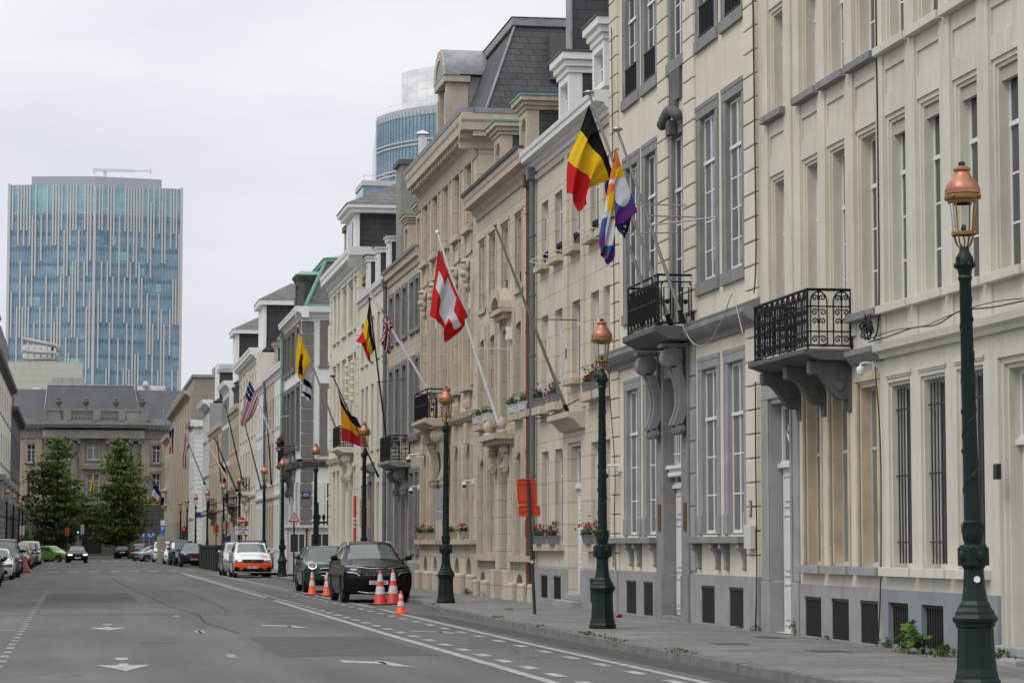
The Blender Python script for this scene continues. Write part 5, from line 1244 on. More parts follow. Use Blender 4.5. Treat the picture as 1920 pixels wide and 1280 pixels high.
# ================================================================ ground, carriageway, pavements, markings
def asphalt():
    m, nt, b = new_mat('asphalt')
    p = _pos(nt)
    n1 = _noise(nt, p, 90, 3); n2 = _noise(nt, _pos(nt, (1.0, .05, 1)), .9, 5); n3 = _noise(nt, _pos(nt, (.5, .25, 1)), .5, 4)
    c = _mix(nt, n1, (.082, .081, .076), (.150, .147, .138))
    c = _mix(nt, 1.0, c, _ramp(nt, n2, .3, .7, (.78, .78, .78, 1), (1.16, 1.16, 1.15, 1)), 'MULTIPLY')
    c = _mix(nt, 1.0, c, _ramp(nt, n3, .35, .65, (.80, .80, .80, 1), (1.12, 1.12, 1.12, 1)), 'MULTIPLY')
    # crazed cracks, only on some patches
    v = nt.nodes.new('ShaderNodeTexVoronoi'); v.feature = 'DISTANCE_TO_EDGE'; v.inputs['Scale'].default_value = .35
    wv = nt.nodes.new('ShaderNodeVectorMath'); wv.operation = 'ADD'
    nn = nt.nodes.new('ShaderNodeTexNoise'); nn.inputs['Scale'].default_value = .8; nn.inputs['Detail'].default_value = 4
    nt.links.new(p, nn.inputs['Vector']); nt.links.new(p, wv.inputs[0]); nt.links.new(nn.outputs['Color'], wv.inputs[1]); nt.links.new(wv.outputs[0], v.inputs['Vector'])
    cr = _ramp(nt, v.outputs['Distance'], .004, .012, (1, 1, 1, 1), (0, 0, 0, 1)); ms = _ramp(nt, _noise(nt, p, .15, 2), .55, .62)
    f = _mix(nt, 1.0, cr, ms, 'MULTIPLY')
    c = _mix(nt, _scale(nt, f, .6), c, (.03, .03, .03))
    nt.links.new(c, b.inputs['Base Color']); b.inputs['Roughness'].default_value = .82; b.inputs['Specular IOR Level'].default_value = .3
    bp = nt.nodes.new('ShaderNodeBump'); bp.inputs['Strength'].default_value = .25; bp.inputs['Distance'].default_value = .01
    nt.links.new(n1, bp.inputs['Height']); nt.links.new(bp.outputs[0], b.inputs['Normal'])
    return m
asph = asphalt()
far_ground = M('far_ground', (.12, .115, .105), .9, var=.2, vs=.1)
def kx(y):                                         # right kerb line
    pts = [(-20, 8.15), (38, 8.15), (50, 8.32), (62, 8.5), (66, 8.95), (74, 9.05), (360, 9.05)]
    for (a, b), (c, d) in zip(pts, pts[1:]):
        if a <= y <= c: return b+(d-b)*(y-a)/(c-a)
    return 8.15
mb = MB(); mb.box((-900, -60, -1.0), (900, 2500, -.012)); tag(mb.build('ground', far_ground), kind='structure')
mb = MB(); mb.face([(-6.0, -30, 0), (9.6, -30, 0), (9.6, 349.5, 0), (-6.0, 349.5, 0)]); mb.face([(9.6, 117.6, -.001), (40, 117.6, -.001), (40, 131.9, -.001), (9.6, 131.9, -.001)]); mb.face([(9.6, 238.8, -.001), (40, 238.8, -.001), (40, 256, -.001), (9.6, 256, -.001)]); mb.face([(-60, 344, -.002), (-6.0, 344, -.002), (-6.0, 349.5, -.002), (-60, 349.5, -.002)])
tag(mb.build('road', asph, fixn=False), kind='structure')
paving = M('bluestone_paving', (.225, .218, .205), .75, var=.28, vs=1.1, fine=.14, brick=(1.3, .62, .014, (.06, .058, .052), (.165, .161, .153)), joint='ground', streak=.2, stain=(.12, .11, .10))
kerb_m = M('worn_kerb_stone', (.16, .158, .15), .8, var=.4, vs=2.2, streak=.4, stain=(.07, .07, .065), fine=.15, bump=.3)
def pavement(name, xs, y0, y1, fx):
    mb = MB(); ys = sorted({y0, y1, *[y for y in (38, 50, 62, 66, 74) if y0 < y < y1]})
    for a, b in zip(ys, ys[1:]):
        mb.face([(fx(a)+.16, a, KERB), (fx(b)+.16, b, KERB), (xs, b, KERB), (xs, a, KERB)], True)
    tag(mb.build(name, paving, fixn=False), kind='structure')
    k = MB()
    for a, b in zip(ys, ys[1:]):
        n = max(1, int((b-a)/1.05))
        for q in range(n):
            c, d = a+(b-a)*q/n, a+(b-a)*(q+1)/n-.012
            p = [(fx(c), c), (fx(d), d), (fx(d)+.16, d), (fx(c)+.16, c)]
            dz = R.uniform(-.006, .004)
            k.hull([(x, y, -.02) for x, y in p], [(x+(.015 if i < 2 else 0), y, KERB+.004+dz) for i, (x, y) in enumerate(p)])
    tag(k.build(name.replace('pavement', 'kerb'), kerb_m, bevel=.012), kind='structure')
pavement('pavement', 12.2, -20, 117.4, kx); pavement('pavement', 12.2, 132.0, 238.5, kx); pavement('pavement', 12.2, 256.2, 349, kx)
mb = MB(); mb.face([(-8, -20, KERB), (-4.5, -20, KERB), (-4.5, 343, KERB), (-8, 343, KERB)]); tag(mb.build('pavement', paving, fixn=False), kind='structure')
mb = MB()
for q in range(330): mb.box((-4.5, 12+q, -.02), (-4.34, 12.99+q, KERB+.004))
tag(mb.build('kerb', kerb_m, bevel=.012), kind='structure')
mb = MB(); mb.face([(9.0, 66, .012), (9.0, 66, .012), (9.0, 66.1, .012)]) if 0 else None
# --- paint
def road_paint(name, wear):
    m, nt, b = new_mat(name)
    n = _noise(nt, _pos(nt, (1, .5, 1)), 6, 5, .7); n2 = _noise(nt, _pos(nt), 70, 2)
    f = _ramp(nt, n, wear-.12, wear+.12)
    c = _mix(nt, f, (.14, .138, .13), _mix(nt, n2, (.33, .328, .312), (.45, .445, .425)))
    nt.links.new(c, b.inputs['Base Color']); b.inputs['Roughness'].default_value = .75
    return m
paint = road_paint('worn_road_paint', .45); paint_f = road_paint('faded_road_paint', .54)
PZ = .005
def quad(mb, pts): mb.face([(x, y, PZ) for x, y in pts])
def line(mb, x0, y0, x1, y1, w): quad(mb, [(x0-w/2, y0), (x0+w/2, y0), (x1+w/2, y1), (x1-w/2, y1)])
def marking(name, mb, m=paint): tag(mb.build(name, m, fixn=False), kind='structure')
mb = MB(); line(mb, 5.45, 20, 5.47, 46, .15); line(mb, 5.47, 46, 5.58, 72, .15); line(mb, 5.6, 76, 5.75, 142, .15); marking('lane_line', mb)
mb = MB(); line(mb, 7.17, 15, 7.2, 40, .13); line(mb, 7.2, 40, 7.4, 62, .13); line(mb, 7.42, 63.5, 7.4, 84, .12); line(mb, 7.35, 88, 7.3, 135, .12); marking('parking_line', mb)
def dashes(mb, x, y0, y1, w, ln, gap, dx=0.0):
    y = y0
    while y < y1: line(mb, x+dx*(y-y0), y, x+dx*(y+ln-y0), y+ln, w); y += ln+gap
mb = MB(); dashes(mb, 5.8, 22.4, 140, .17, .85, 1.05, .001); dashes(mb, 6.88, 22.0, 140, .15, .85, 1.25, .002); marking('cycle_lane_dashes', mb)
mb = MB(); dashes(mb, 2.2, 25.6, 60, .12, 1.25, 8.9); dashes(mb, 2.27, 46, 48, .12, 1.3, 9); marking('centre_dashes', mb, paint_f)
mb = MB(); dashes(mb, -1.0, 26, 90, .12, .6, .9); marking('left_dashes', mb, paint_f)
mb = MB(); line(mb, -1.75, 96, -2.0, 215, .05); marking('left_parking_line', mb, road_paint('almost_gone_paint', .72))
mb = MB()
for (yb, s, c) in ((33.4, 1.0, .63), (48.6, 1.0, .6)):
    quad(mb, [(c-.36*s, yb+.55), (c, yb-1.05), (c+.36*s, yb+.55)]); quad(mb, [(c-.08, yb+2.05), (c-.08, yb+2.75), (c+.09, yb+2.75), (c+.09, yb+2.05)]) 
    line(mb, c, yb+.56, c, yb+1.0, .13)
marking('lane_arrows', mb)
mb = MB()
for k in (0, 1):
    oy = 0 if k == 0 else 15.6; ox = 0 if k == 0 else .03
    quad(mb, [(3.58+ox, 34.15+oy), (3.6+ox, 34.85+oy), (4.13+ox, 34.2+oy), (4.12+ox, 33.6+oy)]); quad(mb, [(4.03+ox, 34.5+oy), (4.18+ox, 34.4+oy), (4.38+ox, 32.6+oy), (4.12+ox, 33.0+oy)])
marking('merge_arrows', mb)
mb = MB()
for yy in (47.9, 71.2, 95.6): quad(mb, [(-1.9, yy-.15), (-1.1, yy), (-1.1, yy+.35), (-1.9, yy+.2)])
marking('side_arrows', mb, paint_f)
mb = MB()
for k in range(8): x = -1.65+k*1.18; quad(mb, [(x, 146+k*1.2), (x+.6, 146+k*1.2+.5), (x+.6, 149.4+k*1.2), (x, 149+k*1.2)])
marking('zebra_blocks', mb)
mb = MB()
for k in range(5): x = 1.2+k*1.1; quad(mb, [(x, 240), (x+.6, 240.3), (x+.6, 245.5), (x, 245.2)])
marking('far_zebra_blocks', mb)
mb = MB(); quad(mb, [(-3.8, 65.2), (5.3, 67.6), (5.3, 67.75), (-3.8, 65.35)]); marking('chalk_line', mb, paint_f)
def ground_bike(mb, cx, cy, s, sy):
    def P(u, v): return (cx+u*s, cy+v*sy, PZ+.002)
    def ribbon(pts, w):
        for (a, b), (c, d) in zip(pts, pts[1:]):
            dx, dy = c-a, d-b; L = math.hypot(dx, dy) or 1; nx, ny = -dy/L*w, dx/L*w
            mb.face([P(a+nx, b+ny), P(c+nx, d+ny), P(c-nx, d-ny), P(a-nx, b-ny)])
    for q in (-.34, .34): ribbon([(q+.2*math.cos(2*PI*k/14), .2*math.sin(2*PI*k/14)) for k in range(15)], .022)
    ribbon([(-.34, 0), (-.12, .3), (.22, .3), (0, 0), (-.34, 0)], .022); ribbon([(0, 0), (-.14, .36)], .022); ribbon([(.34, 0), (.2, .42), (.3, .44)], .022); ribbon([(-.22, .37), (-.06, .37)], .026)
mb = MB(); ground_bike(mb, 6.42, 35.3, .52, 1.3); marking('cycle_symbol', mb, paint_f)
mb = MB(); ground_bike(mb, 6.42, 60.8, .52, 1.6); marking('cycle_symbol', mb, paint_f)
mb = MB()
for oy in (0, 33.0):
    quad(mb, [(6.1, 45.9+oy), (6.12, 46.5+oy), (6.6, 46.0+oy), (6.58, 45.4+oy)]); quad(mb, [(6.5, 46.3+oy), (6.72, 46.1+oy), (6.8, 44.6+oy), (6.58, 45.0+oy)])
marking('cycle_arrows', mb, paint_f)
# resurfaced patches with their own tone
for k, (x0, x1, y0, y1, c) in enumerate(((-4.3, 5.3, 58.4, 58.62, (.055, .054, .051)), (2.9, 5.2, 36.2, 43.8, (.092, .09, .085)), (-.9, 1.7, 71, 84, (.085, .083, .078)), (7.5, 8.1, 24, 57, (.075, .074, .07)), (-4.2, -2.4, 40, 62, (.09, .088, .083)))):
    mb = MB(); mb.face([(x0, y0, .0025), (x1, y0, .0025), (x1-.05, y1, .0025), (x0+.04, y1, .0025)]); marking('tarmac_patch', mb, M('tarmac_patch', c, .88, var=.25, vs=1.6, fine=.22, spec=.25))
mb = MB()
for (x, y) in ((1.3, 41.5), (4.6, 55.5), (.2, 92)): mb.lathe([(.01, .003), (.3, .003), (.3, .0045), (.01, .0045)], (x, y, 0), 20)
marking('manhole_covers', mb, M('manhole_iron', (.06, .058, .055), .7, var=.3, vs=8))
# patch of older tarmac, tar joints and iron covers
tar = MF('tar_seal', (.075, .074, .07), .95, spec=.05)
mb = MB()
for (pts, w) in (([(2.9, 46), (2.6, 52), (2.75, 58), (2.35, 66), (2.2, 78), (1.9, 95), (1.6, 120)], .03), ([(3.6, 60), (3.7, 75), (3.5, 90)], .02)):
    for (a, b), (c, d) in zip(pts, pts[1:]): mb.face([(a-w, b, .003), (a+w, b, .003), (c+w, d, .003), (c-w, d, .003)])
marking('tar_joints', mb, tar)
mb = MB()
for (x, y, w, l) in ((10.3, 33.8, .5, .7), (10.9, 39.0, .35, .9), (11.3, 33.2, .3, .9), (9.6, 36.5, .5, .5)): mb.box((x-w/2, y-l/2, KERB-.01), (x+w/2, y+l/2, KERB+.006))
marking('iron_covers', mb, MF('cast_iron_cover', (.07, .065, .06), .6))
# ================================================================ street lamps
lamp_green = M('bottle_green_paint', (.0045, .016, .012), .45, spec=.3, var=.25, vs=5, bump=.15, bs=35)
copper = M('polished_copper', (.44, .195, .115), .42, metal=.6, var=.3, vs=9, streak=.3, stain=(.30, .12, .07))
gold = MF('gilt_bronze', (.27, .155, .04), .42, metal=.5)
def clear_glass():
    m, nt, b = new_mat('lantern_glass')
    b.inputs['Base Color'].default_value = (.9, .92, .92, 1); b.inputs['Roughness'].default_value = .03
    t = nt.nodes.new('ShaderNodeBsdfTransparent'); t.inputs[0].default_value = (.93, .95, .95, 1)
    g = nt.nodes.new('ShaderNodeBsdfGlossy'); g.inputs['Roughness'].default_value = .04
    f = nt.nodes.new('ShaderNodeLayerWeight'); f.inputs['Blend'].default_value = .3
    ms = nt.nodes.new('ShaderNodeMixShader'); nt.links.new(f.outputs['Fresnel'], ms.inputs[0]); nt.links.new(t.outputs[0], ms.inputs[1]); nt.links.new(g.outputs[0], ms.inputs[2])
    nt.links.new(ms.outputs[0], nt.nodes['Material Output'].inputs[0]); return m
lglass = clear_glass()
def make_lamp(label):
    t = thing('street_lamp', label, 'street lamp', (0, 0, 0), 'copper-topped street lamps')
    mb = MB()
    mb.lathe([(.245, 0), (.245, .07), (.225, .10), (.222, .13), (.205, .2), (.19, .45), (.186, .62)], n=8, rot=PI/8)
    mb.lathe([(.19, .62), (.205, .64), (.205, .66), (.232, .69), (.236, .72), (.205, .76), (.20, .79), (.165, .83), (.16, .86), (.135, .9), (.115, 1.02), (.105, 1.2), (.104, 1.25)], n=8, rot=PI/8)
    base = mb.build('base', lamp_green, t, bevel=.006)
    mb = MB(); mb.box((-.12, -.12, 1.26), (.12, .12, 1.45)); mb.lathe([(.1, 1.22), (.135, 1.27), (.14, 1.44), (.11, 1.48)], n=16)
    for k in range(4):
        a = k*PI/2; c = (.125*math.cos(a), .125*math.sin(a), 1.36); mb.blob(c, (.045, .045, .07), 8, 5)
    for k in range(12): a = k*PI/6; mb.blob((.125*math.cos(a), .125*math.sin(a), 1.455), (.022, .022, .022), 5, 4)
    mb.build('collar', lamp_green, t, bevel=.01)
    mb = MB(); mb.lathe([(.092, 1.46), (.09, 1.5), (.105, 1.53), (.112, 1.6), (.098, 1.68), (.104, 1.71), (.085, 1.73), (.083, 1.9), (.062, 4.22), (.07, 4.24), (.078, 4.26), (.07, 4.28), (.064, 4.29)], n=18)
    for k in range(10): a = 2*PI*k/10; mb.hull([(.1*math.cos(a+q), .1*math.sin(a+q), 1.56) for q in (-.2, .2)]+[(.115*math.cos(a), .115*math.sin(a), 1.6)], [(.104*math.cos(a+q), .104*math.sin(a+q), 1.68) for q in (-.12, .12)]+[(.118*math.cos(a), .118*math.sin(a), 1.7)])
    n = 70; mb.tube([((.086-.022*k/n)*math.cos(k*.37), (.086-.022*k/n)*math.sin(k*.37), 1.8+2.35*k/n) for k in range(n+1)], .006, 4)
    for k in range(16): z = 1.9+2.2*k/16; a = k*2.2; mb.blob(((.085-.022*k/16)*math.cos(a), (.085-.022*k/16)*math.sin(a), z), (.014, .014, .03), 5, 4)
    mb.build('shaft', lamp_green, t, smooth=40)
    mb = MB(); mb.lathe([(.066, 4.28), (.075, 4.33), (.092, 4.38), (.096, 4.43), (.092, 4.47), (.07, 4.51), (.052, 4.54), (.05, 4.58)], n=16)
    for k in range(8): a = k*PI/4; mb.blob((.088*math.cos(a), .088*math.sin(a), 4.395), (.03, .03, .035), 7, 5)
    for k in range(4): a = k*PI/2+.2; mb.lathe([(.022, -.02), (.022, .02)], (.093*math.cos(a), .093*math.sin(a), 4.46), 8)
    mb.build('capital', lamp_green, t, smooth=45)
    mb = MB()
    mb.lathe([(.112, 4.71), (.127, 4.71), (.127, 4.745), (.112, 4.745), (.112, 4.71)], n=24)
    for k in range(4):
        a = k*PI/2+.5
        mb.blob((.132*math.cos(a), .132*math.sin(a), 4.725), (.018, .018, .02), 6, 4)
        mb.tube([(r*math.cos(a), r*math.sin(a), z) for r, z in ((.035, 4.585), (.06, 4.59), (.085, 4.62), (.105, 4.68), (.115, 4.72))], .011, 6)
        mb.tube([((.118+.026*q/3)*math.cos(a), (.118+.026*q/3)*math.sin(a), 4.74+.32*q/3) for q in range(4)], .009, 6)
    mb.lathe([(.13, 5.04), (.155, 5.05), (.16, 5.075), (.19, 5.09), (.193, 5.12), (.18, 5.135), (.13, 5.14), (.13, 5.04)], n=24)
    for k in range(4): a = k*PI/2+.5; mb.blob((.2*math.cos(a), .2*math.sin(a), 5.11), (.022, .022, .022), 6, 4)
    fr = mb.build('lantern_frame', gold, t, smooth=40)
    mb = MB(); mb.tube([(0, 0, 4.56), (.01, 0, 4.66), (-.008, 0, 4.72), (0, 0, 4.76)], .006, 5); mb.lathe([(.02, 4.74), (.03, 4.78), (.02, 4.82)], n=8); mb.build('lamp_fitting', black_plastic, fr)
    mb = MB()
    ring = [[(r*math.cos(2*PI*k/24), r*math.sin(2*PI*k/24), z) for k in range(24)] for r, z in ((.107, 4.745), (.138, 5.045))]
    for k in range(24): j = (k+1) % 24; mb.face([ring[0][k], ring[0][j], ring[1][j], ring[1][k]], True)
    mb.build('glass', lglass, t, smooth=True)
    mb = MB(); mb.lathe([(.172, 5.135), (.186, 5.145), (.186, 5.195), (.18, 5.20), (.175, 5.225), (.155, 5.26), (.125, 5.295), (.098, 5.33), (.082, 5.36), (.076, 5.375), (.082, 5.385), (.092, 5.395), (.092, 5.415), (.085, 5.42), (.07, 5.43), (.045, 5.44)], n=28)
    hd = mb.build('hood', copper, t, smooth=35)
    mb = MB(); mb.lathe([(.03, 5.44), (.036, 5.45), (.036, 5.48), (.02, 5.49)], n=10); mb.build('finial', black_plastic, hd)
    return t
LY = [24.95, 43.6, 63.2, 82.0, 99.6, 115.9, 127.5, 147.3, 163.4, 184, 202.4, 218.4, 232.3]
LX = [9.2, 9.16, 9.22, 9.25, 9.3, 9.3, 9.3, 9.3, 9.3, 9.3, 9.3, 9.3, 9.3]
where = ['nearest copper-topped street lamp, in front of the ivory house with barred windows', 'copper-topped street lamp with a crushed red can by its foot',
  'copper-topped street lamp in front of the tall sandstone house, a rectangular sign strapped behind it', 'copper-topped street lamp rising behind the big black SUV, under the drooping black-yellow-red flag',
  'copper-topped street lamp in front of the white guard booths, left of the cream corner house', 'copper-topped street lamp on the pavement just right of the police van',
  'copper-topped street lamp directly behind the police van roof', 'copper-topped street lamp behind the round no-entry sign', 'copper-topped street lamp left of the no-entry sign, by the pay machine',
  'copper-topped street lamp behind the dark blue SUV with an orange plate', 'copper-topped street lamp in front of the white rusticated corner house', 'copper-topped street lamp beside the red traffic light', 'farthest copper-topped street lamp on the right pavement']
L0 = make_lamp(where[0])
L0.location = (LX[0], LY[0], KERB); L0.rotation_euler = (0, math.radians(-1.0), .2)
LAMPS = [L0]
for i in range(1, 13):
    LAMPS.append(dup(L0, (LX[i], LY[i], KERB), .4*i, where[i]))
for i, (x, y) in enumerate(((-5.0, 183), (-5.0, 202), (-5.05, 223.6), (-5.05, 238.5))):
    dup(L0, (x, y, KERB), .3*i, ('left-pavement copper-topped lamp nearest the left edge', 'second copper-topped lamp from the left edge, left pavement', 'third copper-topped lamp from the left edge, left pavement', 'farthest copper-topped lamp of the left pavement, nearest the trees')[i])
mb = MB()                                          # white paper dot stuck on the nearest base
ang = math.atan2(-24.95, -9.2)+.12
c = Vector((9.2+.118*math.cos(ang), 24.95+.118*math.sin(ang), KERB+1.12)); u = Vector((-math.sin(ang), math.cos(ang), 0)); nrm = Vector((math.cos(ang), math.sin(ang), 0))
pts = [c+u*((.036 if k % 2 else .031)*math.cos(2*PI*k/24))+Vector((0, 0, 1))*((.036 if k % 2 else .031)*math.sin(2*PI*k/24)) for k in range(24)]
mb.hull([p for p in pts], [p+nrm*.004 for p in pts]); tag(mb.build('sticker', MF('white_paper', (.75, .75, .75), .6)), 'small white scalloped sticker on the nearest lamp base', 'sticker')
# ================================================================ cars
def paint_mat(name, c, metal=.0, rough=.28):
    m = MF(name, c, .35, metal, .15, coat=.75); m.node_tree.nodes['Principled BSDF'].inputs['Coat Roughness'].default_value = .015; return m
tyre_m = MF('tyre_rubber', (.015, .015, .015), .8); rim_m = MF('alloy_rim', (.35, .35, .36), .3, metal=.8); trim_m = MF('black_trim', (.008, .008, .009), .5, spec=.2)
chrome = MF('chrome', (.6, .6, .6), .12, metal=1.0)
carglass = glass_mat('car_window_glass', (.035, .05, .048), rough=.03, var=.4, vs=1.0, spec=.9)
screen_glass = glass_mat('car_windscreen_glass', (.075, .10, .096), rough=.03, var=.5, vs=1.3, spec=.9)
light_m = MF('headlamp_glass', (.16, .165, .17), .08, metal=.4); light_on = MF('lit_headlamp', (.9, .88, .8), .2, emit=(1, .93, .75), es=1.3); light_dark = MF('smoked_headlamp', (.06, .062, .065), .1, metal=.3)
red_m = MF('red_tail_lamp', (.28, .012, .012), .15); plate_m = MF('white_number_plate', (.62, .62, .62), .4); plate_y = MF('orange_number_plate', (.62, .24, .01), .4); plate_red = MF('plate_red_lettering', (.20, .02, .02), .5)
def crom(P, t):
    n = len(P)-1; i = min(int(t), n-1); f = t-i
    p0, p1, p2, p3 = P[max(i-1, 0)], P[i], P[i+1], P[min(i+2, n)]
    return tuple(.5*((2*b)+(-a+c)*f+(2*a-5*b+4*c-d)*f*f+(-a+3*b-3*c+d)*f**3) for a, b, c, d in zip(p0, p1, p2, p3))
def lerp(tab, y):
    if y <= tab[0][0]: return tab[0][1]
    for (a, b), (c, d) in zip(tab, tab[1:]):
        if y <= c: return b+(d-b)*(y-a)/(c-a)
    return tab[-1][1]
CARS = {  # silhouette (y from nose, z): fascia 0-3 | lip 4 | hood 5 | cowl 6 | screen top 7 | roof 8,9 | roof end 10 | glass base 11 | tail 12..14
 'suv': dict(L=4.8, W=1.9, sil=[(.10, .26), (.02, .45), (.0, .72), (.05, .93), (.16, 1.02), (.65, 1.10), (1.3, 1.14), (2.15, 1.60), (2.55, 1.68), (3.5, 1.69), (4.2, 1.62), (4.62, 1.16), (4.74, .95), (4.8, .6), (4.72, .3)], roofw=.60, wheel=.37, wb=(.93, 3.75)),
 'hatch': dict(L=4.1, W=1.78, sil=[(.10, .22), (.02, .38), (.0, .6), (.06, .76), (.18, .84), (.6, .93), (1.1, .99), (1.85, 1.40), (2.2, 1.47), (3.0, 1.47), (3.6, 1.40), (3.95, 1.0), (4.04, .8), (4.1, .5), (4.02, .26)], roofw=.58, wheel=.315, wb=(.82, 3.35)),
 'mini': dict(L=4.3, W=1.82, sil=[(.10, .24), (.02, .42), (.0, .68), (.05, .88), (.16, .97), (.6, 1.05), (1.2, 1.09), (1.75, 1.49), (2.05, 1.55), (3.2, 1.55), (3.85, 1.50), (4.15, 1.08), (4.24, .85), (4.3, .5), (4.22, .28)], roofw=.64, wheel=.34, wb=(.82, 3.5)),
 'sedan': dict(L=4.6, W=1.82, sil=[(.10, .2), (.02, .36), (.0, .55), (.06, .70), (.2, .78), (.75, .88), (1.3, .94), (2.05, 1.36), (2.4, 1.42), (3.0, 1.42), (3.55, 1.34), (4.15, 1.02), (4.45, .98), (4.6, .6), (4.5, .28)], roofw=.56, wheel=.33, wb=(.9, 3.7)),
 'mpv': dict(L=4.8, W=1.86, sil=[(.10, .24), (.02, .4), (.0, .64), (.06, .84), (.2, .95), (.55, 1.06), (.95, 1.15), (1.85, 1.63), (2.2, 1.72), (3.6, 1.73), (4.35, 1.66), (4.66, 1.15), (4.74, .9), (4.8, .55), (4.72, .28)], roofw=.66, wheel=.34, wb=(.92, 3.8)),
 'van': dict(L=4.6, W=1.9, sil=[(.08, .26), (.01, .45), (.0, .75), (.04, .98), (.14, 1.06), (.4, 1.12), (.7, 1.2), (1.25, 1.72), (1.6, 1.85), (3.6, 1.86), (4.4, 1.82), (4.5, 1.2), (4.55, .95), (4.6, .6), (4.55, .3)], roofw=.74, wheel=.34, wb=(.85, 3.7)),
 'boxy': dict(L=4.6, W=1.95, sil=[(.06, .34), (.01, .55), (.0, .8), (.03, 1.02), (.10, 1.12), (.6, 1.18), (1.25, 1.22), (1.62, 1.78), (1.9, 1.9), (3.6, 1.91), (4.4, 1.88), (4.52, 1.25), (4.55, .95), (4.6, .6), (4.55, .36)], roofw=.80, wheel=.40, wb=(.85, 3.6)),
}
def make_car(label, kind, paint, loc, rz=0.0, group='parked cars', lights=None, plate=None, ptext=None, name='parked_car', grille_h=None, detail=1, ptm=None):
    S = CARS[kind]; L, W, sil = S['L'], S['W'], S['sil']; hw = W/2
    root = thing(name, label, 'car', (0, 0, 0), group)
    # --- surface samples
    ts = []
    for i in range(len(sil)-1):
        n = 5 if i in (4, 5, 6, 10) else (7 if i in (8,) else 4)
        ts += [i+k/n for k in range(n)]
    ts.append(len(sil)-1)
    pr = [(crom(sil, t), t) for t in ts]
    zb = sil[6][1]                                # belt height at the cowl
    sidew = lambda z: hw*lerp([(.2, .93), (.4, .985), (.65, 1.0), (.85, .985), (1.0, .955), (1.25, .93)], z)
    def topw(t, z):
        if t <= 4: return sidew(z)*lerp([(0, .97), (2, .985), (4, .965)], t)
        return lerp([(4, sidew(sil[4][1])*.965), (5, hw*.93), (6, hw*.90), (7, S['roofw']+.04), (8, S['roofw']+.02), (9, S['roofw']+.02), (10, S['roofw']), (11, hw*.88), (12, sidew(.9)*.965), (14, sidew(.3)*.96)], t)
    def setb(t): return lerp([(0, .26), (3, .24), (4, .22), (5, .10), (6.0, .12), (6.9, .14), (7.3, .03), (8, 0), (9.6, 0), (10, -.02), (11, -.08), (12, -.14), (14, -.16)], t)
    def drop(t): return lerp([(0, 0), (3, .02), (4, .035), (5, .07), (6, .05), (7, .05), (8, .045), (10, .045), (11, .04), (12, .03), (13, 0)], t)
    NT = 8
    def surf(t, u):                               # u -1..1
        y, z = crom(sil, t); a = abs(u)
        return (topw(t, z)*u, y+setb(t)*a**3.2, z-drop(t)*a**2.6)
    body = MB(); scr = MB(); rear = MB()
    zone = lambda t, u: 's' if 6.12 < t < 6.93 and abs(u) < .9 else ('r' if 10.12 < t < 10.92 and abs(u) < .88 else None)
    us = [-1+k/NT for k in range(2*NT+1)]
    for (p, t0), (q, t1) in zip(pr, pr[1:]):
        for a, b in zip(us, us[1:]):
            z = zone((t0+t1)/2, (a+b)/2)
            m = scr if z == 's' else rear if z == 'r' else body
            m.face([surf(t0, a), surf(t0, b), surf(t1, b), surf(t1, a)], True)
    # --- sides
    side_t = [t for _, t in pr if 4 <= t <= 12]
    beltz = lambda y, ze: min(ze-.012, lerp([(0, .9*zb), (sil[6][0], zb-.03), (L*.75, zb+.03), (L, zb-.05)], y))
    glassm = {1: MB(), -1: MB()}
    rows = 9
    arch = [(w, S['wheel']+.055) for w in S['wb']]
    for sg in (1, -1):
        cols = []
        for t in side_t:
            e = surf(t, sg); y, ze = e[1], e[2]; bz = beltz(y, ze); col = []
            for r in range(5):                    # roof edge -> belt
                f = r/4; z = ze+(bz-ze)*f
                x = abs(e[0])+(max(abs(e[0]), hw*.935)-abs(e[0]))*f**.9
                col.append((sg*x, y, z))
            for r in range(1, rows+1):            # belt -> sill
                f = r/rows; z = bz+(.24-bz)*f
                col.append((sg*max(abs(e[0])*.0, sidew(z) if f > .12 else hw*.95), y, z))
            cols.append(col)
        ze = cols[0][0][2]
        def fy(z, lo, hi):                        # meet the fascia edges
            best = min((abs(surf(lo+(hi-lo)*k/40, sg)[2]-z), k) for k in range(41))[1]
            return surf(lo+(hi-lo)*best/40, sg)[1]
        cols[0] = [(x, fy(z, 0, 4), z) for x, y, z in cols[0]]; cols[-1] = [(x, fy(z, 12, 14), z) for x, y, z in cols[-1]]
        # subdivide columns along y for round wheel arches
        fine = [cols[0]]
        for A, B in zip(cols, cols[1:]):
            d = abs(B[7][1]-A[7][1]); n = max(1, int(d/.06))
            for k in range(1, n+1): fine.append([tuple(a+(b-a)*k/n for a, b in zip(p, q)) for p, q in zip(A, B)])
        yA = sil[6][0]+.32; yC = sil[10][0]+.05; pill = [(yA+yC)/2-.02]
        for A, B in zip(fine, fine[1:]):
            for r in range(len(A)-1):
                cy = (A[r][1]+B[r][1])/2; czc = (A[r][2]+A[r+1][2]+B[r][2]+B[r+1][2])/4
                if r >= 5 and any((cy-w)**2+(czc-S['wheel'])**2 < q*q for w, q in arch): continue
                if r >= 4 and any((cy-w)**2+(czc-S['wheel'])**2 < q*q for w, q in arch): continue
                hgt = A[0][2]-A[4][2]
                isw = 0 < r < 4 and hgt > .16 and yA-.28 < cy < yC and abs(cy-pill[0]) > .05
                (glassm[sg] if isw else body).face([A[r], B[r], B[r+1], A[r+1]], True)
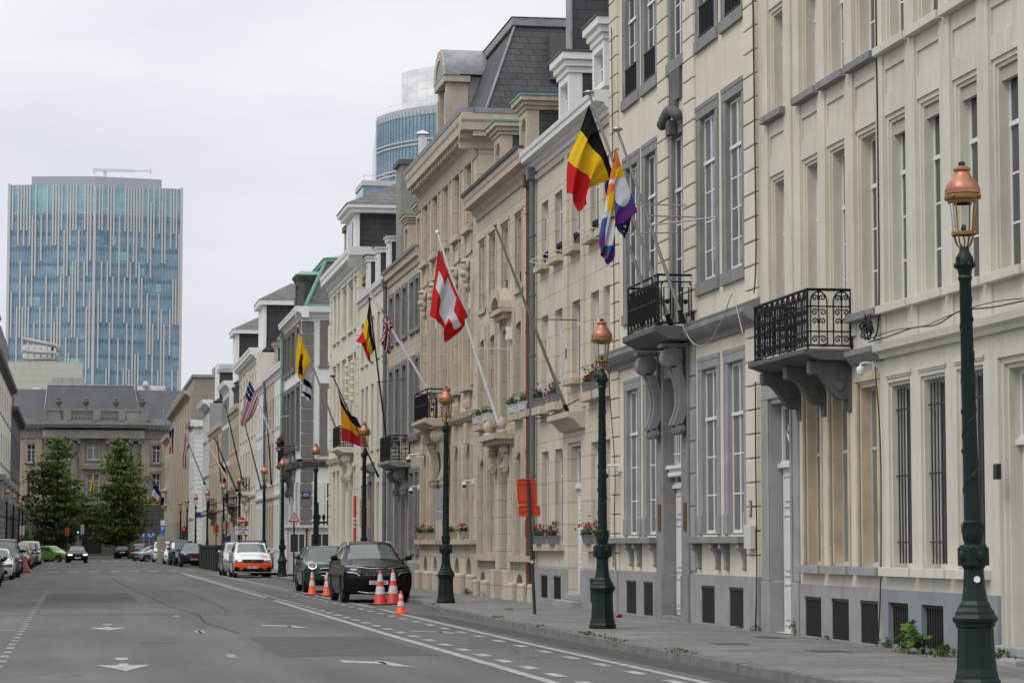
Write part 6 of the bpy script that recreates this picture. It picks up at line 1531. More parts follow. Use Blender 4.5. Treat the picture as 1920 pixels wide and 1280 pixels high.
        for (w, q) in arch:                       # black wheel housing and arch lip
            n = 14
            for k in range(n):
                a0, a1 = -.25+(PI+.5)*k/n, -.25+(PI+.5)*(k+1)/n
                P = [(w+q*math.cos(a), S['wheel']+q*math.sin(a)) for a in (a0, a1)]
                body.cur = 1
                body.face([(sg*hw*.985, P[0][0], P[0][1]), (sg*hw*.985, P[1][0], P[1][1]), (sg*hw*.6, P[1][0], P[1][1]), (sg*hw*.6, P[0][0], P[0][1])])
                body.face([(sg*hw*.62, P[0][0], P[0][1]), (sg*hw*.62, P[1][0], P[1][1]), (sg*hw*.62, w, S['wheel'])])
                body.cur = 0
        body.cur = 1; body.face([(sg*hw*.93, sil[0][0]+.35, .24), (sg*hw*.93, L-.3, .24), (0, L-.3, .22), (0, sil[0][0]+.35, .22)]); body.cur = 0
    b = body.build('body', [paint, trim_m], root, smooth=32, fixn=False)
    scr.build('windscreen', screen_glass, root, smooth=True, fixn=False); rear.build('rear_window', carglass, root, smooth=True, fixn=False)
    for sg in (1, -1): glassm[sg].build('side_window', carglass, root, smooth=True, fixn=False)
    # --- wheels
    r = S['wheel']
    for w in S['wb']:
        for sg in (1, -1):
            mb = MB(); n = 22; prof = [(r*.62, -.1), (r*.9, -.105), (r*.99, -.08), (r, 0), (r*.99, .08), (r*.9, .105), (r*.62, .1)]
            for (r0, x0), (r1, x1) in zip(prof, prof[1:]):
                for k in range(n):
                    a, c = 2*PI*k/n, 2*PI*(k+1)/n; X = sg*(hw-.12)
                    mb.face([(X+x0, w+r0*math.cos(a), r+r0*math.sin(a)), (X+x0, w+r0*math.cos(c), r+r0*math.sin(c)), (X+x1, w+r1*math.cos(c), r+r1*math.sin(c)), (X+x1, w+r1*math.cos(a), r+r1*math.sin(a))], True)
            wh = mb.build('wheel', tyre_m, root, smooth=40, fixn=False)
            mb = MB(); X = sg*(hw-.035)
            ring = lambda rr, xx: [(xx, w+rr*math.cos(2*PI*k/n), r+rr*math.sin(2*PI*k/n)) for k in range(n)]
            A, B2 = ring(r*.66, X), ring(r*.58, X-sg*.02)
            for k in range(n): j = (k+1) % n; mb.face([A[k], A[j], B2[j], B2[k]])
            mb.face(ring(r*.6, X-sg*.09))
            for k in range(5):
                a = 2*PI*k/5+.3; da = .16
                mb.hull([(X-sg*.05, w+r*.12*math.cos(a-1), r+r*.12*math.sin(a-1)), (X-sg*.05, w+r*.6*math.cos(a-da), r+r*.6*math.sin(a-da)), (X-sg*.05, w+r*.6*math.cos(a+da), r+r*.6*math.sin(a+da)), (X-sg*.05, w+r*.12*math.cos(a+1), r+r*.12*math.sin(a+1))],
                        [(X-sg*.02, w+r*.12*math.cos(a-1), r+r*.12*math.sin(a-1)), (X-sg*.02, w+r*.6*math.cos(a-da), r+r*.6*math.sin(a-da)), (X-sg*.02, w+r*.6*math.cos(a+da), r+r*.6*math.sin(a+da)), (X-sg*.02, w+r*.12*math.cos(a+1), r+r*.12*math.sin(a+1))])
            mb.build('rim', rim_m, wh)
    # --- nose and tail furniture
    def on_nose(x, z, out=.012, tail=False):
        lo, hi = (0.0, 5.0) if not tail else (10.9, 14.0)
        best = None
        for k in range(61):
            t = lo+(hi-lo)*k/60; yy, zz = crom(sil, t); u = min(1, abs(x)/max(.1, topw(t, zz))); zz -= drop(t)*u**2.6
            d = abs(zz-z)
            if best is None or d < best[0]: best = (d, yy+setb(t)*u**3.2)
        return (x, best[1]+(out if tail else -out), z)
    def patch(mb, q, out=.012, tail=False, n=6):  # q: four (x, z) corners, swept bilinearly
        for i in range(n):
            for j in range(3):
                pts = []
                for (f, g) in ((i/n, j/3), ((i+1)/n, j/3), ((i+1)/n, (j+1)/3), (i/n, (j+1)/3)):
                    x = (q[0][0]*(1-f)+q[1][0]*f)*(1-g)+(q[3][0]*(1-f)+q[2][0]*f)*g; z = (q[0][1]*(1-f)+q[1][1]*f)*(1-g)+(q[3][1]*(1-f)+q[2][1]*f)*g
                    pts.append(on_nose(x, z, out, tail))
                mb.face(pts, True)
    zl = sil[3][1]-.02; H = sil[4][1]
    out = dict(root=root, patch=patch, nose=on_nose, surf=surf, hw=hw, sil=sil, L=L, H=H, body=b)
    if detail:
        if kind != 'mini':
            for sg in (1, -1):
                mb = MB(); patch(mb, [(sg*hw*.52, zl-.10), (sg*hw*.93, zl-.10), (sg*hw*.93, zl+.05), (sg*hw*.50, zl+.0)], .014)
                mb.build('headlight', light_on if lights == 'on' else (light_m if lights != 'dark' else light_dark), root, smooth=True)
        gz0, gz1 = (zl-.13, zl+.0) if grille_h is None else grille_h
        mb = MB(); patch(mb, [(-hw*.46, gz0), (hw*.46, gz0), (hw*.5, gz1), (-hw*.5, gz1)], .010, n=10); mb.build('grille', trim_m, root)
        mb = MB(); patch(mb, [(-hw*.72, .27), (hw*.72, .27), (hw*.66, .43), (-hw*.66, .43)], .010, n=10); mb.build('bumper_intake', trim_m, root)
        for sg in (1, -1):
            mb = MB(); zt = sil[11][1]-.05; patch(mb, [(sg*hw*.62, zt-.22), (sg*hw*.95, zt-.22), (sg*hw*.95, zt-.02), (sg*hw*.66, zt-.02)], .012, True); mb.build('tail_light', red_m, root, smooth=True)
        for tl in (False, True):
            if plate is None and not tl: continue
            mb = MB(); yy = on_nose(0, .52 if not tl else .72, .03, tl)[1]; zc = .52 if not tl else .72; sgn = -1 if not tl else 1
            if plate and not tl: zc = plate[0]; yy = on_nose(0, zc, .03)[1]
            mb.box((-.26, yy, zc-.055), (.26, yy-sgn*.015, zc+.055)); pm = mb.build('number_plate', plate[1] if plate and not tl else plate_m, root)
            if ptext and not tl:
                mb = MB(); add_text(mb, ptext, .105, lambda u, v: (u, yy-.003, zc+v), .002); mb.build('lettering', ptm or plate_red, pm)
        for sg in (1, -1):
            mb = MB(); y0 = sil[6][0]+.42; z0 = sil[6][1]+.06
            mb.hull([(sg*(hw+x), y0+y, z0+.02+z) for x, y, z in ((.0, .0, -.03), (.03, -.05, -.07), (.17, -.03, -.06), (.2, .0, .0), (.17, -.02, .07), (.03, -.04, .06))], [(sg*(hw+x), y0+.1, z0+.02+z) for x, z in ((.0, -.03), (.03, -.075), (.17, -.065), (.2, .0), (.17, .075), (.03, .065))]); mb.tube([(sg*(hw-.08), y0+.06, z0-.04), (sg*(hw+.05), y0+.04, z0-.01)], .03, 6)
            mb.build('wing_mirror', paint if kind not in ('suv', 'van', 'boxy') else trim_m, root, smooth=True)
        mb = MB()                                  # door cuts and handles on both sides
        for sg in (1, -1):
            for yy in (sil[6][0]+.95, sil[6][0]+1.75): mb.box((sg*(hw-.02), yy, zb-.17), (sg*(hw+.018), yy+.2, zb-.135))
        mb.build('door_handles', trim_m if kind != 'suv' else chrome, root)
    root.location = loc; root.rotation_euler = (0, 0, rz)
    return out
P_black = paint_mat('black_car_paint', (.006, .0065, .009)); P_black.node_tree.nodes['Principled BSDF'].inputs['Coat Weight'].default_value = .4; P_black.node_tree.nodes['Principled BSDF'].inputs['Specular IOR Level'].default_value = .05; P_green = paint_mat('racing_green_paint', (.008, .045, .028)); P_white = paint_mat('white_car_paint', (.66, .67, .68)); P_navy = paint_mat('navy_car_paint', (.010, .013, .05))
P_grey = paint_mat('grey_car_paint', (.09, .095, .105)); P_silver = paint_mat('silver_car_paint', (.38, .39, .40), .5); P_teal = paint_mat('dark_teal_paint', (.015, .055, .06)); P_dark = paint_mat('charcoal_car_paint', (.025, .027, .03)); P_lime = paint_mat('apple_green_paint', (.16, .34, .05)); P_orange = paint_mat('orange_car_paint', (.50, .17, .02))
# big black SUV beside the cones
c = make_car('big black SUV with a honeycomb grille parked at the kerb behind two red cones', 'suv', P_black, (8.15, 68.6, 0), 0, lights='dark', plate=(.56, plate_m), ptext='CD·A·565', grille_h=(.72, .93))
hw, nose, patch, root = c['hw'], c['nose'], c['patch'], c['root']
mb = MB()
for (x0, z0, x1, z1) in ((-.86, .80, -.50, .92),): pass
for sg in (1, -1):
    pts = [nose(sg*x, z, .025) for x, z in ((.86, .99), (.6, .985), (.42, .965), (.25, .94), (.12, .945), (0, .95))]; mb.tube(pts, .010, 5)
    pts = [nose(sg*x, z, .025) for x, z in ((.84, .84), (.62, .82), (.52, .74))]; mb.tube(pts, .012, 5)
for r in range(4):
    for k in range(11):
        x, z = -.4+.08*k+(.04 if r % 2 else 0), .755+.045*r; mb.tube([nose(x, z-.018, .02), nose(x+.036, z, .02), nose(x, z+.018, .02), nose(x-.036, z, .02)], .004, 3, closed=True)
mb.tube([nose(-.55, .31, .02), nose(-.3, .275, .03), nose(.3, .275, .03), nose(.55, .31, .02)], .014, 5)
mb.build('chrome_trim', chrome, root)
mb = MB()
for sg in (1, -1):
    mb.tube([(sg*.63, 2.0, 1.56), (sg*.61, 2.35, 1.655), (sg*.6, 3.3, 1.68), (sg*.58, 4.1, 1.60)], .02, 6)
mb.build('roof_rails', chrome, root)
mb = MB(); mb.box((-.8, 3.0, .9), (.8, 3.2, 1.0)); mb.blob((.32, 2.55, 1.28), (.12, .1, .16), 8, 5); mb.blob((-.32, 2.55, 1.28), (.12, .1, .16), 8, 5); mb.build('headrests', trim_m, root)
mb = MB(); add_text(mb, 'KIA', .10, lambda u, v: (u, nose(0, .885, .03)[1], .885+v), .004); mb.build('badge', chrome, root)
# dark green small SUV behind it
c = make_car('dark green compact car with round chrome-ringed headlights, half hidden behind the black SUV', 'mini', P_green, (8.35, 83.4, 0), 0, plate=(.50, plate_m), ptext='2·AA·B', grille_h=(.58, .80))
hw, nose, root = c['hw'], c['nose'], c['root']
for sg in (1, -1):
    x, z = sg*.64, .90
    mb = MB()
    ring = [[nose(x+rr*math.cos(2*PI*k/18), z+rr*.95*math.sin(2*PI*k/18), oo) for k in range(18)] for rr, oo in ((.155, .0), (.15, .05), (.115, .055), (.11, .03))]
    for A, B in zip(ring, ring[1:]):
        for k in range(18): j = (k+1) % 18; mb.face([A[k], A[j], B[j], B[k]], True)
    hl = mb.build('headlight', chrome, root, smooth=True); mb = MB(); mb.face(ring[3]); mb.face([nose(x+.05*math.cos(2*PI*k/12), z+.05*math.sin(2*PI*k/12), .045) for k in range(12)]); mb.build('lens', light_m, hl)
mb = MB(); q = [(-.42, .64), (-.36, .57), (.36, .57), (.42, .64), (.4, .78), (.3, .81), (-.3, .81), (-.4, .78)]
mb.tube([nose(x, z, .022) for x, z in q], .014, 5, closed=True); mb.tube([nose(x, .69, .02) for x in (-.4, -.2, 0, .2, .4)], .008, 4); mb.tube([nose(-.09, .90, .02), nose(.09, .90, .02)], .016, 5); mb.build('grille_trim', chrome, root)
# police van
police_orange = paint_mat('fluorescent_orange_film', (.85, .10, .02)); police_blue = MF('police_blue_film', (.03, .06, .25), .4)
c = make_car('white police people carrier with a fluorescent orange bumper and a blue light bar', 'mpv', P_white, (8.32, 121.0, 0), 0, group='police vehicles', lights=None, plate=(.50, plate_m), ptext='1-VBD-108', name='police_van', grille_h=(.73, .85))
hw, nose, patch, root, surf = c['hw'], c['nose'], c['patch'], c['root'], c['surf']
mb = MB()
patch(mb, [(-hw*.97, .36), (-hw*.60, .36), (-hw*.52, .72), (-hw*.97, .72)], .016); patch(mb, [(hw*.60, .36), (hw*.97, .36), (hw*.97, .72), (hw*.52, .72)], .016); patch(mb, [(-hw*.6, .46), (hw*.6, .46), (hw*.52, .72), (-hw*.52, .72)], .008, n=10)
mb.build('orange_bumper', police_orange, root, smooth=True)
mb = MB()
for sg in (1, -1): patch(mb, [(sg*hw*.62, .30), (sg*hw*.95, .30), (sg*hw*.93, .54), (sg*hw*.72, .50)], .03)
patch(mb, [(-hw*.56, .32), (hw*.56, .32), (hw*.50, .48), (-hw*.50, .48)], .03, n=10); mb.build('bumper_grilles', trim_m, root); mb = MB(); mb.tube([nose(x*hw, .27, .03) for x in (-.95, -.6, 0, .6, .95)], .03, 6); mb.build('silver_skid', MF('skid_silver', (.4, .4, .4), .4), root); mb = MB(); patch(mb, [(-hw*.50, .73), (hw*.50, .73), (hw*.58, .88), (-hw*.58, .88)], .03, n=10); mb.build('grille', trim_m, root)
mb = MB()
P = [[surf(4.25+1.0*k/8, u0-.28*(k/8)**.7*(1)+.0) for k in range(9)] for u0 in (.92, .84, .76, .68, .60)]
for A, B in ((P[0], P[1]), (P[2], P[3])):
    for k in range(8):
        q = [A[k], A[k+1], B[k+1], B[k]]; mb.face([(x, y-.004, z+.008) for x, y, z in q])
mb.build('orange_stripes', police_orange, root)
mb = MB(); add_text(mb, 'Politie', .17, lambda u, v: (lambda s: (s[0], s[1], s[2]+.008))(surf(5.3+v*2.2, (u-.18)/.9)), .003); mb.build('bonnet_lettering', police_blue, root)
mb = MB(); mb.box((-.62, 1.95, 1.74), (.62, 2.2, 1.80)); mb.box((-.6, 2.0, 1.70), (-.5, 2.15, 1.74)); mb.box((.5, 2.0, 1.70), (.6, 2.15, 1.74)); mb.build('light_bar', MF('dark_blue_lightbar', (.03, .07, .11), .2), root, bevel=.02)
mb = MB(); mb.box((-.055, nose(0, .79, .03)[1], .76), (.055, nose(0, .79, .03)[1]+.01, .82)); mb.build('badge', chrome, root, bevel=.01)
mb = MB()
for k in range(3): mb.box((-hw-.004, 1.5+.95*k, .70), (-hw+.03, 2.1+.95*k, .82))
mb.build('blue_chequers', police_blue, root)
make_car('silver-grey people carrier parked nose to tail behind the police van', 'mpv', P_silver, (8.2, 127.6, 0), 0, group='police vehicles', name='police_van')
# right side, further on
c = make_car('navy blue SUV with an orange number plate', 'suv', P_navy, (8.1, 178.0, 0), 0, lights='dark', plate=(.56, plate_y))
make_car('black estate car directly behind the navy SUV', 'sedan', P_black, (8.0, 186.5, 0), 0, lights='dark')
make_car('tall dark teal off-roader behind the navy SUV', 'boxy', P_teal, (7.95, 194.0, 0), 0, lights=None)
make_car('white car between the teal off-roader and the red-striped post', 'hatch', P_white, (7.75, 203.5, 0), 0)
make_car('white van beyond the beige container', 'van', P_white, (7.6, 226.0, 0), 0)
make_car('silver hatchback parked nose-left, side on to the road', 'hatch', P_silver, (5.35, 236.0, 0), -PI/2+.25)
make_car('dark car parked nose-left behind the silver hatchback', 'hatch', P_dark, (5.0, 245.0, 0), -PI/2+.3)
make_car('dark car with its rear window towards us behind the silver hatchback', 'suv', P_dark, (8.2, 262.0, 0), PI-.5)
make_car('black three-door hatchback driving away at the junction', 'hatch', P_black, (4.95, 287, 0), PI, group='moving cars', plate=(.5, plate_m), name='car')
make_car('black hatchback with lit headlights driving towards us', 'hatch', P_black, (.05, 220.5, 0), .05, group='moving cars', lights='on', plate=(.45, plate_m), name='car')
make_car('apple-green hatchback turning behind the car with lit headlights', 'hatch', P_lime, (-.5, 231.0, 0), PI/2-.62, group='moving cars', name='car')
make_car('grey hatchback seen from the side left of the apple-green car', 'hatch', P_grey, (-1.6, 239.0, 0), PI/2-.15, group='moving cars', name='car')
# left kerb
LC = [('black car at the very left edge of the picture', 'sedan', P_black, 95.0, -3.75), ('charcoal saloon just left of the white electric car', 'sedan', P_dark, 107.5, -4.02), ('white low electric car, front on, on the left kerb', 'sedan', P_white, 115.6, -3.72),
  ('dark grey van-like car behind the white electric car', 'van', P_grey, 123.0, -3.68), ('charcoal SUV behind the dark grey van-like car', 'suv', P_dark, 139.0, -3.9), ('charcoal hatchback with a big pale headlight behind the pink barrier', 'hatch', P_dark, 157.5, -3.73),
  ('orange-and-black car in the left parked row', 'suv', P_orange, 167.5, -3.8), ('dark saloon right behind the orange-and-black car', 'sedan', P_dark, 179.0, -3.82), ('grey hatchback in the left parked row next to the white van', 'mpv', P_grey, 191.0, -3.82), ('white van at the far end of the left parked row', 'van', P_white, 202.0, -3.75)]
for lab, kind, pm, y, x in LC: make_car(lab, kind, pm, (x, y, 0), 0, group='cars parked on the left kerb', lights=None if 'electric' not in lab else 'dark', plate=(.48, plate_m) if y > 90 and 'electric' not in lab else None)
# ================================================================ flagpoles and flags
def cloth(name, c):
    m, nt, b = new_mat(name); b.inputs['Base Color'].default_value = (*c, 1); b.inputs['Roughness'].default_value = .75; b.inputs['Specular IOR Level'].default_value = .2
    tr = nt.nodes.new('ShaderNodeBsdfTranslucent'); tr.inputs['Color'].default_value = (*c, 1)
    ms = nt.nodes.new('ShaderNodeMixShader'); ms.inputs[0].default_value = .3
    nt.links.new(b.outputs[0], ms.inputs[1]); nt.links.new(tr.outputs[0], ms.inputs[2]); nt.links.new(ms.outputs[0], nt.nodes['Material Output'].inputs[0]); return m
CB = dict(k=cloth('black_cloth', (.010, .010, .010)), y=cloth('yellow_cloth', (.80, .53, .015)), r=cloth('red_cloth', (.62, .018, .022)), w=cloth('white_cloth', (.66, .66, .72)), b=cloth('navy_cloth', (.012, .018, .13)), o=cloth('orange_cloth', (.72, .20, .035)),
          g=cloth('green_cloth', (.012, .17, .075)), p=cloth('purple_cloth', (.15, .035, .24)), u=cloth('blue_cloth', (.045, .10, .36)), a=cloth('amber_cloth', (.70, .33, .012)), m=cloth('dark_red_cloth', (.42, .015, .03)), s=cloth('sky_cloth', (.22, .48, .72)), e=cloth('european_blue_cloth', (.01, .015, .16)))
KEYS = list(CB)
def flagpole(label, base, tip, r=.035, m=pole_white, cap='ball', arms=(), group='flagpoles leaning out from the facades'):
    t = thing('flagpole', label, 'flagpole', base, group)
    r *= .68; b, p = Vector(base), Vector(tip)
    mb = MB(); mb.tube([b, b+(p-b)*.5, p], [r*1.15, r, r*.75], 10); mb.build('pole', m, t, smooth=40)
    mb = MB(); d = (p-b).normalized()
    if cap == 'disc': mb.lathe([(.04, -.04), (.105, -.01), (.11, .015), (.06, .04), (.02, .05)], p, 14)
    elif cap == 'spear': mb.lathe([(.045, -.1), (.07, 0), (.03, .06), (.06, .16), (.015, .34)], p, 10)
    else: mb.blob(p, (r*1.4, r*1.4, r*1.6), 8, 6)
    mb.build('finial', m if cap != 'spear' else brass, t, smooth=True)
    mb = MB(); mb.tube([b-d*.05, b+d*.22], r*1.6, 10); mb.build('socket', iron if m is not pole_white else steel, t)
    for f, X, dy in arms:                         # bracing arm back to the wall
        q = b+(p-b)*f; mb = MB(); mb.tube([q, (X, q.y+dy, q.z+.02)], .016, 6); mb.build('brace', m, t)
    return t
def flag(label, Y, net, colour, fold=.12, phase=0.0, nu=40, nv=30, group='national flags', waves=2.2, thickgroup=None):
    """net: rows along the hoist (top to bottom) of points along the fly, in the plane of the pole; folds run out of that plane"""
    G = [[at(x, y, Y) for x, y in row] for row in net]
    def ev(u, v):
        row = []
        for r in G:
            row.append(crom(r, u*(len(r)-1)) if len(r) > 2 else tuple(a+(b-a)*u for a, b in zip(r[0], r[1])))
        return crom(row, v*(len(row)-1)) if len(row) > 2 else tuple(a+(b-a)*v for a, b in zip(row[0], row[1]))
    mb = MB(); N = net; cp = colour.__code__.co_argcount == 4
    def evp(u, v): return crom([crom(r, u*(len(r)-1)) if len(r) > 2 else tuple(a+(b-a)*u for a, b in zip(r[0], r[1])) for r in N], v*(len(N)-1))
    for i in range(nu):
        for j in range(nv):
            pts = []
            for (a, b) in ((i, j), (i+1, j), (i+1, j+1), (i, j+1)):
                u, v = a/nu, b/nv; x, z = ev(u, v)
                y = Y-.05+fold*u**.6*(math.sin(v*PI*2*waves+phase+u*1.4)+.35*math.sin(v*PI*2*waves*2.3+u*3))
                pts.append((x, y, z))
            U, V = (i+.5)/nu, (j+.5)/nv; mb.cur = KEYS.index(colour(U, V, *evp(U, V)) if cp else colour(U, V))
            mb.face(pts, True)
    o = mb.build('flag', [CB[k] for k in KEYS], None, smooth=True, fixn=False)
    s = o.modifiers.new('thickness', 'SOLIDIFY'); s.thickness = .004
    return tag(o, label, 'flag', group)
tri = lambda *c: (lambda u, v: c[min(2, int(u*3))])
triv = lambda *c: (lambda u, v: c[min(2, int(v*3))])
P1, P2, P3 = (11.15, 47.0), (11.2, 45.9), (11.2, 47.9)
flagpole('steel flagpole carrying the black-yellow-red flag, middle one of the three on the dark balcony', (11.2, 46.84, 5.8), (9.60, 46.84, 10.27), .045, steel, 'disc', arms=((.52, 11.55, .1),))
flagpole('steel flagpole with the rainbow flag, nearest of the three on the dark balcony', (11.2, 45.84, 5.79), (9.94, 45.84, 9.40), .045, steel, 'disc', arms=((.55, 11.55, .2), (.5, 11.55, -1.2)))
flagpole('steel flagpole half hidden behind the flags, farthest of the three on the dark balcony', (11.2, 47.83, 5.8), (9.95, 47.83, 9.23), .045, steel, 'disc', arms=((.55, 11.55, -.1),))
flag('large drooping black-yellow-red flag high in front of the white cornice, topmost flag', 46.84,
     [[(1103, 197), (1088, 245), (1066, 300), (1063, 362)], [(1117, 235), (1098, 262), (1078, 315), (1071, 368)], [(1126, 262), (1104, 272), (1102, 326), (1084, 396)], [(1138, 294), (1128, 303), (1104, 345), (1094, 388)], [(1147, 324), (1142, 337), (1103, 354), (1098, 384)]], tri('k', 'y', 'r'), .10, .5)
def rainbow(u, v, px, py):                         # panel colours in the flag's own drape
    x, y = (px-1040)*3.555, (py-160)*3.555
    if x > 402-.012*(y-400):
        k = y+.42*(x-402)                         # bands run across the hoist
        if ((x-448)/56)**2+((y-712)/98)**2 < 1 and x < 502: return 'w'
        return 'r' if y < 425 else 'o' if k < 560 else 'y' if k < 648 else 'g' if y < 668 else 'u' if k < 838 else 'p'
    if 628 < y < 656 or abs(y-862-.2*(370-x)) < 14: return 'w'
    if y < 515: return 'r'
    if y < 720-.9*(x-370): return 'o'
    if y < 850: return 'y' if x > 345 else 'w'
    if y < 908 and x > 372: return 'g' if y < 893 else 'y'
    if x < 350-.16*(y-860) and y < 1010: return 'u'
    if y > 1130-.8*(395-x)*.3 and y > 1120 or x < 332-.05*(y-1000): return 'p'
    if y > 1070: return 'g' if x < 352 else 'u'
    return 'w'
flag('rainbow flag with white petal shapes hanging from the nearest pole of the dark balcony', 45.84,
     [[(1154, 276), (1146, 318), (1141, 345), (1131, 400), (1124, 440), (1123, 462)], [(1160, 300), (1151, 340), (1147, 375), (1139, 420), (1129, 470), (1125, 474)], [(1172, 335), (1154, 360), (1151, 400), (1143, 440), (1134, 478), (1128, 482)], [(1184, 368), (1166, 385), (1153, 410), (1150, 450), (1141, 484), (1134, 490)], [(1194, 398), (1174, 414), (1153, 426), (1152, 460), (1150, 485), (1138, 497)]], rainbow, .06, 1.2, nu=80, nv=44)
def eu(u, v):
    a = math.atan2((v-.5)*1.0, (u-.5)*1.5); rr = math.hypot((v-.5), (u-.5)*1.5)
    return 'y' if abs(rr-.33) < .035 and (a*12/(2*PI)) % 1 < .35 else 'e'
flag('dark blue flag with yellow stars, mostly hidden behind the rainbow flag', 47.83,
     [[(1141, 330), (1134, 345), (1137, 372), (1140, 400)], [(1152, 350), (1145, 385), (1150, 410), (1152, 420)], [(1170, 385), (1160, 410), (1162, 435), (1166, 443)], [(1186, 398), (1182, 415), (1176, 440), (1172, 447)]], eu, .06)
flagpole('bare steel flagpole slanting up from the door hood of the beige ashlar house', (11.3, 57.67, 4.66), (9.56, 57.67, 9.07), .05, MF('bronze_steel_pole', (.25, .23, .19), .35, metal=.6), 'none', arms=((.5, 11.6, .3),))
flagpole('white flagpole with the red-and-white cross flag above the canopied doorway', (11.3, 67.08, 4.62), (9.53, 67.08, 10.05), .06, pole_white, 'ball', arms=((.42, 11.6, .3),))
def swiss(u, v):
    a, b = abs(u-.45), abs(v-.5)
    return 'w' if (a < .125 and b < .36) or (b < .125 and a < .36) else 'r'
flag('red flag with a white cross hanging from the white pole before the tall sandstone house', 67.08,
     [[(822, 467), (818, 500), (812, 545), (806, 592)], [(835, 498), (828, 520), (818, 560), (816, 600)], [(848, 532), (840, 560), (833, 590), (830, 612)], [(864, 566), (858, 600), (842, 610), (831, 625)], [(877, 592), (868, 615), (852, 630), (834, 643)]], swiss, .09, .2)
flagpole('white flagpole with a gilt spear tip over the stone balcony', (11.2, 79.7, 6.3), (8.95, 79.7, 9.93), .055, pole_white, 'spear', arms=((.38, 11.6, .3),))
def union(u, v):
    x, y = u-.5, v-.5
    if abs(x) < .06 or abs(y) < .10: return 'm'
    if abs(x) < .11 or abs(y) < .17: return 'w'
    d = abs(abs(x)-abs(y))
    return 'm' if d < .05 else 'w' if d < .11 else 'b'
flag('twisted red, white and navy flag wrapped below the spear-tipped white pole', 79.7,
     [[(705, 567), (716, 582), (719, 600), (718, 618), (712, 640)], [(713, 577), (722, 592), (723, 610), (722, 625), (718, 652)], [(724, 590), (729, 602), (728, 618), (727, 634), (724, 660)], [(737, 608), (735, 616), (731, 626), (731, 640), (732, 664)]], union, .07)
flagpole('tall thin black flagpole rising from the black balcony of the buff stone house', (11.2, 91.3, 4.7), (10.45, 91.3, 10.6), .05, pole_black, 'none', arms=((.48, 11.6, -1.6),))
flag('black-yellow-red flag folded on the thin black pole beside the twisted red, white and navy flag', 91.3,
     [[(692, 566), (688, 592), (680, 620), (667, 640)], [(694, 590), (690, 610), (686, 640), (680, 648)], [(697, 622), (692, 632), (689, 655), (688, 672)], [(703, 655), (699, 660), (694, 668), (697, 682)]], tri('k', 'y', 'r'), .08)
flagpole('short black flagpole slanting from beside the grey pedimented door', (11.5, 97.13, 4.25), (9.71, 97.13, 8.12), .045, pole_black, 'disc')
flag('black, amber and red flag spread beside the copper lamp, lowest of the big flags', 97.13,
     [[(633, 728), (638, 757), (640, 800), (641, 826)], [(642, 752), (648, 775), (655, 805), (656, 829)], [(655, 775), (662, 795), (668, 815), (673, 836)], [(667, 782), (677, 804), (684, 820), (690, 838)], [(669, 786), (684, 812), (688, 830), (693, 850)]], triv('k', 'a', 'm') if False else (lambda u, v: 'kam'[min(2, int(u*3))]), .06)
flagpole('grey flagpole of the yellow and white flags leaning from the white corner house balcony', (11.2, 109.56, 6.4), (9.41, 109.56, 11.12), .06, steel, 'none')
def flem(u, v):
    for cx, cy, rx, ry in ((.42, .45, .10, .06), (.52, .5, .16, .10), (.66, .45, .08, .16), (.30, .5, .07, .09), (.60, .62, .12, .05), (.72, .6, .05, .12), (.5, .36, .09, .04), (.78, .4, .04, .08)):
        if ((u-cx)/rx)**2+((v-cy)/ry)**2 < 1: return 'k'
    return 'y'
flag('yellow flag with a black lion above a white-and-black one', 109.56,
     [[(559, 624), (556, 650), (554, 680), (555, 697)], [(566, 640), (562, 665), (560, 690), (559, 706)], [(574, 657), (569, 680), (567, 700), (564, 713)], [(583, 676), (574, 695), (569, 707), (566, 711)]], flem, .06)
flag('white flag with black bars hanging under the yellow lion flag', 109.56+.2,
     [[(577, 672), (569, 700), (567, 728), (566, 740)], [(583, 680), (577, 705), (573, 732), (571, 745)], [(589, 690), (581, 710), (580, 735), (577, 752)], [(590, 700), (585, 718), (584, 740), (580, 757)]], lambda u, v: 'k' if (.42 < u < .55 or .72 < u < .85) and v > .08 else 'w', .05)
flagpole('white flagpole of the striped flag with a starry blue corner', (11.2, 143.24, 6.9), (9.44, 143.24, 11.25), .07, pole_white, 'none', arms=((.42, 11.6, -3.5),))
flag('red-and-white striped flag with a starry blue corner', 143.24,
     [[(468, 712), (461, 735), (455, 765), (450, 790)], [(474, 725), (467, 745), (459, 770), (452, 796)], [(480, 738), (474, 752), (466, 775), (456, 799)], [(486, 748), (480, 766), (474, 780), (462, 793)]], lambda u, v: (('w' if (int(u*22) % 3 == 0 and int(v*18) % 2 == 0) else 'b') if u < .42 and v < .54 else ('m' if int(v*13) % 2 == 0 else 'w')), .05, nu=44, nv=39)
flagpole('black bare flagpole under the striped flag with stars', (11.4, 158.89, 5.1), (10.29, 158.89, 9.33), .06, pole_black, 'none')
flagpole('black flagpole left of the striped flag, rising to a black knob', (11.4, 176.61, 5.8), (10.12, 176.61, 11.3), .07, pole_black, 'ball')
flagpole('black slim flagpole between the white corner house and the striped flag', (11.4, 150.5, 5.2), (11.0, 150.5, 10.6), .06, pole_black, 'none', arms=((.6, 11.6, -5),))
flagpole('white flagpole, left of a crossing pair', (11.4, 188.89, 5.7), (9.18, 188.89, 9.76), .08, pole_white, 'none'); flagpole('black flagpole carrying a twisted yellow and red flag, right of a crossing pair', (11.4, 183.5, 5.4), (9.75, 183.5, 9.3), .08, pole_black, 'none')
flagpole('thin black upright pole above the twisted yellow and red flag', (11.0, 197.5, 6.5), (10.7, 197.5, 10.0), .06, pole_black, 'none')
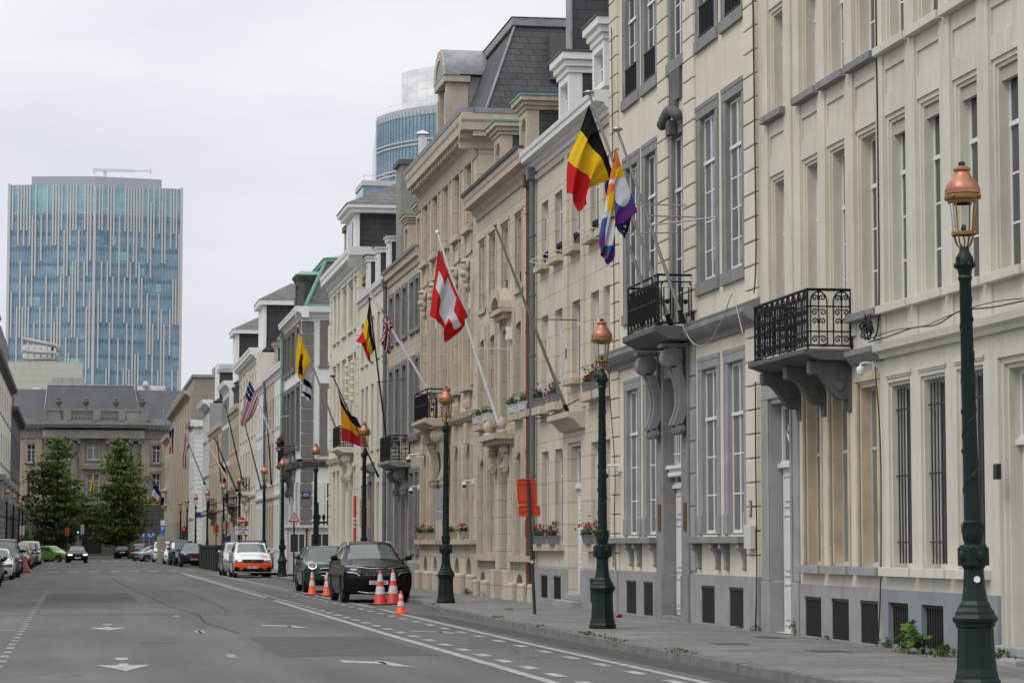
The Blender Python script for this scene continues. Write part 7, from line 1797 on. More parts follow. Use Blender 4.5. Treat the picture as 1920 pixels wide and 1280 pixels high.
flag('twisted black, yellow and red flag hanging on a black pole, left of the no-entry sign', 190.0,
     [[(411, 864), (414, 878), (418, 893), (417, 910)], [(417, 870), (420, 884), (422, 896), (420, 906)], [(422, 878), (424, 888), (424, 896), (424, 902)]], tri('k', 'y', 'm'), .08, nu=16, nv=10)
flagpole('grey flagpole of the red, white and green flag', (11.4, 230.77, 7.1), (9.51, 230.77, 11.71), .09, steel, 'none'); 
flag('red, white and green flag in front of the white rusticated corner house', 230.77,
     [[(347, 816), (345, 840), (342, 865), (345, 880)], [(351, 826), (347, 850), (345, 868), (347, 878)], [(355, 838), (350, 846), (349, 866), (350, 879)]], triv('m', 'w', 'g'), .08, nu=16, nv=12)
flag('black, yellow and red flag hanging flat, far down the street', 300, [[(318, 806), (318, 830), (317, 851)], [(322, 806), (321, 828), (320, 850)]], tri('k', 'y', 'r'), .05, nu=9, nv=4)
flag('dark blue flag hanging flat beside a black, yellow and red one, far down the street', 302, [[(322, 802), (322, 828), (322, 850)], [(326, 802), (325, 826), (324, 850)]], lambda u, v: 'e', .05, nu=6, nv=4)
flag('narrow sky-blue streamer flag below a far cornice', 318, [[(306, 768), (307, 785), (313, 800), (319, 812)], [(308, 768), (309, 783), (315, 798), (320, 810)]], lambda u, v: 's', .05, nu=8, nv=4)
flagpole('short flagpole of the blue, white and red flag at the last houses', (11.0, 300, 5.6), (9.15, 300, 9.5), .035, steel, 'ball')
flag('blue, white and red flag spread out near the trees', 300.0,
     [[(291, 905), (286, 922), (282, 938)], [(297, 915), (293, 930), (290, 943)], [(302, 925), (300, 936), (297, 946)]], tri('b', 'w', 'r'), .08, nu=15, nv=8)
flag('dark blue flag behind the blue, white and red one', 301.0, [[(302, 930), (301, 938), (300, 946)], [(308, 932), (308, 940), (306, 947)]], lambda u, v: 'e', .05, nu=6, nv=4)
for (b, t, lab) in (((1.7, 348.0, 8.6), (-.9, 346.5, 11.2), 'left of two thin flagpoles crossing the palace balcony'), ((3.0, 348.0, 8.6), (4.3, 346.5, 11.6), 'right of two thin flagpoles crossing the palace balcony')): flagpole(lab, b, t, .05, steel, 'none', group='palace flagpoles')
flag('yellow and black flag before the palace window', 347.0, [[(175, 886), (172, 900), (168, 922)], [(176, 890), (176, 905), (177, 924)]], lambda u, v: 'k' if .35 < v < .65 and u > .3 else 'y', .06, nu=9, nv=9)
flag('red, blue and yellow flag before the palace, beside the right tree', 347.0, [[(202, 888), (197, 898), (190, 914)], [(200, 896), (197, 908), (194, 916)]], lambda u, v: 'ruy'[min(2, int(v*3))], .05, nu=8, nv=6)
# ================================================================ cones, signs, street furniture
cone_red = MF('cone_red', (.62, .035, .03), .5); cone_or = MF('cone_orange', (.85, .10, .015), .5); cone_wh = M('reflective_white', (.62, .60, .60), .45, var=.12, vs=15); rubber = MF('black_rubber', (.02, .02, .02), .8)
def cone(label, loc, h, r, col, flat=True, stripes=((.35, .58), (.72, .93))):
    t = thing('traffic_cone', label, 'traffic cone', loc, 'traffic cones beside the parked cars')
    x, y, z = loc; rad = lambda f: r*(1-f)+.028*f
    mb = MB(); mb.lathe([(rad(0)+.015, .03), (rad(0), .05), (rad(1), h*.99), (.02, h)], loc, 20); body = mb.build('cone_body', col, t, smooth=40)
    for a, b in stripes: mb = MB(); mb.lathe([(rad(a)+.003, .05+(h-.05)*a), (rad(a)+.005, .05+(h-.05)*a+.003), (rad(b)+.005, .05+(h-.05)*b), (rad(b), .05+(h-.05)*b+.002)], loc, 20); mb.build('white_band', cone_wh, body, smooth=40)
    mb = MB()
    if flat: w = r*1.75; mb.hull([(x+w*a, y+w*b, z) for a, b in ((-1, -.9), (-.9, -1), (.9, -1), (1, -.9), (1, .9), (.9, 1), (-.9, 1), (-1, .9))], [(x+w*.95*a, y+w*.95*b, z+.035) for a, b in ((-1, -.9), (-.9, -1), (.9, -1), (1, -.9), (1, .9), (.9, 1), (-.9, 1), (-1, .9))])
    else: mb.lathe([(r*1.5, 0), (r*1.55, .03), (r*1.4, .06), (r, .07)], loc, 20)
    mb.build('base_plate', rubber if flat else col, t, smooth=40 if not flat else False)
cone('tall orange-red cone in front of the green car, left of the pair there', (7.33, 79.5, .0), .75, .135, cone_or)
cone('tall orange-red cone in front of the green car, right of the pair there', (7.62, 77.6, .0), .76, .135, cone_or)
cone('biggest red cone in front of the black SUV, left of the pair', (7.93, 66.4, .0), .93, .17, cone_red, stripes=((.27, .5), (.65, .88)))
cone('big red cone in front of the black SUV, nearer the kerb', (8.35, 67.0, .0), .95, .17, cone_red, stripes=((.27, .5), (.65, .88)))
cone('small bright orange cone standing on the white parking line', (7.36, 57.6, .0), .53, .10, cone_or, flat=False, stripes=((.30, .50), (.66, .84)))
post_green = MF('dark_green_post', (.02, .035, .03), .5); sign_back = MF('orange_sign_back', (.62, .065, .015), .45); sign_white = MF('sign_white', (.62, .62, .62), .45); sign_red = MF('sign_red', (.50, .02, .03), .4); sign_grey = MF('sign_back_grey', (.33, .34, .35), .45); sign_blue = MF('sign_blue', (.02, .12, .42), .4); navy_m = MF('navy_enamel', (.012, .02, .12), .4); ink = MF('sign_black', (.01, .01, .01), .5)
def rrect(cx, cz, w, h, r, n=4):
    pts = []
    for qx, qz, a0 in ((1, 1, 0), (-1, 1, PI/2), (-1, -1, PI), (1, -1, 1.5*PI)):
        for k in range(n+1): a = a0+PI/2*k/n; pts.append((cx+qx*(w/2-r)+r*math.cos(a), cz+qz*(h/2-r)+r*math.sin(a)))
    return pts
def plate(mb, pts, y, th=.012): mb.hull([(x, y, z) for x, z in pts], [(x, y+th, z) for x, z in pts])
# orange sign seen from behind, on a leaning post
t = thing('road_sign', 'orange road sign turned away from us on a leaning dark post', 'road sign', (9.6, 52.7, KERB))
mb = MB(); mb.tube([(9.6, 52.7, KERB), (9.455, 52.7, 2.96)], .035, 10); mb.build('post', post_green, t, smooth=40)
mb = MB(); tilt = lambda x, z: (x-(z-2.2)*.06, z)
def tplate(mb, pts, y0, y1): mb.hull([(tilt(x, z)[0], y0, z) for x, z in pts], [(tilt(x, z)[0], y1, z) for x, z in pts])
tplate(mb, rrect(9.47, 2.715, .40, .54, .05), 52.75, 52.765)
for p in (rrect(9.47, 2.715, .40, .54, .05), rrect(9.5, 2.31, .46, .21, .05)): mb.tube([(tilt(x, z)[0], 52.745, z) for x, z in p], .012, 5, closed=True)
for z in (2.53, 2.9): tplate(mb, [(9.28, z-.012), (9.66, z-.012), (9.66, z+.012), (9.28, z+.012)], 52.735, 52.75)
tplate(mb, rrect(9.5, 2.31, .46, .21, .05), 52.75, 52.765); tplate(mb, [(9.3, 2.30), (9.7, 2.30), (9.7, 2.32), (9.3, 2.32)], 52.735, 52.75)
mb.build('sign_plate', sign_back, t)
mb = MB(); mb.box((9.40, 52.74, 1.75), (9.43, 52.8, 2.1)); mb.build('side_plate', MF('dull_red', (.3, .05, .03), .5), t); mb = MB(); mb.box((9.5, 52.66, 1.2), (9.56, 52.665, 1.26)); mb.build('sticker', sign_white, t)
# give-way-cross triangle
def post_at(label, name, x, y, h, cat='road sign', r=.035, m=post_green, group=None):
    t = thing(name, label, cat, (x, y, KERB), group); mb = MB(); mb.tube([(x, y, KERB), (x, y, h)], r, 8); mb.build('post', m, t, smooth=40); return t
t = post_at('red-bordered triangular sign with a black X in front of the guard booths', 'road_sign', 8.5, 100.2, 2.86)
mb = MB()
tr = lambda s, cz: [(8.5-.30*s, cz-.17*s), (8.5+.30*s, cz-.17*s), (8.5, cz+.35*s)]
plate(mb, tr(.76, 2.62), 100.13); mb.build('sign_plate', sign_red, t, bevel=.02); mb = MB(); plate(mb, tr(.50, 2.63), 100.122, .006); mb.build('white_field', sign_white, t)
mb = MB()
for s in (1, -1): mb.hull([(8.5-s*.05+d, 100.118, 2.575) for d in (-.013, .013)]+[(8.5+s*.05+d, 100.118, 2.69) for d in (.013, -.013)], [(8.5-s*.05+d, 100.121, 2.575) for d in (-.013, .013)]+[(8.5+s*.05+d, 100.121, 2.69) for d in (.013, -.013)])
mb.build('black_cross', ink, t)
# no entry sign and panel
X, Yn = 8.9, 139.0
t = post_at('round red no-entry sign above a white bicycle panel', 'road_sign', X, Yn, 3.15)
mb = MB(); mb.hull([(X+.215*math.cos(2*PI*k/28), Yn-.08, 2.90+.215*math.sin(2*PI*k/28)) for k in range(28)], [(X+.215*math.cos(2*PI*k/28), Yn-.07, 2.90+.215*math.sin(2*PI*k/28)) for k in range(28)]); mb.build('disc', sign_red, t)
mb = MB(); plate(mb, rrect(X, 2.90, .33, .07, .01), Yn-.086, .005); ring = [(X+.208*math.cos(2*PI*k/28), Yn-.083, 2.90+.208*math.sin(2*PI*k/28)) for k in range(28)]; mb.tube(ring, .008, 4, closed=True); mb.build('white_bar', sign_white, t)
mb = MB(); plate(mb, rrect(X+.02, 2.36, .76, .46, .04), Yn-.08); p = mb.build('panel', sign_white, t)
mb = MB(); add_text(mb, 'EXCEPTÉ', .115, lambda u, v: (X+.02+u, Yn-.084, 2.52+v), .004); add_text(mb, 'UITGEZONDERD', .095, lambda u, v: (X+.02+u, Yn-.084, 2.40+v), .004); mb.build('lettering', ink, p)
mb = MB()
for q in (-.13, .13): mb.tube([(X+.02+q+.075*math.cos(2*PI*k/16), Yn-.086, 2.19+.075*math.sin(2*PI*k/16)) for k in range(16)], .008, 4, closed=True)
mb.tube([(X+.02+a, Yn-.086, 2.19+b) for a, b in ((-.13, 0), (-.05, .11), (.09, .11), (0, 0), (-.13, 0))], .008, 4); mb.tube([(X+.02+a, Yn-.086, 2.19+b) for a, b in ((.13, 0), (.07, .15), (.12, .16))], .008, 4); mb.build('bicycle_pictogram', ink, p)
# sign backs further on
def backsign(label, x, y, z, w, h, m, extra=None):
    t = post_at(label, 'road_sign', x, y, z+h*.6, group=None); mb = MB(); plate(mb, rrect(x, z, w, h, .05), y+.04); plate(mb, rrect(x-w*.28, z, .03, h*.9, .01), y+.025, .014); plate(mb, rrect(x+w*.28, z, .03, h*.9, .01), y+.025, .014); mb.build('sign_plate', m, t)
    if extra: mb = MB(); plate(mb, rrect(x, z-h*.5-.14, w*.9, .2, .03), y+.04); mb.build('lower_plate', extra, t)
pink_back = MF('faded_pink_sign_back', (.50, .21, .19), .5)
backsign('faded pink sign back beside the parking machine', 9.0, 155.0, 2.75, .38, .52, pink_back, sign_grey)
backsign('orange sign back between two lamps behind the green hoarding', 9.3, 172.0, 2.65, .36, .56, sign_back, sign_grey)
backsign('orange sign back just right of the no-entry panel', 9.4, 143.0, 2.6, .24, .62, MF('brown_orange_sign_back', (.33, .09, .04), .5), sign_red)
backsign('orange sign back beside the far red traffic light', 9.45, 226.0, 2.8, .42, .85, sign_back)
backsign('orange-red sign back in front of the dark hedge and left tree', -1.05, 262.0, 2.9, .4, .85, sign_back); backsign('white and orange sign back among the left lamps', -4.55, 213.0, 2.75, .4, .8, sign_white, sign_back)
t = post_at('tall orange-red post with a pink plate beside the grey pedimented door', 'marker_post', 9.6, 88.0, 3.3, 'post', .055, sign_back); mb = MB(); plate(mb, rrect(9.95, 2.7, .36, 1.0, .05), 88.0); mb.build('plate', MF('pale_pink_plate', (.42, .30, .31), .5), t); mb = MB()
for k in range(3): mb.lathe([(.058, 0), (.058, .06)], (9.6, 88.0, 2.2+.14*k), 12)
mb.build('white_rings', sign_white, t)
t = post_at('grey rectangular sign back strapped to a post behind the third lamp', 'road_sign', 9.2, 63.42, 3.05, r=.025, m=steel); mb = MB(); plate(mb, rrect(9.16, 2.74, .37, .54, .04), 63.45); plate(mb, rrect(9.15, 2.32, .34, .2, .03), 63.45); mb.build('sign_plate', sign_grey, t)
for i, (x, y, z, lab) in enumerate(((*at(281, 0, 258)[:1], 258, 2.45, 'blue P parking sign, leftmost of three small ones by the palace base'), (*at(292, 0, 258)[:1], 258.5, 2.5, 'wide blue parking sign with a white triangle, middle of the three small ones'), (*at(299.5, 0, 258)[:1], 259, 2.55, 'blue P parking sign, right of the three small ones'), (*at(316, 0, 208)[:1], 208, 2.85, 'large blue P parking sign with a blue plate under it, above the beige container'))):
    s = .36 if i < 3 else .42
    t = post_at(lab, 'parking_sign', x, y, z+.2, group='blue parking signs', r=.03, m=steel); mb = MB(); plate(mb, rrect(x, z, s*(.95 if i != 1 else 1.3), s*1.4, .03), y-.06); p = mb.build('sign_plate', sign_blue, t); mb = MB()
    if i == 1: plate(mb, [(x, z-.15), (x+.2, z-.15), (x+.12, z+.05)], y-.066, .004)
    add_text(mb, 'P', s*1.05, lambda u, v: (x+u-(.09 if i == 1 else 0), y-.065, z+v+.02), .012); mb.build('lettering', sign_white, p)
    if i == 3: mb = MB(); plate(mb, rrect(x, z-.42, s, .24, .03), y-.06); mb.build('lower_plate', MF('lighter_blue_plate', (.05, .2, .5), .4), t); mb = MB(); plate(mb, rrect(x, z+.52, .34, .42, .03), y-.06); mb.build('upper_plate', sign_white, t)
# traffic lights
def traffic_light(label, x, y, h, lit):
    t = post_at(label, 'traffic_light', x, y, h, 'traffic light', .06, steel if lit == 'g' else post_green); mb = MB(); mb.box((x-.17, y-.25, h-.95), (x+.17, y-.03, h+.02)); hd = mb.build('signal_head', black_plastic, t, bevel=.03)
    for k, (c, n) in enumerate((('r', (1, .02, .01)), ('a', (.1, .05, .0)), ('g', (.02, .8, .45)))):
        z = h-.16-.31*k; mb = MB(); mb.hull([(x+.085*math.cos(2*PI*q/14), y-.255, z+.085*math.sin(2*PI*q/14)) for q in range(14)], [(x+.085*math.cos(2*PI*q/14), y-.25, z+.085*math.sin(2*PI*q/14)) for q in range(14)])
        on = c == lit; mb.build('lens', MF('lit_%s_lens' % {'r': 'red', 'g': 'green', 'a': 'amber'}[c] if on else 'dark_lens', n if on else (.02, .02, .02), .3, emit=n if on else None, es=1.6), hd)
    if lit == 'g': mb = MB(); mb.box((x+.25, y-.1, h-1.0), (x+.6, y, h+.0)); mb.build('side_plate', sign_grey, t)
traffic_light('traffic light showing red beside a far lamp', 8.75, 212.0, 3.0, 'r'); traffic_light('grey traffic light showing green before the palace hedge', .05, 258.0, 3.6, 'g')
# red and white barrier post, beige container, hoarding, pay machine
t = post_at('red-and-white striped post beside the beige container', 'barrier_post', 7.05, 209.0, 1.75, 'post', .09, sign_white); mb = MB()
for k in range(6): mb.hull([(7.05+.095*math.cos(2*PI*q/12), 209+.095*math.sin(2*PI*q/12), .5+.22*k+.05*math.cos(2*PI*q/12)) for q in range(12)], [(7.05+.095*math.cos(2*PI*q/12), 209+.095*math.sin(2*PI*q/12), .61+.22*k+.05*math.cos(2*PI*q/12)) for q in range(12)])
mb.build('red_bands', sign_red, t); cone('far orange cone at the foot of the striped post', (7.05, 206.5, 0), .6, .12, cone_or)
t = thing('skip_container', 'narrow beige container full of brown rubble beside the striped post', 'container', (6.7, 214, 0)); mb = MB(); mb.hull([(6.72, 212, 0), (7.15, 212, 0), (7.15, 216, 0), (6.72, 216, 0)], [(6.68, 211.9, 2.25), (7.25, 211.9, 2.25), (7.25, 216.1, 2.25), (6.68, 216.1, 2.25)]); mb.build('body', M('beige_container', (.36, .33, .26), .7, var=.2), t, bevel=.05); mb = MB()
for k in range(30): mb.blob((6.97+R.uniform(-.15, .2), 213+R.uniform(-.5, 2), 2.2+R.uniform(-.1, .2)), (.12, .2, .12), 5, 3)
mb.build('rubble', M('brown_rubble', (.14, .08, .04), .9, var=.3), t)
t = thing('hoarding', 'dark green construction hoarding behind the police van', 'hoarding', (9.0, 156, 0)); mb = MB(); mb.box((8.15, 150.5, 0), (11.0, 172, 1.42)); mb.build('panel', M('hoarding_green', (.022, .045, .032), .6, var=.15), t)
mb = MB(); mb.box((8.08, 150.4, 1.422), (11.1, 172.1, 1.56))
for k in range(10): mb.box((8.09, 150.5+2.2*k, 0), (8.15, 150.6+2.2*k, 1.42))
for k in range(3): mb.box((8.2+1.2*k, 150.42, 0), (8.3+1.2*k, 150.5, 1.42))
mb.build('framing', MF('hoarding_trim', (.014, .028, .02), .5), t)
t = thing('parking_machine', 'dark parking machine with a yellow label behind the police van', 'parking machine', (8.6, 148, KERB)); mb = MB(); mb.hull([(8.4, 147.8, KERB), (8.8, 147.8, KERB), (8.8, 148.2, KERB), (8.4, 148.2, KERB)], [(8.35, 147.8, 2.0), (8.85, 147.8, 2.15), (8.85, 148.2, 2.15), (8.35, 148.2, 2.0)]); mb.build('cabinet', MF('machine_blue_black', (.02, .025, .04), .4), t); mb = MB(); mb.box((8.45, 147.77, 1.25), (8.75, 147.8, 1.5)); mb.build('yellow_label', MF('yellow_label', (.6, .5, .02), .5), t); mb = MB(); mb.box((8.47, 147.77, 1.55), (8.73, 147.8, 1.8)); mb.build('blue_label', sign_blue, t)
t = thing('barrier_block', 'faded pink plastic road barrier beside the left parked cars', 'barrier', (-3.05, 145.5, 0)); mb = MB()
prof = [(-.50, 0), (.50, 0), (.24, .45), (.2, .62), (.2, .95), (-.2, .95), (-.2, .62), (-.3, .45)]; mb.hull([(-3.0+x*.9, 145.0, z) for x, z in prof], [(-3.0+x*.9, 146.4, z) for x, z in prof]); mb.build('body', M('faded_pink_plastic', (.48, .12, .14), .6, var=.15), t, bevel=.05); mb = MB(); mb.box((-3.1, 144.98, .5), (-2.98, 145.0, .6)); mb.build('socket_hole', trim_m, t)
# guard booths
booth_w = M('booth_white', (.62, .62, .63), .5, var=.05)
pol_blue = MF('police_emblem_blue', (.03, .05, .28), .5)
for i, (x0, x1, y0, lab) in enumerate(((9.73, 10.62, 118.3, 'white police guard booth with a five-sided emblem, left of the two'), (10.68, 11.75, 118.0, 'white police guard booth half hidden by the cream corner house, right of the two'))):
    t = thing('guard_booth', lab, 'guard booth', ((x0+x1)/2, y0, KERB), 'police guard booths'); z1 = 2.36
    mb = MB(); mb.box((x0, y0, KERB+.08), (x1, y0+1.5, z1)); mb.build('wall', booth_w, t, bevel=.02)
    mb = MB(); mb.box((x0-.1, y0-.12, z1), (x1+.1, y0+1.6, z1+.13)); mb.build('roof', booth_w, t, bevel=.02); mb = MB(); mb.box((x0+.02, y0-.02, KERB), (x1-.02, y0+1.5, KERB+.08)); mb.build('base', rubber, t)
    mb = MB(); mb.box((x0+.14, y0-.012, 1.25), (x1-.1, y0-.002, 2.08)); w = mb.build('window', glass_dark, t); mb = MB(); cx = x0+.14+(x1-x0-.24)*.6
    for a, b, c, d in ((x0+.09, x0+.14, 1.2, 2.13), (x1-.1, x1-.05, 1.2, 2.13), (x0+.14, x1-.1, 1.2, 1.25), (x0+.14, x1-.1, 2.08, 2.13), (cx-.02, cx+.02, 1.25, 2.08)): mb.box((a, y0-.03, c), (b, y0-.001, d))
    mb.build('frame', white_frame, w)
    mb = MB()
    for k in range(14):
        z = .4+.14*k; mb.box((x0+.0, y0-.012, z), (x0+.05, y0-.001, z+.07)); mb.box((x1-.05, y0-.012, z), (x1, y0-.001, z+.07))
    mb.build('red_edge_marks', sign_red, t)
    mb = MB()
    pent = lambda s, cx, cz: [(cx+s*math.sin(2*PI*k/5), cz+s*math.cos(2*PI*k/5)) for k in range(5)]
    ex, ez = x1-.24, .72
    for q, s in enumerate((.24, .17, .11)):
        P = pent(s, ex, ez); mb.tube([(x, y0-.02, z) for x, z in P[:] if z > ez-.9*s or q == 0] if q == 0 else [(P[3][0], y0-.02, P[3][1]), (P[4][0], y0-.02, P[4][1]), (P[0][0], y0-.02, P[0][1]), (P[1][0], y0-.02, P[1][1]), (P[2][0], y0-.02, P[2][1])], .022, 4, closed=False)
    add_text(mb, 'POLITIE', .10, lambda u, v: (x0+.42+u, y0-.006, 1.08+v), .002); mb.build('police_emblem', pol_blue, t)
    mb = MB(); P = pent(.27, ex, ez); mb.tube([(x, y0-.02, z) for x, z in P], .014, 4, closed=True); mb.build('emblem_border', sign_red, t)
# iron fence and black post beside the booths
t = thing('iron_fence', 'low black fence with pointed tops behind the guard booths', 'fence', (12.5, 120.5, KERB)); mb = MB()
for k in range(10): x = 11.2+.22*k; mb.tube([(x, 120.4, KERB), (x, 120.4, 2.85)], .03, 5); mb.blob((x, 120.4, 2.9), (.09, .06, .14), 6, 4)
mb.box((11.1, 120.37, 2.6), (13.4, 120.43, 2.7)); mb.build('railing', iron, t)
t = post_at('slim black upright bollard post beside the guard booths', 'bollard_post', 11.05, 117.2, 3.55, 'post', .05, iron)
# street names, cameras, alarm boxes, plates and cables on the near facades
mb = MB(); mb.box((11.62, 132.18, 4.05), (12.04, 132.22, 4.36)); t = mb.build('street_sign', navy_m); tag(t, 'dark blue street-name plate on the grey quoins of the corner house', 'street sign'); mb = MB()
for k in range(2): mb.box((11.68, 132.17, 4.24-.1*k), (11.98, 132.18, 4.27-.1*k))
mb.build('lettering', sign_white, t)
mb = MB(); mb.box((11.75, 256.3, 4.4), (12.5, 256.35, 4.85)); tag(mb.build('street_sign', navy_m), 'dark blue street-name plate on the far white rusticated corner', 'street sign')
def dome_cam(label, x, y, z, s=1.0, arm=.5, black=True):
    t = thing('security_camera', label, 'security camera', (11.6, y, z), 'white wall-mounted cameras'); mb = MB(); mb.box((11.53, y-.06*s, z-.02), (11.6, y+.06*s, z+.2*s)); mb.tube([(11.55, y, z+.12*s), (11.6-arm*.8, y, z+.12*s), (11.6-arm, y, z+.08*s), (11.6-arm, y, z)], .028*s, 8); mb.build('bracket', plastic_white, t, smooth=40)
    mb = MB(); mb.lathe([(.05*s, .03*s), (.10*s, 0), (.115*s, -.08*s), (.11*s, -.10*s)], (11.6-arm, y, z), 16); mb.build('housing', plastic_white, t, smooth=40)
    mb = MB(); mb.lathe([(.098*s, -.10*s), (.098*s, -.13*s), (.08*s, -.19*s), (.04*s, -.22*s), (.005, -.225*s)], (11.6-arm, y, z), 16); mb.build('dome', black_plastic if black else plastic_white, t, smooth=True)
dome_cam('white dome camera with a black glass ball on the quoins beside the second lamp', 11.6, 53.2, 3.2, .85, .36)
dome_cam('white camera with two lenses under the end of the scrolled balcony', 11.6, 35.45, 4.2, .55, .26, False)
dome_cam('white dome camera on the tall sandstone house beside its ground windows', 11.6, 73.7, 3.42, .65, .3); dome_cam('white dome camera at first-floor level on the buff stone house', 11.6, 86.0, 4.6, .8, .36); dome_cam('lower white dome camera on the buff stone house', 11.6, 85.8, 3.5, .7, .3)
mb = MB(); mb.box((11.46, 30.28, 2.42), (11.53, 30.40, 2.62)); tag(mb.build('intercom', black_plastic, bevel=.01), 'small black wall lamp or intercom in the reveal of the nearest door', 'intercom')
mb = MB(); mb.box((11.42, 42.0, 1.52), (11.52, 42.42, 1.93)); t = mb.build('meter_box', M('meter_box_cream', (.56, .545, .48), .6, var=.08), bevel=.012); tag(t, 'pale meter box on the quoins below the red plate', 'meter box')
mb = MB(); mb.box((11.522, 42.28, 2.08), (11.532, 42.42, 2.36)); t = mb.build('wall_plate', MF('dull_plate_red', (.22, .035, .04), .5)); tag(t, 'small red-edged plate on the quoins above the meter box', 'plate'); mb = MB(); mb.box((11.518, 42.3, 2.1), (11.522, 42.4, 2.34)); mb.build('plate_face', MF('plate_grey', (.3, .27, .27), .5), t)
mb = MB(); mb.box((11.45, 67.05, 7.15), (11.6, 67.3, 7.5)); t = mb.build('alarm_box', plastic_white, bevel=.015); tag(t, 'white alarm box with a red mark under the arched pediment', 'alarm box'); mb = MB(); mb.box((11.44, 67.12, 7.3), (11.45, 67.22, 7.4)); mb.build('red_mark', sign_red, t)
mb = MB(); mb.box((11.55, 59.1, 6.05), (11.6, 59.25, 6.3)); tag(mb.build('wall_box', black_plastic), 'small black box on the beige ashlar wall behind the bare flagpole', 'wall box')
cable_m = MF('black_cable', (.02, .02, .02), .6); cable_w = MF('pale_cable', (.42, .40, .36), .6)
def cable(label, pts, r=.012, m=None, n=6):
    P = []
    for i in range(len(pts)-1):
        for k in range(n): P.append(crom(pts, i+k/n))
    P.append(pts[-1]); mb = MB(); mb.tube(P, r, 5); return tag(mb.build('cable', m or cable_m, None, smooth=True), label, 'cable', 'cables on the facades')
cable('long black cable running down the joint between the two nearest houses', [(11.56, 35.22, 12), (11.56, 35.2, 9), (11.55, 35.16, 6.2), (11.55, 35.22, 4.9), (11.5, 35.3, 4.6)], .014)
cable('thin cable down the wall edge beside the stained blind windows', [(11.5, 35.25, 4.2), (11.55, 35.2, 3.0), (11.55, 35.24, 1.3), (11.5, 35.25, .2)], .011)
cable('black cable down the quoins left of the scrolled balcony', [(11.52, 41.92, 12), (11.52, 41.86, 9), (11.52, 41.82, 7), (11.5, 41.8, 6.3), (11.45, 41.72, 5.92)], .014)
cable('black cable down the quoins beside the grey stone doorway', [(11.5, 41.86, 4.4), (11.5, 41.88, 3), (11.5, 41.86, 1.2), (11.47, 41.88, .15)], .013)
cable('pale cable sagging from the string cornice beneath the flag balcony', [(11.28, 46.3, 5.8), (11.27, 45.4, 5.35), (11.27, 44.3, 5.25), (11.27, 43.2, 5.6), (11.27, 42.5, 5.98), (11.27, 42.2, 5.7), (11.3, 41.9, 5.2)], .010, cable_w)
cable('cable bundle lying along the ledge of the nearest house', [(11.42, 35.3, 4.56), (11.44, 34.5, 4.57), (11.42, 33.3, 4.60), (11.45, 32.4, 4.57), (11.42, 31.4, 4.66), (11.42, 30.2, 4.60), (11.43, 29, 4.58)], .010)
cable('second thin cable along the ledge of the nearest house', [(11.40, 35.3, 4.60), (11.41, 34.0, 4.63), (11.40, 32.8, 4.58), (11.40, 31.6, 4.64), (11.40, 30.2, 4.66), (11.41, 29, 4.6)], .007)
P = [(11.38+.05*math.sin(k*2.1), 35.25+.22*math.cos(k*.9)*(.6+.4*math.sin(k*.37)), 4.78+.20*math.sin(k*.9)*(.6+.4*math.sin(k*.37))) for k in range(60)]
mb = MB(); mb.tube(P, .012, 5); tag(mb.build('cable_coil', cable_m, None, smooth=True), 'tangled coil of spare cable beside the scrolled balcony', 'cable')
cable('black cable down the quoins behind the second lamp', [(11.5, 53.6, 13), (11.5, 53.5, 9), (11.5, 53.45, 5.9), (11.4, 53.5, 5.2), (11.5, 53.4, 3.3), (11.5, 53.45, 2.2), (11.52, 53.4, .4)], .011)
cable('cable looping below the first-floor flower boxes of the beige ashlar house', [(11.45, 63.2, 4.8), (11.45, 61.5, 4.75), (11.4, 59.8, 4.78), (11.45, 57.4, 4.95), (11.4, 56.4, 4.9), (11.4, 54.2, 4.85)], .016)
mb = MB(); c0 = Vector((10.87, 50.1, KERB+.035)); d = Vector((.9, .4, 0)).normalized(); 
mb.tube([c0-d*.07, c0-d*.055, c0-d*.01, c0+d*.02, c0+d*.055, c0+d*.065], [.02, .034, .036, .028, .034, .022], 12); t = mb.build('drink_can', MF('crushed_red_can', (.40, .02, .02), .3, metal=.5)); tag(t, 'crushed red drink can lying on the pavement', 'can')
mb = MB(); mb.lathe([(.02, -.001), (.033, 0), (.033, .008), (.02, .009)], c0-d*.075, 10); mb.build('can_end', chrome, t)
# ================================================================ flowers, weeds, trees
leaf_g = leaf_mat('geranium_leaf', (.018, .055, .014), (.05, .12, .028)); petal_r = leaf_mat('red_petal', (.38, .008, .015), (.60, .02, .03)); petal_v = leaf_mat('violet_petal', (.13, .07, .26), (.25, .16, .42)); petal_w = leaf_mat('white_petal', (.55, .55, .53), (.7, .7, .68)); petal_m = leaf_mat('magenta_petal', (.32, .01, .07), (.5, .03, .12))
planter_g = MF('grey_planter', (.20, .205, .21), .6); planter_w = MF('white_planter', (.62, .64, .66), .5)
def leafq(mb, c, s, up=.5):
    n = Vector((R.gauss(0, 1), R.gauss(0, 1), R.gauss(0, 1)+up)); n.normalize(); a = n.orthogonal().normalized(); a.rotate(Matrix.Rotation(R.uniform(0, 6.28), 3, n)); b = n.cross(a)
    c = Vector(c); l = s*R.uniform(.7, 1.2); w = l*R.uniform(.45, .7)
    mb.face([c-a*l, c+b*w-a*l*.1, c+a*l, c-b*w-a*l*.1])
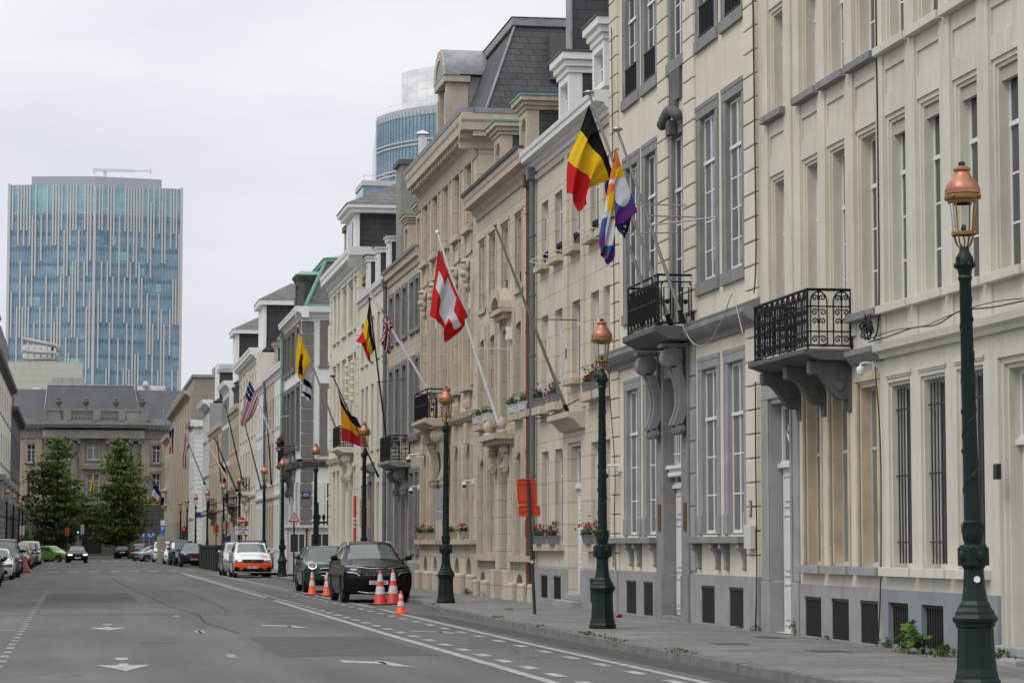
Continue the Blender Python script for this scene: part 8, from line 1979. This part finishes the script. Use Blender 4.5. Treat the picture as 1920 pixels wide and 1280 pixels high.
def flower_box(label, y, z, o=.14, w=.7, cols=(1, 2), pm=None, hgt=.3, X=11.6, group='flower boxes on the sills'):
    x = X-o; t = thing('flower_box', label, 'flower box', (x, y, z), group)
    mb = MB(); mb.hull([(x-.08, y-w/2+.04, z), (x+.08, y-w/2+.04, z), (x+.08, y+w/2-.04, z), (x-.08, y+w/2-.04, z)], [(x-.11, y-w/2, z+.19), (x+.11, y-w/2, z+.19), (x+.11, y+w/2, z+.19), (x-.11, y+w/2, z+.19)])
    mb.box((x-.125, y-w/2-.01, z+.19), (x+.125, y+w/2+.01, z+.21))
    for k in range(5): yy = y-w/2+.08+(w-.16)*k/4; mb.hull([(x-.09, yy-.012, z+.01), (x-.08, yy-.012, z+.01), (x-.08, yy+.012, z+.01), (x-.09, yy+.012, z+.01)], [(x-.12, yy-.012, z+.18), (x-.11, yy-.012, z+.18), (x-.11, yy+.012, z+.18), (x-.12, yy+.012, z+.18)])
    mb.build('planter', pm or planter_g, t)
    mb = MB()
    for k in range(150): u = R.uniform(-1, 1); leafq(mb, (x+R.gauss(0, .07)-.03, y+u*w*.5, z+.2+abs(R.gauss(0, 1))*hgt*.42), .04)
    for q in range(9):
        u = R.uniform(-.9, .9); c = (x+R.gauss(0, .08)-.04, y+u*w*.5, z+.24+R.uniform(.15, 1)*hgt); mb.cur = R.choice(cols)
        for k in range(14): leafq(mb, (c[0]+R.gauss(0, .028), c[1]+R.gauss(0, .035), c[2]+R.gauss(0, .025)), .026)
        mb.cur = 0
    mb.build('flowers', [leaf_g, petal_r, petal_v, petal_w, petal_m], t, fixn=False)
for y, z, lab in ((60.37, 5.06, 'right of the bare pole base'), (62.2, 5.06, 'beside the grey downpipe'), (55.99, 5.06, 'right of the second lamp lantern'), (54.75, 5.06, 'touching the yellow house quoins')): flower_box('red geraniums and lavender on an upper sill, '+lab, y, z, cols=(1, 1, 2, 2))
for y, lab in ((60.37, 'right of a pair left of the door'), (62.2, 'left one of the pair, by the pipe'), (55.99, 'left one behind the second lamp shaft'), (54.7, 'right one behind the lamp shaft')): flower_box('red and violet flowers on a low sill, '+lab, y, 1.6, cols=(1, 1, 2, 4))
for y, lab in ((65.98, 'right of the canopy, second from the pipe'), (64.4, 'right of the canopy, next to the pipe'), (70.3, 'left of the canopy, nearer the pole'), (72.1, 'left of the canopy, at the end')): flower_box('white box of white flowers and greenery, '+lab, y, 5.1, cols=(3, 3, 0), pm=planter_w, w=.9, hgt=.22)
for y, lab in ((74.8, 'nearest of four'), (77.2, 'second of four'), (82.0, 'third of four'), (84.3, 'farthest of four')): flower_box('small planter of pink and white flowers on the sandstone ledge, '+lab, y, 1.77, cols=(4, 4, 3), w=.75, hgt=.22, pm=MF('stone_planter', (.4, .35, .28), .7) if 'stone_planter' not in bpy.data.materials else bpy.data.materials['stone_planter'])
for y, lab in ((136.8, 'left'), (138.3, 'right')): flower_box('dark box of red flowers on the dark corner balcony, '+lab+' one', y, 6.95, o=.7, cols=(1, 1), pm=iron, w=1.2, hgt=.35)
# weeds along the wall foot and kerb
weed_m = leaf_mat('weed_leaf', (.035, .075, .014), (.10, .17, .035)); weed_l = leaf_mat('lime_weed_leaf', (.07, .15, .018), (.14, .26, .045))
def weed(label, x, y, n, rad, h, s, m=None, z=KERB):
    t = MB()
    for k in range(n): r = abs(R.gauss(0, rad*.5)); a = R.uniform(0, 6.28); leafq(t, (x+r*math.cos(a)*.55, y+r*math.sin(a), z+R.uniform(.01, 1)*h*(1-r/(rad*2))), s, 1.0)
    tag(t.build('weed', m or weed_m, None, fixn=False), label, 'weed', 'weeds in the pavement joints')
# maple-like seedling by the nearest plinth: stems with lobed leaves
t = thing('sapling', 'bright green maple seedling growing against the grey-blue plinth', 'plant', (11.4, 33.0, KERB)); mb = MB(); st = MB()
for k in range(34):
    a = R.uniform(0, 6.28); r = R.uniform(0, .45); c = Vector((11.33+.35*r*math.cos(a)-.08, 33.0+r*math.sin(a)*.9, KERB+.08+R.uniform(0, .42)*(1-r*1.2)))
    st.tube([(11.42, 33.0, KERB), tuple(c)], .005, 4)
    n = Vector((R.gauss(-.5, .4), R.gauss(-.2, .4), 1)).normalized(); u = n.orthogonal().normalized(); v = n.cross(u); s = R.uniform(.07, .12); P = []
    for q in range(10): rr = s*(1 if q % 2 == 0 else .52); P.append(c+u*rr*math.cos(q*PI/5)+v*rr*math.sin(q*PI/5))
    for q in range(10): mb.face([c, P[q], P[(q+1) % 10]], True) if False else mb.face([c, P[q], P[(q+1) % 10]])
mb.build('leaves', weed_l, t, fixn=False); st.build('stems', weed_m, t)
for (x, y, n, rad, h, s, lab) in ((11.5, 34.9, 60, .35, .16, .035, 'low weed tuft under the joint of the two nearest houses'), (11.45, 34.0, 60, .5, .12, .03, 'low weeds left of the maple seedling'), (11.35, 32.0, 130, .8, .16, .04, 'weedy fringe right of the maple seedling'), (11.5, 30.9, 120, .4, .4, .05, 'taller weed behind the nearest lamp base'), (11.3, 29.9, 80, .5, .2, .04, 'weeds by the nearest doorstep'),
    (11.52, 37.9, 30, .25, .08, .025, 'tiny weed below the middle blind window'), (11.52, 39.7, 40, .16, .28, .03, 'upright weed at the grey door jamb'), (11.5, 41.9, 30, .2, .14, .03, 'small weed at the foot of the quoins'), (11.52, 43.0, 24, .15, .08, .025, 'small weed below the right cellar hatch of the pale yellow house'), (11.3, 73.2, 90, .6, .22, .04, 'weed clump at the foot of the tall sandstone house'), (11.4, 70.6, 30, .2, .2, .03, 'weed beside a cellar vent of the warm stone house')): weed(lab, x, y, n, rad, h, s)
mb = MB()
for (x, y, n, rad) in ((8.28, 40.5, 60, .5), (8.2, 37.9, 50, .4), (8.22, 33.9, 70, .5), (8.4, 50.4, 30, .4), (8.6, 61.0, 40, .5), (9.6, 56, 20, .4), (8.25, 45, 20, .4), (9.0, 120, 60, 1.0)):
    for k in range(n): leafq(mb, (x+R.gauss(0, .04), y+R.gauss(0, rad), (KERB if y < 117 else 0)+R.uniform(-.01, .05)), .028, 1.0)
tag(mb.build('kerb_grass', weed_m, None, fixn=False), kind='stuff'); bpy.data.objects['kerb_grass']['label'] = 'sparse tufts of grass in the kerb joints'
# --- two trees before the palace
tree_leaf = leaf_mat('tree_leaf', (.060, .105, .028), (.19, .275, .078)); bark = M('dark_bark', (.035, .028, .022), .9, var=.3, vs=4)
def tree(label, x, y, H, W, seed, n=10500):
    rr = random.Random(seed); t = thing('tree', label, 'tree', (x, y, 0), 'trees in front of the palace')
    tr = MB(); tr.tube([(x, y, 0), (x+.1, y, H*.25), (x-.1, y, H*.5), (x+.05, y, H*.75), (x, y, H*.96)], [.30, .24, .18, .10, .03], 8)
    lf = MB(); clumps = []
    zz = 1.9
    while zz < H:
        f = (zz-1.9)/(H-1.9); rad = W/2*(min(1, .62+f*1.9) if f < .2 else (1-(f-.2)/.8)**.72)
        k = max(4, int(4+9*(1-f)))
        for q in range(k):
            a = rr.uniform(0, 6.28); L = rad*rr.uniform(.4, 1.18); drop = rr.uniform(-.05, .35)*L*.5
            tip = Vector((x+L*math.cos(a), y+L*math.sin(a), zz+.22*L-drop)); b0 = Vector((x, y, zz-.15*L))
            tr.tube([b0, (b0+tip)/2+Vector((0, 0, .12*L)), tip], [.06*(1-f)+.02, .03, .012], 5)
            m = 2+int(L*1.1)
            for j in range(m): g = (j+1)/m; clumps.append((b0.lerp(tip, .25+.75*g)+Vector((rr.gauss(0, .25), rr.gauss(0, .25), rr.gauss(0, .12)+.1)), .42+.38*(1-abs(g-.6))*min(1, L/2.2), rr.random()))
        zz += rr.uniform(.75, 1.15)
    old = R.getstate(); R.seed(seed)
    per = n//len(clumps)
    for c, s, q in clumps:
        for k in range(per): leafq(lf, (c.x+R.gauss(0, s*.8), c.y+R.gauss(0, s*.8), c.z+R.gauss(0, s*.26)), .22, 1.1)
    R.setstate(old)
    tr.build('trunk', bark, t, smooth=True); lf.build('crown', tree_leaf, t, fixn=False)
tree('large broad tree left of the palace door', -2.35, 296, 14.4, 8.3, 3, 10500); tree('tall pointed tree right of the palace door', 4.75, 294, 13.8, 8.3, 11, 10500)
def bush(label, x, y, rx, h, n, seed):
    rr = random.Random(seed); mb = MB(); old = R.getstate(); R.seed(seed)
    for k in range(n):
        a, b = R.uniform(0, 6.28), R.uniform(0, 1.57); q = R.uniform(.7, 1.05); leafq(mb, (x+rx*q*math.cos(a)*math.cos(b), y+1.2*q*math.sin(a)*math.cos(b), .1+h*q*math.sin(b)), .14, .3)
    R.setstate(old); tag(mb.build('shrub', tree_leaf, None, fixn=False), label, 'shrub', 'shrubs under the palace trees')
bush('rounded dark shrub behind the left tree trunk', -4.2, 300, 1.9, 2.6, 1400, 5); bush('low dark shrub left of the green traffic light', -1.6, 302, 2.2, 1.6, 1200, 6); bush('dark shrub in front of the palace, right of its door', 6.0, 306, 1.6, 1.6, 900, 8); bush('dark shrub beside the left row of cars', -5.8, 285, 1.2, 3.2, 900, 9)

# ================================================================ sky, sun, camera
world = bpy.data.worlds.new('World'); scene.world = world; world.use_nodes = True
nt = world.node_tree; bg = nt.nodes['Background']
SUN_EL, SUN_AZ = math.radians(52), math.radians(235)      # azimuth clockwise from +Y: behind-left of the viewer
sky = nt.nodes.new('ShaderNodeTexSky'); sky.sky_type = 'NISHITA'; sky.sun_disc = False; sky.sun_elevation = SUN_EL; sky.sun_rotation = SUN_AZ
tc = nt.nodes.new('ShaderNodeTexCoord'); sep = nt.nodes.new('ShaderNodeSeparateXYZ'); nt.links.new(tc.outputs['Generated'], sep.inputs[0])
# overcast dome: brighter towards the zenith, soft cloud mottling
ramp = nt.nodes.new('ShaderNodeValToRGB'); e = ramp.color_ramp.elements
e[0].position = 0.0; e[0].color = (8.0, 8.05, 8.6, 1); e[1].position = 1.0; e[1].color = (17, 17, 17.4, 1)
k = ramp.color_ramp.elements.new(.12); k.color = (8.3, 8.4, 8.95, 1)
k = ramp.color_ramp.elements.new(.22); k.color = (9.2, 9.2, 9.6, 1)
nt.links.new(sep.outputs['Z'], ramp.inputs['Fac'])
mp = nt.nodes.new('ShaderNodeMapping'); mp.inputs['Scale'].default_value = (1, 1, 3.5); nt.links.new(tc.outputs['Generated'], mp.inputs['Vector'])
cl = nt.nodes.new('ShaderNodeTexNoise'); cl.inputs['Scale'].default_value = 5; cl.inputs['Detail'].default_value = 5; nt.links.new(mp.outputs[0], cl.inputs['Vector'])
cr = nt.nodes.new('ShaderNodeValToRGB'); cr.color_ramp.elements[0].position = .3; cr.color_ramp.elements[0].color = (.86, .875, .91, 1); cr.color_ramp.elements[1].position = .7; cr.color_ramp.elements[1].color = (1.07, 1.065, 1.055, 1); nt.links.new(cl.outputs['Fac'], cr.inputs['Fac'])
mul = nt.nodes.new('ShaderNodeMix'); mul.data_type = 'RGBA'; mul.blend_type = 'MULTIPLY'; mul.inputs[0].default_value = 1; nt.links.new(ramp.outputs['Color'], mul.inputs[6]); nt.links.new(cr.outputs['Color'], mul.inputs[7])
mx = nt.nodes.new('ShaderNodeMix'); mx.data_type = 'RGBA'; mx.inputs[0].default_value = .93; nt.links.new(sky.outputs[0], mx.inputs[6]); nt.links.new(mul.outputs[2], mx.inputs[7])
nt.links.new(mx.outputs[2], bg.inputs['Color']); bg.inputs['Strength'].default_value = .10
sd = bpy.data.lights.new('sun', 'SUN'); sd.energy = 1.25; sd.angle = math.radians(25); sd.color = (1, .97, .92)
so = bpy.data.objects.new('sun', sd); COL.objects.link(so)
d = Vector((math.sin(SUN_AZ)*math.cos(SUN_EL), math.cos(SUN_AZ)*math.cos(SUN_EL), math.sin(SUN_EL)))
so.rotation_euler = d.to_track_quat('Z', 'Y').to_euler()
cam = bpy.data.cameras.new('camera'); co = bpy.data.objects.new('camera', cam); COL.objects.link(co)
cam.sensor_width = 36; cam.lens = 36*FPX/1920; cam.clip_start = .5; cam.clip_end = 5000
co.location = (0, 0, EYE)
m3 = Matrix((_R, _U, tuple(-x for x in _F))).transposed()
co.matrix_world = Matrix.Translation((0, 0, EYE)) @ m3.to_4x4()
scene.camera = co
scene.render.resolution_x = 1024; scene.render.resolution_y = 682
vs = scene.view_settings; vs.view_transform = 'Standard'; vs.look = 'None'; vs.exposure = 0; vs.gamma = 1
scene.view_settings.use_curve_mapping = False
# ---------------------------------------------------------------- separate pieces that stand apart become parts of their own
def split_loose(o, gap=.03):
    me = o.data; n = len(me.vertices); par = list(range(n))
    def find(a):
        while par[a] != a: par[a] = par[par[a]]; a = par[a]
        return a
    for p in me.polygons:
        v = list(p.vertices)
        for w in v[1:]: par[find(w)] = find(v[0])
    isl = {}
    for p in me.polygons: isl.setdefault(find(p.vertices[0]), []).append(p)
    boxes = []
    for k, ps in isl.items():
        vs = {v for p in ps for v in p.vertices}; co = [me.vertices[v].co for v in vs]
        boxes.append([[min(c[i] for c in co)-gap for i in range(3)], [max(c[i] for c in co)+gap for i in range(3)], list(ps)])
    merged = True
    while merged:                                  # touching pieces stay together
        merged = False
        for i in range(len(boxes)):
            for j in range(i+1, len(boxes)):
                a, b = boxes[i], boxes[j]
                if all(a[0][q] <= b[1][q] and b[0][q] <= a[1][q] for q in range(3)):
                    a[0] = [min(x, y) for x, y in zip(a[0], b[0])]; a[1] = [max(x, y) for x, y in zip(a[1], b[1])]; a[2] += b[2]; boxes.pop(j); merged = True; break
            if merged: break
    if len(boxes) < 2: return
    base = o.name.split('.')[0]; single = {'pilasters': 'pilaster', 'pilaster_strips': 'pilaster_strip', 'columns': 'column', 'base_blocks': 'base_block', 'surround_base': 'surround_base', 'sill_brackets': 'sill_bracket', 'carved_bays': 'carved_bay', 'shutters': 'shutter', 'aerials': 'aerial', 'bumper_grilles': 'bumper_grille', 'teal_panes': 'teal_pane', 'louvres': 'louvre', 'coolers': 'cooler', 'pipes': 'pipe', 'chimney_pots': 'chimney_pot', 'headrests': 'headrest', 'orange_stripes': 'orange_stripe', 'door_handles': 'door_handle', 'roof_rails': 'roof_rail', 'red_bands': 'red_band', 'white_rings': 'white_ring', 'red_edge_marks': 'red_edge_mark'}.get(base, base)
    for a, b, ps in boxes:
        ids = sorted({v for p in ps for v in p.vertices}); mp = {v: i for i, v in enumerate(ids)}
        nm = bpy.data.meshes.new(single); nm.from_pydata([tuple(me.vertices[v].co) for v in ids], [], [[mp[v] for v in p.vertices] for p in ps])
        for m in me.materials: nm.materials.append(m)
        nm.polygons.foreach_set('use_smooth', [p.use_smooth for p in ps]); nm.update()
        c = bpy.data.objects.new(single, nm); COL.objects.link(c); c.parent = o.parent
        for md in o.modifiers:
            q = c.modifiers.new(md.name, md.type)
            if md.type == 'BEVEL': q.width = md.width; q.segments = 2; q.limit_method = 'ANGLE'; q.angle_limit = md.angle_limit
    kids = list(o.children)
    bpy.data.objects.remove(o)
SPLIT = ('pilasters', 'pilaster_strips', 'columns', 'base_blocks', 'surround_base', 'sill_brackets', 'carved_bays', 'aerials', 'bumper_grilles', 'teal_panes', 'louvres', 'coolers', 'pipes', 'roof_plant', 'headrests', 'orange_stripes', 'roof_rails', 'garland', 'door_surround', 'doorstep', 'chimney_pots', 'orange_bumper', 'door_handles', 'stucco_garland', 'strip_moulding', 'window_apron', 'attic', 'architrave', 'reveal_lining', 'red_edge_marks', 'white_rings', 'mouldings')
for o in list(scene.objects):
    if o.type == 'MESH' and o.name.split('.')[0] in SPLIT and not o.children and len(o.data.polygons) < 2500: split_loose(o)
